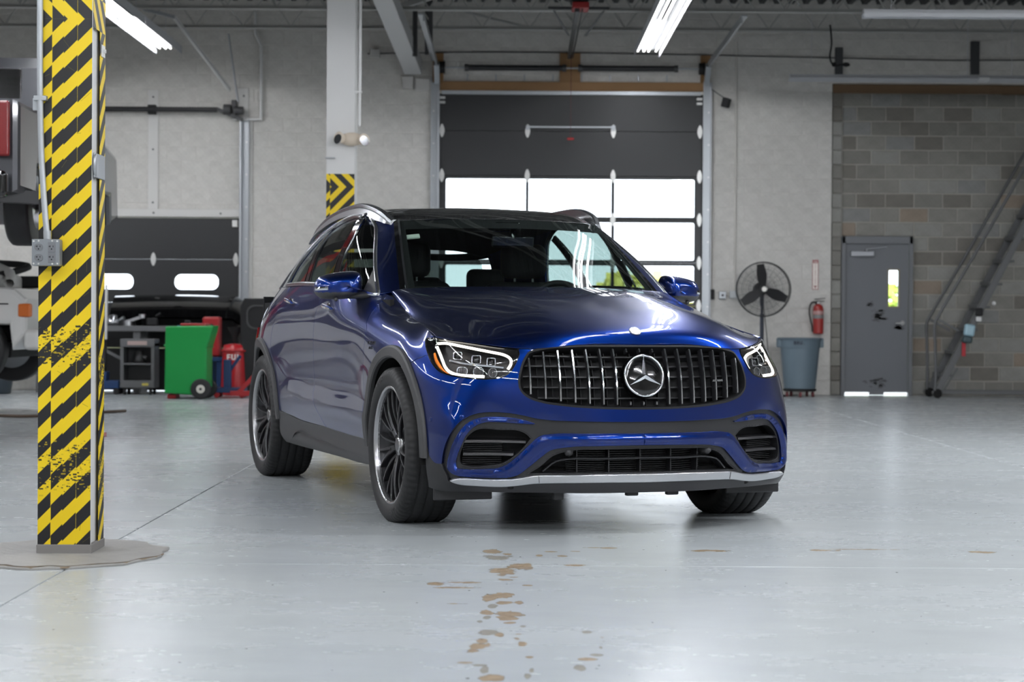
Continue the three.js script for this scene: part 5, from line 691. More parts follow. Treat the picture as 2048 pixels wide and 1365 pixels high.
// sharp lower crease along the doors, and the line above the front wheel
const skin = new Net(transpose(skinCols), { sym: true, disp: (o) => {
  const z = o[2], y = o[1], s = Math.sign(o[0]);
  const w = smooth01(-2.35, -2.0, z) * smooth01(-0.3, -0.55, z);
  if (w > 0) { const d = y - (0.5 + (z + 1.2) * -0.035), a = Math.sqrt(d * d + 1e-5); o[0] += s * w * 0.1 * Math.max(0, 0.09 - a) * (1 - smooth01(0.06, 0.09, a)); }
} });
const hoodCols = [
  col([0.855, 0.9, 0.93, 0.966, 1.01, 1.056, 1.092, 1.116], 0, [0.79, 0.765, 0.72, 0.6, 0.38, 0.12, -0.16, -0.45]),
  col([0.854, 0.898, 0.928, 0.964, 1.009, 1.055, 1.091, 1.115], 0.25, [0.776, 0.752, 0.705, 0.585, 0.37, 0.11, -0.17, -0.47]),
  col([0.834, 0.877, 0.909, 0.946, 0.988, 1.034, 1.076, 1.112], 0.48, [0.74, 0.71, 0.655, 0.54, 0.335, 0.08, -0.19, -0.52]),
  col([0.846, 0.872, 0.893, 0.922, 0.96, 1.005, 1.053, 1.105], 0.64, [0.63, 0.59, 0.525, 0.4, 0.22, 0.0, -0.26, -0.57]),
  col([0.866, 0.884, 0.898, 0.92, 0.95, 0.988, 1.037, 1.1], 0.735, [0.51, 0.46, 0.4, 0.29, 0.13, -0.06, -0.31, -0.6]),
  col([0.888, 0.903, 0.916, 0.933, 0.955, 0.983, 1.028, 1.088], [0.822, 0.815, 0.808, 0.801, 0.794, 0.786, 0.776, 0.762], [0.345, 0.275, 0.2, 0.09, -0.05, -0.21, -0.42, -0.625]),
];
const hoodNet = new Net(transpose(hoodCols), { sym: true, disp: (o) => {
  const z = o[2], x = Math.abs(o[0]), s = x - (0.645 - 0.135 * z), w = smooth01(0.72, 0.4, z);
  o[1] += w * 0.16 * (0.1 - (Math.sqrt(s * s + 2e-4) + s) / 2) * smooth01(0.3, 0.05, s);
  o[1] += w * smooth01(-0.42, -0.1, z) * (0.007 * Math.exp(-(((x - 0.36) / 0.1) ** 2)) - 0.004 * Math.exp(-((x / 0.12) ** 2)));
} });
const upCols = [
  [[0, 1.112, -0.44], [0, 1.245, -0.63], [0, 1.385, -0.845], [0, 1.506, -1.057]],
  [[0.36, 1.112, -0.5], [0.345, 1.243, -0.685], [0.33, 1.38, -0.89], [0.31, 1.503, -1.09]],
  [[0.6, 1.111, -0.58], [0.57, 1.24, -0.765], [0.54, 1.374, -0.96], [0.505, 1.497, -1.15]],
  [[0.681, 1.109, -0.614], [0.645, 1.238, -0.8], [0.605, 1.37, -0.995], [0.566, 1.493, -1.179]],
  [[0.755, 1.1, -0.65], [0.705, 1.235, -0.84], [0.655, 1.365, -1.04], [0.608, 1.488, -1.24]],
  [[0.82, 1.085, -0.72], [0.763, 1.228, -0.9], [0.703, 1.36, -1.11], [0.643, 1.482, -1.33]],
  [[0.882, 1.11, -1.1], [0.83, 1.25, -1.18], [0.762, 1.39, -1.29], [0.67, 1.522, -1.48]],
  [[0.882, 1.14, -1.7], [0.832, 1.275, -1.7], [0.765, 1.41, -1.7], [0.667, 1.543, -1.75]],
  [[0.872, 1.15, -2.2], [0.822, 1.275, -2.2], [0.753, 1.4, -2.2], [0.655, 1.523, -2.2]],
  [[0.848, 1.152, -2.65], [0.797, 1.265, -2.62], [0.733, 1.375, -2.58], [0.645, 1.485, -2.55]],
  [[0.8, 1.15, -3.02], [0.75, 1.25, -2.96], [0.695, 1.345, -2.9], [0.622, 1.44, -2.85]],
  [[0.71, 1.14, -3.36], [0.675, 1.225, -3.25], [0.632, 1.315, -3.15], [0.57, 1.4, -3.06]],
  [[0.5, 1.1, -3.56], [0.48, 1.19, -3.44], [0.455, 1.285, -3.33], [0.42, 1.385, -3.2]],
  [[0, 1.085, -3.64], [0, 1.19, -3.51], [0, 1.29, -3.4], [0, 1.395, -3.25]],
];
const upNet = new Net(transpose(upCols), { sym: true });
const roofRows = [
  [[0, 1.506, -1.057], [0.31, 1.503, -1.09], [0.48, 1.498, -1.14], [0.6, 1.489, -1.225]],
  [[0, 1.56, -1.28], [0.31, 1.554, -1.3], [0.5, 1.54, -1.33], [0.652, 1.503, -1.4]],
  [[0, 1.592, -1.6], [0.31, 1.586, -1.6], [0.52, 1.572, -1.6], [0.666, 1.538, -1.62]],
  [[0, 1.602, -2.0], [0.31, 1.595, -2.0], [0.52, 1.578, -2.0], [0.658, 1.537, -2.0]],
  [[0, 1.578, -2.5], [0.31, 1.572, -2.5], [0.5, 1.552, -2.5], [0.646, 1.492, -2.5]],
  [[0, 1.53, -2.9], [0.3, 1.523, -2.9], [0.48, 1.502, -2.89], [0.622, 1.437, -2.87]],
  [[0, 1.455, -3.22], [0.28, 1.447, -3.2], [0.42, 1.435, -3.16], [0.56, 1.395, -3.07]],
];
const roofNet = new Net(roofRows, { sym: true });
// ---------- the car ----------
const car = thing('suv_car', 'dark blue compact luxury SUV with chrome slatted grille parked on the grey floor', 'car', [0.3126, 0, -9.767], 19.28 * Math.PI / 180);
const UM = skin.U, VT = skin.V[skin.V.length - 1];
function inv(net, ax, list, lo, hi, g) { net.guard = (u) => u >= lo && u <= hi; return list.map(([a, b, c]) => { const q = net.inv(ax[0], ax[1], a, b, g); g = q; return c ? [...q, 1] : q; }); }
const XY = (l, g) => inv(skin, [0, 1], l, 0, 1.2, g), ZY = (l, g) => inv(skin, [2, 1], l, 0.9, 3.8, g);
const topU = (z) => { let a = 0.6, b = 4; for (let i = 0; i < 50; i++) { const m = (a + b) / 2; skin.at(m, VT)[2] > z ? (a = m) : (b = m); } return a; };
const topLine = (z0, z1, n = 12, d = 0.002) => Array.from({ length: n + 1 }, (_, i) => [topU(z0 + (z1 - z0) * i / n), VT - d, i === 0 || i === n ? 1 : 0]);
const both = (half) => [...half, ...half.slice().reverse().map(([u, v, c]) => [-u, v, c])].filter(([u, v], i, l) => { const p = l[(i + l.length - 1) % l.length]; return Math.hypot(p[0] - u, p[1] - v) > 1e-5; });
const arcZY = (cz, cy, R, a0, a1, n = 14, corner = true) => Array.from({ length: n + 1 }, (_, i) => { const a = (a0 + (a1 - a0) * i / n) * Math.PI / 180; return [cz + R * Math.cos(a), cy + R * Math.sin(a), corner && (i === 0 || i === n) ? 1 : 0]; });
const mirrored = (name, geo, mat, label) => { geo = merge([geo]); return [part(name, geo, mat, car, label), part(name, mirrorX(geo), mat, car, label)]; };
const rev = (l) => l.slice().reverse();

// outlines measured on the body: x, y on the front; z, y on the side
const lampLow = [[0.545, 0.81, 1], [0.552, 0.795], [0.567, 0.766], [0.591, 0.73], [0.613, 0.712], [0.64, 0.702], [0.682, 0.696], [0.74, 0.697], [0.795, 0.704], [0.832, 0.714], [0.853, 0.728], [0.864, 0.752], [0.868, 0.782], [0.8675, 0.8, 1], [0.866, 0.818], [0.86, 0.845], [0.85, 0.868], [0.838, 0.878, 1]];
const lampUV = XY(lampLow), seamAt = 13;
const chin = [[0, 0.507], [0.21, 0.509], [0.338, 0.512], [0.43, 0.516], [0.497, 0.525], [0.537, 0.535], [0.598, 0.546], [0.655, 0.55], [0.702, 0.548], [0.737, 0.541], [0.776, 0.522], [0.809, 0.495], [0.834, 0.458], [0.851, 0.411], [0.859, 0.364], [0.862, 0.312, 1]];
const grilleHalf = [[0, 0.847], [0.186, 0.847], [0.32, 0.844], [0.43, 0.837], [0.492, 0.822], [0.524, 0.79], [0.546, 0.74], [0.556, 0.69], [0.55, 0.652], [0.525, 0.624], [0.463, 0.6], [0.369, 0.585], [0.208, 0.573], [0, 0.569]];
const A1 = [0, 0.364], A2 = [-2.873, 0.37], RO = 0.474;
const frontTop = Array.from({ length: 12 }, (_, i) => [XY([[0.545 * i / 11, 0.8]])[0][0], VT - 0.003, i === 11 ? 1 : 0]);
{
  const arch = ZY(arcZY(...A1, RO, 3, 56.5, 10));
  const half = [...XY(chin), ...ZY([[0.522, 0.316], [0.487, 0.345, 1]], [1.0, 0.2]), ...arch, ...rev(lampUV.slice(0, seamAt + 1)), ...rev(frontTop)];
  half[half.length - 1] = [0, VT - 0.003, 0];
  const hole = curve(both(XY(grilleHalf)));
  part('front_bumper', patch(skin, curve(both(half), { step: 0.015 }), { holes: [hole], L: 0.03, thick: 0.03 }), M.paint, car);
}
// fender, doors, rear quarter
const doorFront = [[-0.612, 1.05], [-0.592, 1.004], [-0.563, 0.971], [-0.54, 0.944], [-0.492, 0.915], [-0.476, 0.866], [-0.493, 0.807], [-0.508, 0.729], [-0.506, 0.498], [-0.47, 0.4], [-0.445, 0.358, 1]];
const doorMid = [[-1.47, 1.1], [-1.545, 1.02], [-1.556, 0.95], [-1.566, 0.869], [-1.577, 0.789], [-1.588, 0.748], [-1.601, 0.634], [-1.59, 0.535], [-1.502, 0.464], [-1.427, 0.412], [-1.36, 0.376, 1]];
const doorRear = [[-2.455, 1.11], [-2.479, 1.034], [-2.495, 0.983], [-2.519, 0.919], [-2.548, 0.867], [-2.566, 0.733, 1]];
const cutTop = (z) => [topU(z), VT - 0.002, 1];
{
  const archF = ZY(arcZY(...A1, RO, 56.5, 181, 16)), f = [...archF, ...ZY([[-0.462, 0.36, 1]], archF[16].slice(0, 2)), ...rev(ZY(doorFront)).slice(1), cutTop(-0.635), ...topLine(-0.6, 0.345, 14), ...rev(lampUV.slice(seamAt))];
  mirrored('front_fender', patch(skin, curve(f, { step: 0.018 }), { L: 0.035 }), M.paint);
  mirrored('front_door', patch(skin, curve([cutTop(-0.64), ...ZY(doorFront), ...ZY([[-0.8, 0.362], [-1.1, 0.368]]), ...rev(ZY(doorMid)), cutTop(-1.42), ...topLine(-1.35, -0.7, 8)], { step: 0.018 }), { L: 0.03 }), M.paint);
  const archR = ZY(arcZY(...A2, RO, 50, 5, 8));
  mirrored('rear_door', patch(skin, curve([cutTop(-1.43), ...ZY(doorMid), ...ZY([[-1.65, 0.38], [-1.95, 0.388]]), ...ZY([[-2.1, 0.4], [-2.25, 0.41], [-2.36, 0.42, 1]]), ...rev(archR), ...rev(ZY(doorRear)), cutTop(-2.43), ...topLine(-2.38, -1.5, 10)], { step: 0.018 }), { L: 0.03 }), M.paint);
  const archQ = ZY(arcZY(...A2, RO, 50, 175, 16)), uq = UM[UM.length - 5];
  mirrored('rear_quarter_panel', patch(skin, curve([cutTop(-2.45), ...ZY(doorRear), ...archQ, [archQ[16][0] + 0.02, 0.3, 1], [uq + 0.2, 0.3, 1], [uq + 0.4, VT - 0.002, 1], ...topLine(-3.4, -2.5, 8)], { step: 0.03 }), { L: 0.05 }), M.paint);
  mirrored('tailgate', patch(skin, curve([[uq + 0.4, 0.35, 1], [UM[UM.length - 1], 0.35, 1], [UM[UM.length - 1], VT - 0.002, 1], [uq + 0.41, VT - 0.002, 1]], { step: 0.05 }), { L: 0.08 }), M.paint);
  mirrored('rear_bumper', patch(skin, curve([[archQ[16][0] + 0.02, 0.02, 1], [UM[UM.length - 1], 0.02, 1], [UM[UM.length - 1], 0.34, 1], [uq + 0.2, 0.34, 1], [uq + 0.2, 0.29, 1], [archQ[16][0] + 0.02, 0.29, 1]], { step: 0.05 }), { L: 0.08 }), M.clad);
  mirrored('tail_lamp', patch(skin, curve([[uq + 0.05, 0.52, 1], [uq + 0.7, 0.5, 1], [uq + 0.7, 0.6, 1], [uq + 0.02, 0.64, 1]], { step: 0.03 }), { L: 0.05, off: 0.008 }), std(lin(0.25, 0.01, 0.01), 0.15));
}
// arch cladding and sills
{
  const prof = [[-0.03, -0.012], [-0.03, 0.006], [-0.024, 0.013], [0.016, 0.017], [0.026, 0.013], [0.03, 0.004], [0.03, -0.03]];
  const front = curve(ZY(arcZY(...A1, 0.446, -4, 184, 30, false)), { closed: false, step: 0.03 }), rear = curve(ZY(arcZY(...A2, 0.446, 0, 182, 30, false)), { closed: false, step: 0.03 });
  mirrored('wheel_arch_trim', strip(skin, front, prof), M.clad); mirrored('wheel_arch_trim', strip(skin, rear, prof), M.clad);
  const sill = curve([...ZY([[-0.42, 0.358, 1], [-0.85, 0.362], [-1.35, 0.374], [-1.93, 0.383], [-2.1, 0.395], [-2.22, 0.405], [-2.4, 0.42, 1], [-2.41, 0.3], [-2.34, 0.25, 1]]), ...ZY([[-1.9, 0.243], [-1.2, 0.243], [-0.6, 0.243], [-0.44, 0.25, 1]], [2.6, 0.02])], { step: 0.03 });
  mirrored('side_sill', patch(skin, sill, { L: 0.04, thick: 0.1, off: 0.002, gap: 0, lift: (u, v) => 0.022 * smooth01(0.13, 0.02, v) }), M.clad);
  mirrored('sill_groove', strip(skin, curve(ZY([[-2.2, 0.27], [-2.05, 0.315], [-1.7, 0.31], [-1.0, 0.285], [-0.5, 0.268]]), { closed: false, step: 0.03 }), [[-0.003, 0], [-0.003, 0.019], [0.003, 0.021], [0.003, 0]]), M.satinBlack);
  // dark corner below the bumper's painted side and the lip under the face
  const corner = curve([...ZY([[0.487, 0.345, 1], [0.47, 0.4], [0.46, 0.3], [0.45, 0.2, 1]], [1.05, 0.2]), ...XY([[0.86, 0.19], [0.73, 0.19], [0.42, 0.19], [0.2, 0.19], [0, 0.19, 1], [0, 0.245, 1], [0.21, 0.245], [0.423, 0.242], [0.5, 0.237], [0.545, 0.23], [0.603, 0.222], [0.719, 0.223], [0.8, 0.229], [0.84, 0.24], [0.845, 0.262], [0.856, 0.285], [0.862, 0.312, 1]], [0.95, 0.05]), ...ZY([[0.522, 0.316]], [1.0, 0.2])], { step: 0.02 });
  mirrored('bumper_valance', patch(skin, corner, { L: 0.035, thick: 0.05, gap: 0 }), M.satinBlack);
}
// the black middle of the face with its openings
const wingOut = [[0.492, 0.5, 1], [0.547, 0.517], [0.613, 0.528], [0.673, 0.529], [0.714, 0.524], [0.752, 0.51], [0.782, 0.487], [0.809, 0.45], [0.829, 0.407], [0.84, 0.36], [0.846, 0.317], [0.846, 0.296], [0.835, 0.278], [0.81, 0.264], [0.753, 0.256], [0.664, 0.255], [0.6, 0.256, 1], [0.56, 0.268], [0.517, 0.303], [0.458, 0.356], [0.428, 0.38], [0.394, 0.39], [0.338, 0.398], [0.212, 0.402], [0, 0.404]];
const wingIn = [[0.494, 0.498, 1], [0.568, 0.502], [0.643, 0.507], [0.701, 0.504], [0.731, 0.492], [0.755, 0.471], [0.776, 0.444], [0.794, 0.401], [0.81, 0.351], [0.814, 0.315], [0.809, 0.298], [0.786, 0.292], [0.696, 0.292], [0.64, 0.298], [0.6, 0.318], [0.55, 0.365], [0.505, 0.413], [0.481, 0.436], [0.46, 0.447], [0.429, 0.452], [0.275, 0.455], [0, 0.454]];
const intake = [[0.735, 0.473], [0.637, 0.475], [0.553, 0.47], [0.525, 0.456], [0.503, 0.432, 1], [0.55, 0.37], [0.594, 0.332], [0.623, 0.314], [0.667, 0.304], [0.775, 0.301], [0.797, 0.312], [0.803, 0.332], [0.793, 0.392], [0.772, 0.44]];
const lowHalf = [[0, 0.392], [0.2, 0.39], [0.36, 0.38], [0.415, 0.36], [0.47, 0.31], [0.53, 0.268, 1], [0.46, 0.27], [0.2, 0.275], [0, 0.274]];
{
  const half = [...XY([[0, 0.24, 1], [0.423, 0.238], [0.6, 0.222], [0.8, 0.228], [0.845, 0.262], [0.862, 0.3, 1]]), ...rev(XY(chin)).slice(1)];
  const holes = [curve(XY(intake)), curve(XY(intake)).map(([u, v]) => [-u, v]), curve(both(XY(lowHalf)))];
  part('front_face_panel', patch(skin, curve(both(half), { step: 0.02 }), { holes, off: -0.014, L: 0.035, thick: 0.05, gap: -0.004 }), M.satinBlack, car);
  const wing = [...XY(wingOut), ...rev(XY(wingIn))].filter((p, i, l) => i === 0 || Math.hypot(p[0] - l[i - 1][0], p[1] - l[i - 1][1]) > 0.004);
  wing.forEach((p) => { if (p[0] < 1e-4) p[2] = 1; });
  const w = curve(wing, { step: 0.012 }), r = w.map(([u, v]) => [-u, v]);
  // distance to the edge, for a rounded section
  const lift = (u, v) => { const a = Math.abs(u); let d = 1; for (let i = 0; i < w.length; i++) { const p = w[i], q = w[(i + 1) % w.length]; if (p[0] < 0.004 && q[0] < 0.004) continue; const dx = q[0] - p[0], dy = q[1] - p[1], t = Math.max(0, Math.min(1, ((a - p[0]) * dx + (v - p[1]) * dy) / (dx * dx + dy * dy || 1))); d = Math.min(d, Math.hypot(p[0] + t * dx - a, p[1] + t * dy - v)); } const k = Math.min(1, d / 0.026); return 0.016 * Math.sqrt(Math.max(0, 1 - (1 - k) ** 2)); };
  part('bumper_blade', patch(skin, w, { off: -0.004, L: 0.014, gap: 0, lift, thick: 0.02 }), M.paint, car); part('bumper_blade', patch(skin, r, { off: -0.004, L: 0.014, gap: 0, lift, thick: 0.02 }), M.paint, car);
  // openings: dark wells, louvres, cooler fins
  const well = curve(XY(intake)); mirrored('intake_well', [patch(skin, inset(well, -0.004), { off: -0.1, L: 0.06, thick: 0 }), strip(skin, curve(XY(intake), { step: 0.03 }), [[-0.002, -0.014], [0.002, -0.014], [0.002, -0.1], [-0.002, -0.1]], { closed: true })], M.dark);
  for (const y of [0.415, 0.357]) { const x0 = y > 0.4 ? 0.53 : 0.58, l = curve(XY([[x0, y], [0.66, y + 0.002], [0.785, y]]), { closed: false, step: 0.03 }); mirrored('intake_louvre', strip(skin, l, [[-0.004, -0.016], [0.006, -0.02], [0.008, -0.085], [-0.006, -0.085]]), M.satinBlack); }
  const fins = []; for (let k = 0; k < 12; k++) { const y = 0.31 + k * 0.0085; fins.push(strip(skin, curve(XY([[0.635, y], [0.72, y], [0.79, y]]), { closed: false, step: 0.05 }), [[-0.0012, -0.06], [0.0012, -0.06], [0.0012, -0.09], [-0.0012, -0.09]])); }
  mirrored('cooler_fins', fins, M.clad);
  const low = curve(both(XY(lowHalf))); part('lower_grille_well', patch(skin, inset(low, -0.006), { off: -0.12, L: 0.08, thick: 0 }), M.dark, car);
  part('lower_grille_rim', strip(skin, low, [[-0.003, -0.014], [0.003, -0.014], [0.003, -0.12], [-0.003, -0.12]], { closed: true }), M.dark, car);
  const bars = [strip(skin, curve([...rev(XY([[0.02, 0.344], [0.2, 0.343], [0.36, 0.339], [0.4, 0.33], [0.455, 0.283]])).map(([u, v]) => [-u, v]), ...XY([[0.02, 0.344], [0.2, 0.343], [0.36, 0.339], [0.4, 0.33], [0.455, 0.283]])], { closed: false, step: 0.03 }), [[-0.003, -0.02], [0.003, -0.018], [0.006, -0.06], [-0.006, -0.06]])];
  for (const x of [0, 0.155, 0.31]) for (const s of x ? [1, -1] : [1]) bars.push(strip(skin, XY([[x, 0.275], [x, 0.33], [x, 0.39]]).map(([u, v]) => [u * s, v]), [[-0.003, -0.05], [0.003, -0.05], [0.004, -0.09], [-0.004, -0.09]]));
  part('lower_grille_bar', bars, M.satinBlack, car);
  const lf = []; for (let k = 0; k < 11; k++) { const y = 0.282 + k * 0.01; lf.push(strip(skin, curve([...rev(XY([[0.02, y], [0.2, y], [0.36, y]])).map(([u, v]) => [-u, v]), ...XY([[0.02, y], [0.2, y], [0.36, y]])], { closed: false, step: 0.08 }), [[-0.0015, -0.09], [0.0015, -0.09], [0.0015, -0.11], [-0.0015, -0.11]])); }
  part('radiator_fins', lf, M.satinBlack, car);
  for (const s of [1, -1]) { const [[u, v]] = XY([[0.348, 0.372]]), f = skin.frame(u * s, v), g = lathe([[0, 0.018], [0.009, 0.014], [0.014, 0.004], [0.02, -0.002], [0.02, -0.05]], 20).applyQuaternion(new THREE.Quaternion().setFromUnitVectors(V3(0, 1, 0), V3(...f.n))); part('front_sensor', g.translate(...f.p.map((x, k) => x - f.n[k] * 0.022)), M.clad, car); }
  // silver lip
  const sTop = [[0.828, 0.239, 1], [0.8, 0.245], [0.692, 0.243], [0.59, 0.245], [0.545, 0.251], [0.5, 0.26], [0.466, 0.2645], [0.424, 0.265], [0.211, 0.269], [0, 0.269]], sBot = [[0, 0.24], [0.21, 0.242], [0.423, 0.238], [0.459, 0.237], [0.498, 0.234], [0.543, 0.227], [0.603, 0.22], [0.719, 0.221], [0.796, 0.228]];
  const neg = (l) => rev(l).map(([u, v, c]) => [-u, v, c]), T = XY(sTop), B = XY(sBot);
  part('bumper_lip', patch(skin, curve([...B, ...T, ...neg(T).slice(1), ...neg(B).slice(0, -1)], { step: 0.02 }), { off: 0.006, L: 0.02, gap: 0, thick: 0.02, round: 0.012 }), M.silver, car, 'satin silver lip');
  for (const s of [1, -1]) { const a = XY([[0.466, 0.236], [0.47, 0.267]]).map(([u, v]) => [u * s, v]); part('lip_joint', strip(skin, a, [[-0.001, 0], [-0.001, 0.0075], [0.001, 0.0075], [0.001, 0]]), M.dark, car); }
  // small sensors in the painted bumper
  for (const [x, y] of [[0.893, 0.51], [0.79, 0.527]]) for (const s of [1, -1]) { const [[u, v]] = XY([[x, y]]), f = skin.frame(u * s, v); part('parking_sensor', disc(0.011, 0.006, 18, 0.002).applyQuaternion(new THREE.Quaternion().setFromUnitVectors(V3(0, 1, 0), V3(...f.n))).translate(...f.p), M.paint, car); }
}
// grille
{
  const full = curve(both(XY(grilleHalf)), { step: 0.02 });
  const back = part('grille', [patch(skin, inset(full, -0.003), { off: -0.085, L: 0.08, thick: 0 }), strip(skin, full, [[-0.004, 0.002], [0.006, 0.0], [0.008, -0.03], [0.004, -0.085], [-0.004, -0.085]], { closed: true })], M.dark, car);
  const yTop = (x) => { const h = grilleHalf.slice(0, 8); for (let i = 0; i < 7; i++) if (x <= h[i + 1][0]) return h[i][1] + (h[i + 1][1] - h[i][1]) * (x - h[i][0]) / (h[i + 1][0] - h[i][0]); return 0.7; };
  const yLow = (x) => { const h = rev(grilleHalf).slice(0, 7); for (let i = 0; i < 6; i++) if (x <= h[i + 1][0]) return h[i][1] + (h[i + 1][1] - h[i][1]) * (x - h[i][0]) / (h[i + 1][0] - h[i][0]); return 0.68; };
  for (let k = -8; k <= 8; k++) {
    const x = Math.abs(k) * 0.0637, s = k < 0 ? -1 : 1, a = yLow(x) + 0.012, b = yTop(x) - 0.01, n = 10;
    const line = (y0, y1) => XY(Array.from({ length: n + 1 }, (_, i) => [x, y0 + (y1 - y0) * i / n])).map(([u, v]) => [u * s, v]);
    const runs = Math.abs(k) <= 1 ? [[a, 0.6], [0.822, b]] : [[a, b]];
    for (const [y0, y1] of runs) { const sl = part('grille_slat', strip(skin, line(y0, y1), [[-0.0045, -0.03], [-0.0045, -0.007], [-0.003, -0.003], [0.003, -0.003], [0.0045, -0.007], [0.0045, -0.03]]), M.satinBlack, car); part('chrome_edge', strip(skin, line(y0 + 0.003, y1 - 0.003), [[-0.0032, -0.006], [-0.0032, -0.001], [0.0032, -0.001], [0.0032, -0.006]]), M.chrome, sl); }
  }
  const hb = []; for (const y of [0.615, 0.665, 0.715, 0.765, 0.812]) { let X = 0; while (X < 0.55 && yLow(X) < y - 0.005 && yTop(X) > y + 0.005) X += 0.01; const p = XY([[0.02, y], [X * 0.5, y], [X - 0.01, y]]); hb.push(strip(skin, curve([...rev(p).map(([u, v]) => [-u, v]), ...p], { closed: false, step: 0.05 }), [[-0.003, -0.035], [0.003, -0.035], [0.005, -0.07], [-0.005, -0.07]])); }
  part('grille_crossbar', hb, M.satinBlack, car);
  const vb = []; for (let k = -8; k <= 7; k++) { const x = Math.abs((k + 0.5) * 0.0637), s = k < 0 ? -1 : 1; vb.push(strip(skin, XY([[x, yLow(x) + 0.01], [x, 0.7], [x, yTop(x) - 0.01]]).map(([u, v]) => [u * s, v]), [[-0.002, -0.05], [0.002, -0.05], [0.002, -0.075], [-0.002, -0.075]])); }
  part('grille_backing_bar', vb, M.dark, car);
  // three-pointed star in its ring
  const [[u, v]] = XY([[0.0001, 0.713]]), f = skin.frame(0, v), m = new THREE.Matrix4().makeBasis(V3(1, 0, 0), V3(...f.n).cross(V3(1, 0, 0)), V3(...f.n)).setPosition(V3(...f.p.map((x, k) => x + f.n[k] * 0.006)));
  const dome = part('emblem', lathe([[0, 0.014], [0.05, 0.011], [0.088, 0.004], [0.097, -0.005], [0.1, -0.03]], 48).rotateX(Math.PI / 2).applyMatrix4(m), M.blackGloss, car, 'round black emblem with chrome ring and star');
  part('emblem_ring', new THREE.TorusGeometry(0.0925, 0.0052, 12, 64).translate(0, 0, 0.006).applyMatrix4(m), M.chrome, dome);
  const star = (r, w, h) => { const pos = [], idx = []; for (let i = 0; i < 3; i++) { const a = Math.PI / 2 + i * 2 * Math.PI / 3, tip = [Math.cos(a) * r, Math.sin(a) * r, h * 0.3], l = [Math.cos(a + Math.PI / 3) * w, Math.sin(a + Math.PI / 3) * w, 0], q = [Math.cos(a - Math.PI / 3) * w, Math.sin(a - Math.PI / 3) * w, 0], o = pos.length / 3; pos.push(0, 0, h, ...tip, ...l, 0, 0, h, ...tip, ...q); idx.push(o, o + 1, o + 2, o + 3, o + 5, o + 4); } return rawGeo(pos, null, null, idx); };
  part('emblem_star', star(0.089, 0.017, 0.014).translate(0, 0, 0.011).applyMatrix4(m), M.chrome, dome);
  // badge on the left slats
  const bx0 = skin.frame(XY([[0.385, 0.69]])[0][0], XY([[0.385, 0.69]])[0][1]);
  const bm = new THREE.Matrix4().makeBasis(V3(0, 1, 0).cross(V3(...bx0.n)).normalize(), V3(0, 1, 0), V3(...bx0.n)).setPosition(V3(...bx0.p.map((x, k) => x + bx0.n[k] * 0.003)));
  const bad = []; for (let i = 0; i < 4; i++) bad.push(extrude([[-0.03 + i * 0.006, 0], [-0.027 + i * 0.006, 0], [-0.0235 + i * 0.006, 0.01], [-0.0265 + i * 0.006, 0.01]], 0.003)); bad.push(lettering('AMG', 0.0105, 0.003).translate(-0.002, 0, 0));
  part('grille_badge', merge(bad).translate(0, -0.005, 0).applyMatrix4(bm), M.chrome, car);
}
const frameAt = (net, u, v, off = 0, face) => { // axes: x along the body, y up, z outwards
  const f = net.frame(u, v), n = V3(...(face || f.n)).normalize(), x = V3(0, 1, 0).cross(n).normalize(), y = n.clone().cross(x);
  return new THREE.Matrix4().makeBasis(x, y, n).setPosition(V3(...f.p.map((c, k) => c + f.n[k] * off)));
};
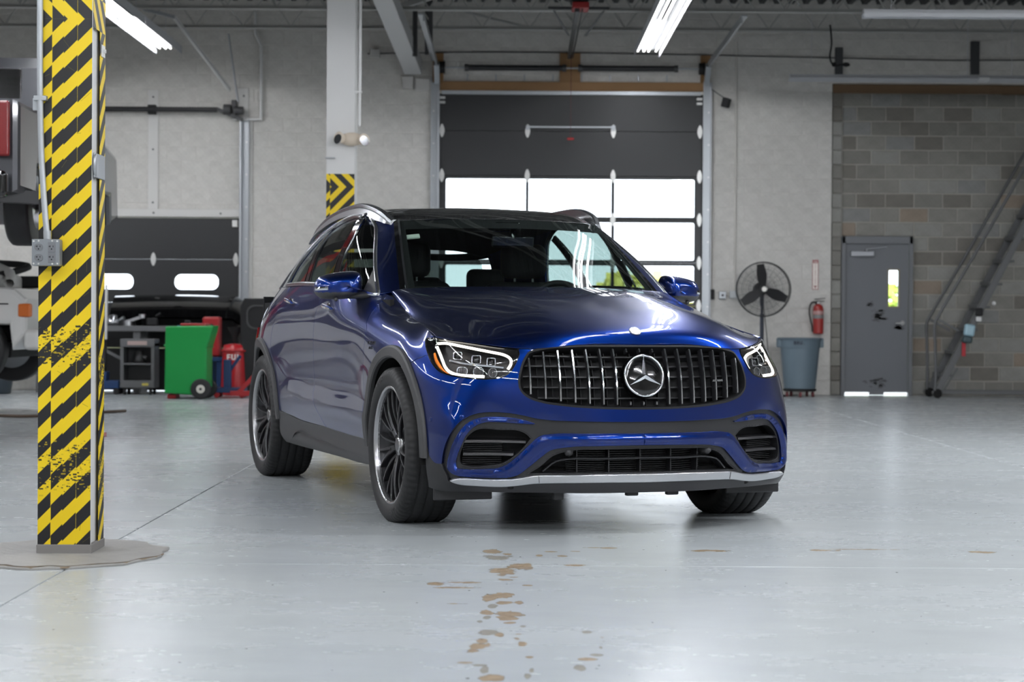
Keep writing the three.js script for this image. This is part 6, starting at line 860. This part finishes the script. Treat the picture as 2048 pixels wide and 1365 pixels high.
// headlights
for (const s of [1, -1]) {
  const out = curve([...lampUV, ...Array.from({ length: 9 }, (_, i) => { const x = 0.825 + (0.545 - 0.825) * i / 8, q = XY([[x, 0.8]])[0]; return [q[0], VT - 0.008 + (i === 0 || i === 8 ? -0.004 : 0), i === 8 ? 1 : 0]; })], { step: 0.015 }).map(([u, v]) => [u * s, v]);
  const P = (l) => XY(l).map(([u, v]) => [u * s, v]);
  const lamp = part('headlight', [patch(skin, inset(out, 0.002), { off: -0.075, L: 0.05, thick: 0 }), strip(skin, out, [[-0.003, -0.003], [0.003, -0.003], [0.003, -0.075], [-0.003, -0.075]], { closed: true })], M.satinBlack, car);
  part('lamp_lens', patch(skin, out, { L: 0.035, gap: 0.003, thick: 0 }), M.lens, lamp);
  part('lamp_seal', strip(skin, inset(out, 0.004), [[-0.003, -0.004], [-0.003, 0.0006], [0.003, 0.0006], [0.003, -0.004]], { closed: true }), M.blackGloss, lamp);
  const rnd = (w, h, n = 10) => Array.from({ length: n }, (_, i) => { const a = i / n * 2 * Math.PI; return [w * Math.cos(a), h * Math.sin(a)]; });
  part('daytime_lamp', strip(skin, curve(P([[0.835, 0.858], [0.8, 0.861], [0.767, 0.854], [0.715, 0.843], [0.659, 0.83], [0.615, 0.818], [0.592, 0.803], [0.585, 0.785], [0.589, 0.766], [0.602, 0.745]]), { closed: false, step: 0.012 }), rnd(0.0062, 0.006), { off: -0.018, smooth: true }), M.drl, lamp);
  part('daytime_lamp', strip(skin, curve(P([[0.84, 0.842], [0.838, 0.816], [0.836, 0.782], [0.834, 0.754], [0.828, 0.737], [0.815, 0.725], [0.786, 0.717], [0.745, 0.713], [0.703, 0.71]]), { closed: false, step: 0.012 }), rnd(0.0068, 0.006), { off: -0.018, smooth: true }), M.drl, lamp);
  part('amber_reflector', strip(skin, curve(P([[0.853, 0.815], [0.855, 0.79], [0.852, 0.765], [0.845, 0.742], [0.83, 0.722]]), { closed: false, step: 0.012 }), rnd(0.008, 0.005), { off: -0.02, smooth: true, taper: (t) => [Math.max(0.25, Math.sin(Math.PI * (0.25 + 0.75 * t))), 1] }), M.amber, lamp);
  part('lamp_blade', strip(skin, curve(P([[0.818, 0.789], [0.785, 0.778], [0.752, 0.772], [0.715, 0.768], [0.674, 0.763], [0.62, 0.755]]), { closed: false, step: 0.015 }), [[-0.004, -0.028], [0.003, -0.024], [0.004, -0.055], [-0.004, -0.055]]), M.chrome, lamp);
  const mods = [[0.795, 0.818, 0.02, 0.018, 0], [0.732, 0.807, 0.021, 0.02, 0], [0.673, 0.797, 0.02, 0.019, 0], [0.795, 0.747, 0.025, 0.021, 1], [0.735, 0.741, 0.024, 0.022, 1], [0.672, 0.733, 0.02, 0.023, 1]];
  for (const [x, y, w, h, low] of mods) {
    const [[u, v]] = P([[x, y]]), f = skin.frame(u, v), m = frameAt(skin, u, v, -0.05, [f.n[0] * 0.6, f.n[1] * 0.4, 1]);
    const rr = roundRect(w * 2, h * 2, low ? h * 0.9 : h * 0.4, 5), rin = roundRect(w * 2 - 0.006, h * 2 - 0.006, low ? h * 0.8 : h * 0.3, 5);
    const mod = part('lamp_module', extrude(rr, 0.022, { holes: [rin] }).applyMatrix4(m), M.satinChrome, lamp);
    part('module_lens', (low ? merge(Array.from({ length: 7 }, (_, i) => box(0.0018, h * 1.7 - Math.abs(i - 3) * 0.003, 0.012, (i - 3) * w * 0.27, 0, 0.006, 0.0006))) : xf(new THREE.SphereGeometry(1, 20, 12), { s: [w * 0.86, h * 0.86, 0.014], p: [0, 0, 0.006] })).applyMatrix4(m), low ? M.chrome : M.blackGloss, mod);
  }
}
// bonnet with its emblem
{
  const hv = hoodNet.V[hoodNet.V.length - 1], hu = hoodNet.U[hoodNet.U.length - 1], e = 0.003;
  const out = []; for (let i = 0; i <= 24; i++) out.push([-hu + e + (2 * hu - 2 * e) * i / 24, 0.004, i === 0 || i === 24 ? 1 : 0]); for (let i = 1; i < 20; i++) out.push([hu - e, 0.004 + (hv - 0.008) * i / 20]); for (let i = 0; i <= 24; i++) out.push([hu - e - (2 * hu - 2 * e) * i / 24, hv - 0.004, i === 0 || i === 24 ? 1 : 0]); for (let i = 1; i < 20; i++) out.push([-hu + e, hv - 0.004 - (hv - 0.008) * i / 20]);
  const hood = part('hood', patch(hoodNet, curve(out, { step: 0.03 }), { L: 0.026, gap: 0 }), M.paint, car);
  hoodNet.guard = () => true;
  const [bu, bv] = hoodNet.inv(0, 1, 0.0, 0.915, [0, 0.09]), m = frameAt(hoodNet, bu, bv, 0.001);
  part('hood_emblem', [new THREE.TorusGeometry(0.026, 0.0035, 8, 32).applyMatrix4(m), disc(0.025, 0.004, 28).rotateX(Math.PI / 2).applyMatrix4(m)], M.satinChrome, hood);
  part('hood_emblem_centre', [disc(0.014, 0.006, 24).rotateX(Math.PI / 2).applyMatrix4(m)], M.blackGloss, hood);
  part('wiper_cowl', patch(hoodNet, inset([[-hu + 0.1, hv - 0.01], [hu - 0.1, hv - 0.01], [hu - 0.1, hv], [-hu + 0.1, hv]], 0.0), { off: -0.03, L: 0.06, gap: 0, thick: 0 }), M.black, car);
}
// cabin: glass, pillars, roof
{
  const V = upNet.V[upNet.V.length - 1], U = upNet.U, o = upNet.off, cu = (i) => U[o + i], UZ = (l, lo = cu(4) - 0.05, hi = cu(11)) => inv(upNet, [2, 1], l, lo, hi);
  const ring = (u0, u1, v0, v1, n = 10) => { const r = []; for (let i = 0; i <= n; i++) r.push([u0 + (u1 - u0) * i / n, v0, i % n ? 0 : 1]); for (let i = 1; i < n; i++) r.push([u1, v0 + (v1 - v0) * i / n]); for (let i = 0; i <= n; i++) r.push([u1 + (u0 - u1) * i / n, v1, i % n ? 0 : 1]); for (let i = 1; i < n; i++) r.push([u0, v1 + (v0 - v1) * i / n]); return r; };
  const ws = cu(3);
  part('windshield', patch(upNet, curve(ring(-ws, ws, 0.0, V, 16), { step: 0.05 }), { L: 0.07, thick: 0, gap: 0.002 }), M.glass, car);
  const wsIn = curve(ring(-ws + 0.035, ws - 0.035, 0.03, V - 0.085, 16), { step: 0.04 });
  part('windshield_border', patch(upNet, curve(ring(-ws, ws, 0, V, 16), { step: 0.04 }), { holes: [wsIn], off: -0.004, L: 0.05, thick: 0, gap: 0 }), M.black, car);
  mirrored('windshield_trim', strip(upNet, curve([[ws + 0.002, 0.0], [ws + 0.002, V * 0.5], [ws + 0.002, V]], { closed: false, step: 0.04 }), [[-0.006, -0.01], [-0.006, 0.003], [0.006, 0.004], [0.006, -0.01]]), M.chrome);
  mirrored('pillar_gasket', strip(upNet, curve([[ws + 0.022, 0.0], [ws + 0.021, V * 0.5], [ws + 0.02, V]], { closed: false, step: 0.04 }), [[-0.015, -0.01], [-0.014, 0.002], [0.014, 0.002], [0.015, -0.01]]), M.blackGloss);
  // side windows
  const chrome = [[-2.66, 1.162, 1], [-2.6, 1.245], [-2.5, 1.335], [-2.37, 1.42], [-2.2, 1.482], [-2.0, 1.522], [-1.75, 1.538], [-1.55, 1.529], [-1.42, 1.505], [-1.315, 1.465], [-1.2, 1.405], [-1.05, 1.317], [-0.9, 1.222], [-0.76, 1.128], [-0.7, 1.087, 1], [-0.85, 1.103], [-1.1, 1.122], [-1.6, 1.15], [-2.1, 1.162]];
  const win = curve(UZ(chrome), { step: 0.02 });
  const ue = cu(11);
  const band = [[ws + 0.036, 0.002, 1], [ws + 0.036, V * 0.25], [ws + 0.035, V * 0.5], [ws + 0.034, V * 0.75], [ws + 0.03, V, 1], ...Array.from({ length: 12 }, (_, i) => [ws + 0.03 + (ue - ws - 0.03) * (i + 1) / 12, V, i === 11 ? 1 : 0]), [ue, V * 0.5], [ue, 0.002, 1], ...Array.from({ length: 11 }, (_, i) => [ue + (ws + 0.036 - ue) * (i + 1) / 12, 0.002])];
  mirrored('side_body_frame', patch(upNet, curve(band, { step: 0.03 }), { holes: [inset(win, 0.004)], L: 0.04, thick: 0.02, gap: 0 }), M.paint);
  mirrored('window_trim', strip(upNet, win, [[-0.011, -0.01], [-0.011, 0.004], [-0.004, 0.0075], [0.007, 0.006], [0.011, 0.001], [0.011, -0.012]].map(([a, b]) => [-a, b]).reverse(), { closed: true }), M.satinChrome);
  const glassIn = inset(win, 0.01);
  const cut = (zt, yt, zb, yb) => UZ([[zt, yt], [zb, yb]]);
  // pillars between the panes: black gloss with bright edges
  const pill = (a, b, c, d) => UZ([[a, 1.56], [b, 1.12], [d, 1.12], [c, 1.56]]).map((p) => [p[0], p[1], 1]);
  const inside = (poly) => poly;
  mirrored('side_glass', patch(upNet, glassIn, { off: -0.012, L: 0.08, thick: 0, gap: 0 }), M.tint);
  const post = (zt, yt, zb, yb, w, mat, name) => mirrored(name, strip(upNet, curve(UZ([[zt, yt], [(zt + zb) / 2, (yt + yb) / 2], [zb, yb]]), { closed: false, step: 0.04 }), [[-w, -0.012], [-w, -0.004], [w, -0.004], [w, -0.012]]), mat);
  post(-1.508, 1.505, -1.375, 1.16, 0.038, M.blackGloss, 'door_pillar'); post(-1.462, 1.495, -1.315, 1.155, 0.004, M.chrome, 'pillar_trim'); post(-1.553, 1.505, -1.44, 1.16, 0.004, M.chrome, 'pillar_trim');
  post(-2.2, 1.465, -2.05, 1.165, 0.036, M.blackGloss, 'door_pillar'); post(-2.154, 1.475, -1.98, 1.165, 0.004, M.chrome, 'pillar_trim'); post(-2.24, 1.455, -2.12, 1.165, 0.003, M.chrome, 'pillar_trim');
  const sail = curve(UZ([[-0.92, 1.225, 1], [-0.77, 1.13, 1], [-0.72, 1.1, 1], [-0.86, 1.115, 1]]), { step: 0.02 });
  mirrored('mirror_sail', patch(upNet, sail, { off: -0.001, L: 0.03, gap: 0 }), M.clad);
  // rear window and the panel round it
  const rear = curve(ring(ue, U[U.length - 1], 0.002, V, 8), { step: 0.06 }), pane = curve([[ue + 0.1, 0.05, 1], [U[U.length - 1], 0.05, 1], [U[U.length - 1], V - 0.06, 1], [ue + 0.12, V - 0.06]], { step: 0.05 });
  part('rear_window', [patch(upNet, pane, { L: 0.1, thick: 0, gap: 0 }), mirrorX(patch(upNet, pane, { L: 0.1, thick: 0, gap: 0 }))], M.tint, car);
  mirrored('rear_window_frame', [strip(upNet, curve([[ue, 0.025], [(ue + U[U.length - 1]) / 2, 0.025], [U[U.length - 1], 0.025]], { closed: false, step: 0.06 }), [[-0.025, -0.01], [-0.025, 0], [0.025, 0], [0.025, -0.01]]), strip(upNet, curve([[ue, V - 0.03], [(ue + U[U.length - 1]) / 2, V - 0.03], [U[U.length - 1], V - 0.03]], { closed: false, step: 0.06 }), [[-0.03, -0.01], [-0.03, 0], [0.03, 0], [0.03, -0.01]])], M.blackGloss);
  // roof
  const RU = roofNet.U, RV = roofNet.V, ru = RU[RU.length - 1], rv = RV[RV.length - 1];
  const rr = []; const N = 14; for (let i = 0; i <= N; i++) rr.push([-ru + 2 * ru * i / N, 0, i % N ? 0 : 1]); for (let i = 1; i < N; i++) rr.push([ru, rv * i / N]); for (let i = 0; i <= N; i++) rr.push([ru - 2 * ru * i / N, rv, i % N ? 0 : 1]); for (let i = 1; i < N; i++) rr.push([-ru, rv - rv * i / N]);
  const roof = part('roof', patch(roofNet, curve(rr, { step: 0.04 }), { L: 0.06, gap: 0, thick: 0.02 }), M.blackGloss, car);
  part('headliner', patch(roofNet, curve(rr, { step: 0.08 }), { off: -0.045, L: 0.12, gap: 0.01, thick: 0 }), M.cabin, roof);
  part('roof_seam', strip(roofNet, curve(Array.from({ length: 11 }, (_, i) => [-ru * 0.93 + ru * 1.86 * i / 10, 0.31]), { closed: false, step: 0.06 }), [[-0.004, 0.0003], [-0.004, 0.0012], [0.004, 0.0012], [0.004, 0.0003]]), M.black, roof);
  // roof rails
  const path = [[0.588, 1.496, -1.192], [0.6, 1.518, -1.24], [0.614, 1.548, -1.31], [0.626, 1.58, -1.44], [0.634, 1.605, -1.62], [0.636, 1.608, -1.85], [0.634, 1.6, -2.1], [0.628, 1.578, -2.4], [0.618, 1.545, -2.65], [0.605, 1.5, -2.87], [0.592, 1.45, -3.02]];
  const c3 = new THREE.CatmullRomCurve3(path.map((p) => V3(...p))), rows = [], low = [];
  for (let i = 0; i <= 60; i++) {
    const p = c3.getPoint(i / 60), h = Math.min(0.05, 0.012 + 0.16 * Math.min(i / 60, 1 - i / 60)), R = (x, y) => V3(p.x + x, p.y + y, p.z);
    rows.push([R(-0.016, -h), R(-0.016, -0.006), R(-0.01, 0), R(0.008, 0), R(0.015, -0.006), R(0.018, -0.022), R(0.018, -0.026)].map((q) => q));
    low.push([R(0.016, -0.026), R(0.021, -0.028), R(0.03, -h - 0.012), R(0.012, -h - 0.012)]);
  }
  mirrored('roof_rail', sweep(rows), M.satinChrome); mirrored('rail_base', sweep(low), M.silver);
}
// door mirrors
{
  const cx = (x) => -0.0 + 1.086 - (x - 150) * 0.000212, cy = (y) => 1.21 - (y - 145) * 0.000206;
  const outl = [[140, 600], [165, 460], [215, 370], [290, 300], [430, 240], [640, 190], [900, 152], [1130, 143], [1220, 175], [1275, 260], [1298, 420], [1300, 560], [1270, 680], [1180, 760], [1000, 830], [800, 855], [560, 858], [380, 845], [260, 800], [180, 720]].map(([x, y]) => [cx(x), cy(y)]);
  const o2 = curve(outl.map(([a, b]) => [a, b]), { step: 0.012 }), mx = 0.955, my = 1.125, rows = [];
  for (let i = 0; i <= 14; i++) { const t = i / 14 * Math.PI / 2 * 0.985, k = Math.cos(t) ** 0.62, z = -0.935 + 0.125 * Math.sin(t); rows.push(o2.map(([x, y]) => V3(mx + (x - mx) * k - 0.03 * (1 - k), my + (y - my) * (0.15 * 0 + k) + 0.0 * (1 - k), z - 0.06 * (x - 0.84) * 1.2))); }
  const shell = sweep(rows, { smooth: true, cap: false }), id = shell.index.array, ps = shell.attributes.position, split = (f) => { const g = shell.clone(), keep = []; for (let i = 0; i < id.length; i += 3) { const y = (ps.getY(id[i]) + ps.getY(id[i + 1]) + ps.getY(id[i + 2])) / 3; if (f(y)) keep.push(id[i], id[i + 1], id[i + 2]); } g.setIndex(keep); return g; };
  const frontCap = sweep([rows[14], rows[14].map((p) => V3(mx - 0.03, my, p.z + 0.002))], { smooth: true, cap: false });
  for (const s of [1, -1]) {
    const F = (g) => (s > 0 ? g : mirrorX(g));
    const mir = part('door_mirror', F(merge([split((y) => y > 1.098), frontCap.clone()])), M.paint, car);
    part('mirror_underside', F(merge([split((y) => y <= 1.098), xf(new THREE.SphereGeometry(0.011, 12, 8), { p: [0.99, 1.063, -0.87] })])), M.clad, mir);
    part('turn_signal', F(sweep(rows.slice(2, 10).map((r) => { const q = r.filter((p) => p.x > 0.9 && p.y > 1.1 && p.y < 1.13).sort((a, b) => b.x - a.x)[0] || r[0]; return [V3(q.x + 0.001, q.y + 0.009, q.z), V3(q.x + 0.004, q.y, q.z + 0.001), V3(q.x + 0.001, q.y - 0.009, q.z), V3(q.x - 0.01, q.y, q.z)]; }))), M.chrome, mir);
    part('mirror_glass', F(sweep([rows[0].map((p) => V3(mx + (p.x - mx) * 0.93, my + (p.y - my) * 0.93, p.z + 0.012)), rows[0].map((p) => V3(mx, my, p.z + 0.012))], { smooth: true, cap: false })), M.mirrorGlass, mir);
    part('mirror_arm', F(sweep([[0.93, 1.078, -0.9, 0.03, 0.012], [0.88, 1.083, -0.87, 0.045, 0.018], [0.84, 1.085, -0.83, 0.055, 0.022], [0.8, 1.09, -0.8, 0.06, 0.026]].map(([x, y, z, a, b]) => Array.from({ length: 12 }, (_, i) => { const t = i / 12 * 2 * Math.PI; return V3(x, y + b * Math.sin(t), z + a * Math.cos(t)); })), { smooth: true })), M.satinBlack, mir);
  }
}
// door handles
for (const [z, y] of [[-1.275, 1.022], [-2.225, 1.056]]) for (const s of [1, -1]) {
  const [[u0, v0]] = ZY([[z, y]]), rows = [], n = 14; net: for (let i = 0; i <= n; i++) {
    const t = i / n * 2 - 1, q = ZY([[z + t * 0.098, y - t * 0.009]])[0], f = skin.frame(q[0] * s, q[1]), b = Math.max(0, 1 - t ** 4), N = V3(...f.n), P = V3(...f.p), w = 0.012 * Math.sqrt(b) + 0.001;
    rows.push(Array.from({ length: 10 }, (_, k) => { const a = k / 10 * 2 * Math.PI; return P.clone().addScaledVector(N, 0.004 + 0.03 * b ** 0.5 * (0.62 + 0.38 * Math.cos(a))).add(V3(0, w * Math.sin(a), 0)); }));
  }
  const h = part('door_handle', sweep(rows, { smooth: true }), M.paint, car);
  part('handle_trim', sweep(rows.slice(1, -1).map((r) => [r[8], r[9], r[0]].map((p) => p.clone()).flatMap((p, i) => (i === 1 ? [p.add(V3(s * 0.002, -0.002, 0))] : [p]))), { ring: true }), M.chrome, h);
  const f = skin.frame(u0 * s, v0); part('handle_recess', xf(new THREE.SphereGeometry(1, 20, 12), { s: [0.004, 0.03, 0.05], p: [f.p[0] - f.n[0] * 0.0005, f.p[1] - 0.004, f.p[2] - 0.02] }), M.blackGloss, h);
}
// side badge
for (const s of [1, -1]) {
  const [[u, v]] = ZY([[-0.345, 0.836]]), m = frameAt(skin, u * s, v, 0.0005);
  const g = [lettering('V8 BITURBO', 0.0175, 0.002)]; g[0].computeBoundingBox(); const w = g[0].boundingBox.max.x; g[0].translate(-w / 2, 0, 0); const b = lettering('4MATIC+', 0.013, 0.002); b.computeBoundingBox(); b.translate(-b.boundingBox.max.x / 2, -0.022, 0); g.push(b);
  part('fender_badge', merge(g).applyMatrix4(m), M.chrome, car);
}
// wheels
{
  const wing = (o) => o, NA = 288, prof = [[-0.11, 0.27], [-0.128, 0.285], [-0.137, 0.315], [-0.137, 0.333], [-0.132, 0.35], [-0.123, 0.361], [-0.112, 0.367], [-0.1, 0.3695], [-0.079, 0.3712], [-0.077, 0.364], [-0.067, 0.364], [-0.065, 0.3718], [-0.03, 0.3724], [-0.028, 0.365], [-0.018, 0.365], [-0.016, 0.3725], [0.016, 0.3725], [0.018, 0.365], [0.028, 0.365], [0.03, 0.3724], [0.065, 0.3718], [0.067, 0.364], [0.077, 0.364], [0.079, 0.3712], [0.1, 0.3695], [0.112, 0.367], [0.123, 0.361], [0.132, 0.35], [0.137, 0.333], [0.137, 0.318], [0.1345, 0.312], [0.1345, 0.304], [0.128, 0.288], [0.12, 0.282], [0.108, 0.27]];
  const tyreRows = (sag) => Array.from({ length: NA }, (_, i) => { const a = i / NA * 2 * Math.PI; return prof.map(([x, r], j) => { let q = r; const lat = i % 4 === 0, e = Math.abs(x); if (lat && e > 0.082 && e < 0.1335 && r > 0.345) q -= 0.0045; if (i % 4 === 2 && e > 0.03 && e < 0.066 && r > 0.37) q -= 0.002; const y = q * Math.sin(a); return V3(x, Math.max(y, -sag), q * Math.cos(a)); }); });
  const tyreGeo = (sag) => sweep(tyreRows(sag), { closed: true, smooth: true, ring: false });
  const rimGeo = lathe([[0.05, 0.05], [0.2, 0.045], [0.255, 0.06], [0.262, 0.09], [0.264, 0.105], [0.268, 0.108], [0.268, -0.11], [0.262, -0.11], [0.25, 0.0], [0.245, 0.02], [0.05, 0.03]], 72).rotateZ(-Math.PI / 2);
  const lipGeo = lathe([[0.263, 0.1], [0.268, 0.118], [0.273, 0.124], [0.281, 0.1235], [0.2845, 0.118], [0.284, 0.108], [0.27, 0.104]], 96).rotateZ(-Math.PI / 2);
  const spokeGeo = (a0, a1, w0, w1, r0, x0) => { const rows = []; for (let i = 0; i <= 16; i++) { const t = i / 16, r = r0 + (0.268 - r0) * t, a = a0 + (a1 - a0) * Math.pow(t, 0.75), x = x0 + (0.1 - x0) * t + 0.012 * Math.sin(Math.PI * t), w = (w0 + (w1 - w0) * Math.sin(Math.PI * t * 0.5)) / 2, c = V3(0, Math.cos(a), Math.sin(a)), T = V3(0, -Math.sin(a), Math.cos(a)), P = c.multiplyScalar(r), R = (b, d) => P.clone().addScaledVector(T, b).add(V3(x + d, 0, 0)); rows.push([R(-w, -0.006), R(-w * 0.75, 0), R(w * 0.75, 0), R(w, -0.006), R(w * 0.7, -0.035), R(-w * 0.7, -0.035)]); } return sweep(rows); };
  const D = Math.PI / 180, sets = [[-4, -9, 0.022, 0.011, 0.05, 0.085], [4, 9, 0.022, 0.011, 0.05, 0.085], [-22, -27, 0.014, 0.009, 0.075, 0.07], [22, 27, 0.014, 0.009, 0.075, 0.07]].map(([a, b, ...q]) => spokeGeo(a * D, b * D, ...q));
  const hub = lathe([[0, 0.086], [0.03, 0.0855], [0.034, 0.082], [0.036, 0.078], [0.05, 0.079], [0.056, 0.075], [0.06, 0.05], [0, 0.05]], 40).rotateZ(-Math.PI / 2);
  const bolts = []; for (let k = 0; k < 5; k++) { const a = k * 72 * D; bolts.push(disc(0.0085, 0.004, 12).rotateZ(-Math.PI / 2).translate(0.092, 0.088 * Math.cos(a), 0.088 * Math.sin(a))); }
  const boltG = merge(bolts), capG = lathe([[0, 0.0885], [0.022, 0.088], [0.03, 0.086]], 30).rotateZ(-Math.PI / 2), discG = lathe([[0.03, 0.02], [0.19, 0.02], [0.19, -0.012], [0.03, -0.012]], 48).rotateZ(-Math.PI / 2), caliper = xf(extrude(Array.from({ length: 12 }, (_, i) => { const a = (60 + i * 5.5) * D; return [Math.cos(a) * 0.2, Math.sin(a) * 0.2]; }).concat(Array.from({ length: 12 }, (_, i) => { const a = (120 - i * 5.5) * D; return [Math.cos(a) * 0.13, Math.sin(a) * 0.13]; })), 0.07), { r: [0, Math.PI / 2, 0], p: [-0.03, 0, 0] });
  const text = []; [...'ZERO', ' ', ...'P'].forEach(() => 0);
  const curved = (str, r, size, mid) => { const l = [...str], step = size * 0.98 / r; return merge(l.map((ch, i) => { if (ch === ' ') return null; const g = lettering(ch, size, 0.0016); g.computeBoundingBox(); g.translate(-g.boundingBox.max.x / 2, -size / 2, 0); const a = mid + (i - (l.length - 1) / 2) * step; return g.rotateZ(-0).translate(0, r, 0).rotateZ(-a); })).rotateY(Math.PI / 2).translate(0.1366, 0, 0); };
  const geoF = tyreGeo(0.364), geoR = tyreGeo(0.37), letters = merge([curved('P ZERO', 0.325, 0.02, 158 * D), curved('P ZERO', 0.325, 0.02, -22 * D)]);
  const makeWheel = (x, y, z, tyre, steer) => {
    const w = new THREE.Group(); w.name = 'wheel'; car.add(w); w.position.set(x, y, z); w.rotation.y = x < 0 ? Math.PI : 0; w.scale.set(1, 1, 1);
    part('tyre', tyre, M.rubber, w); part('tyre_lettering', letters, M.clad, w); part('rim', rimGeo, M.rim, w); part('rim_lip', lipGeo, M.rimLip, w);
    for (let k = 0; k < 5; k++) for (const g of sets) { const s = part('spoke', g, M.rim, w); s.rotation.x = (k * 72 + 36) * D; }
    part('hub', hub, M.rimLip, w); const hc = part('hub_cap', capG, M.rimFace, w); part('wheel_bolts', boltG, M.black, w).rotation.x = 36 * D; part('brake_disc', discG, M.satinBlack, w); part('brake_caliper', caliper, M.dark, w);
  };
  makeWheel(-0.823, 0.364, 0, geoF); makeWheel(0.823, 0.364, 0, geoF); makeWheel(-0.82, 0.37, -2.873, geoR); makeWheel(0.82, 0.37, -2.873, geoR);
  // wheel housings and underside
  for (const [z, y] of [[0, 0.364], [-2.873, 0.37]]) for (const s of [1, -1]) part('wheel_liner', xf(new THREE.CylinderGeometry(0.435, 0.435, 0.42, 40, 1, true, -0.15, Math.PI + 0.3), { r: [0, 0, Math.PI / 2], p: [0, 0, 0] }).rotateX(0).translate(s * 0.715, y, z), M.black, car), part('wheel_liner_wall', box(0.01, 0.6, 0.86, s * 0.5, 0.53, z, 0), M.black, car);
  part('underbody', [box(1.5, 0.12, 2.0, 0, 0.27, -1.44, 0.02), box(1.0, 0.16, 3.9, 0, 0.3, -1.5, 0.02), box(1.2, 0.1, 0.6, 0, 0.25, 0.42, 0.02), box(1.1, 0.14, 0.6, 0, 0.32, -3.4, 0.02)], M.black, car);
  part('tow_bracket', [-0.36, 0.0, 0.2].map((x) => box(x < 0 ? 0.05 : 0.06, 0.05, 0.03, x, x < 0 ? 0.178 : 0.188, 0.72, 0.006)), M.satinBlack, car);
  part('air_deflector', [-1, 1].map((s) => box(0.28, 0.09, 0.02, s * 0.73, 0.185, 0.47, 0.006)), M.satinBlack, car);
  part('suspension_arm', [bar([-0.75, 0.3, 0.05], [-0.3, 0.28, -0.05], 0.03), bar([0.75, 0.3, 0.05], [0.3, 0.28, -0.05], 0.03), bar([-0.7, 0.3, -2.9], [-0.3, 0.3, -2.8], 0.03), bar([0.7, 0.3, -2.9], [0.3, 0.3, -2.8], 0.03)], M.dark, car);
}
// inside
{
  const inner = (name, g, mat = M.seat) => part(name, g, mat, car);
  inner('cabin_tub', [box(1.62, 0.02, 3.3, 0, 0.4, -2.0, 0), box(1.5, 0.65, 0.02, 0, 0.72, -0.45, 0), box(1.6, 0.7, 0.02, 0, 0.75, -3.5, 0), box(0.02, 0.68, 2.95, -0.8, 0.72, -1.95, 0), box(0.02, 0.68, 2.95, 0.8, 0.72, -1.95, 0), box(1.3, 0.02, 0.95, 0, 0.62, 0.12, 0), box(0.95, 0.02, 0.5, 0, 0.6, 0.42, 0)], M.black);
  inner('dashboard', [xf(new THREE.CylinderGeometry(0.13, 0.13, 1.4, 20), { r: [0, 0, Math.PI / 2], s: [1, 1, 1], p: [0, 0.95, -0.93] }), box(1.42, 0.03, 0.5, 0, 1.055, -0.72, 0.012), box(0.3, 0.14, 0.1, 0.36, 1.05, -0.98, 0.05, 3)], M.cabin);
  inner('steering_wheel', [new THREE.TorusGeometry(0.185, 0.016, 12, 40).rotateX(-0.42).translate(0.37, 1.0, -1.16), bar([0.37, 1.0, -1.16], [0.37, 0.93, -0.98], 0.03), beam([0.2, 1.0, -1.16], [0.54, 1.0, -1.16], 0.03, 0.05)], M.seat);
  const seat = (x, z, w, back) => { const s = inner('seat', [box(w, 0.62, 0.16, x, 0.87, z, 0.07, 4), box(w, 0.16, 0.5, x, 0.6, z + 0.28, 0.06, 4)]); part('headrest', box(Math.min(0.27, w * 0.55), 0.2, 0.11, x, back, z - 0.04, 0.05, 5), M.seat, s); part('headrest_post', [bar([x - 0.055, 1.1, z - 0.03], [x - 0.055, back, z - 0.03], 0.007), bar([x + 0.055, 1.1, z - 0.03], [x + 0.055, back, z - 0.03], 0.007)], M.satinChrome, s); };
  seat(0.35, -1.72, 0.5, 1.3); seat(-0.35, -1.72, 0.5, 1.3);
  const bench = inner('rear_bench', [box(1.36, 0.6, 0.16, 0, 0.85, -2.55, 0.06, 3), box(1.36, 0.16, 0.5, 0, 0.58, -2.25, 0.06, 3)]);
  for (const x of [-0.4, 0, 0.4]) part('headrest', box(0.24, x ? 0.15 : 0.1, 0.1, x, x ? 1.2 : 1.17, -2.6, 0.045, 4), M.seat, bench);
  inner('interior_mirror', [xf(box(0.24, 0.065, 0.025, 0, 0, 0, 0.012, 3), { p: [0.03, 1.385, -1.03], r: [0.2, 0, 0] }), bar([0.03, 1.4, -1.02], [0.02, 1.47, -1.04], 0.012), box(0.16, 0.05, 0.12, 0.0, 1.465, -1.08, 0.02, 3)], M.blackGloss);
  part('toll_tag', xf(box(0.085, 0.034, 0.012, 0, 0, 0, 0.005, 2), { p: [-0.533, 1.4, -1.045], r: [-0.95, -0.2, -0.1] }), std(lin(0.75, 0.82, 0.7), 0.5), car, 'white toll tag behind the windshield');
  inner('roof_console', box(0.22, 0.03, 0.16, 0, 1.5, -1.3, 0.012), M.cabin);
}
renderer.render(scene, camera);
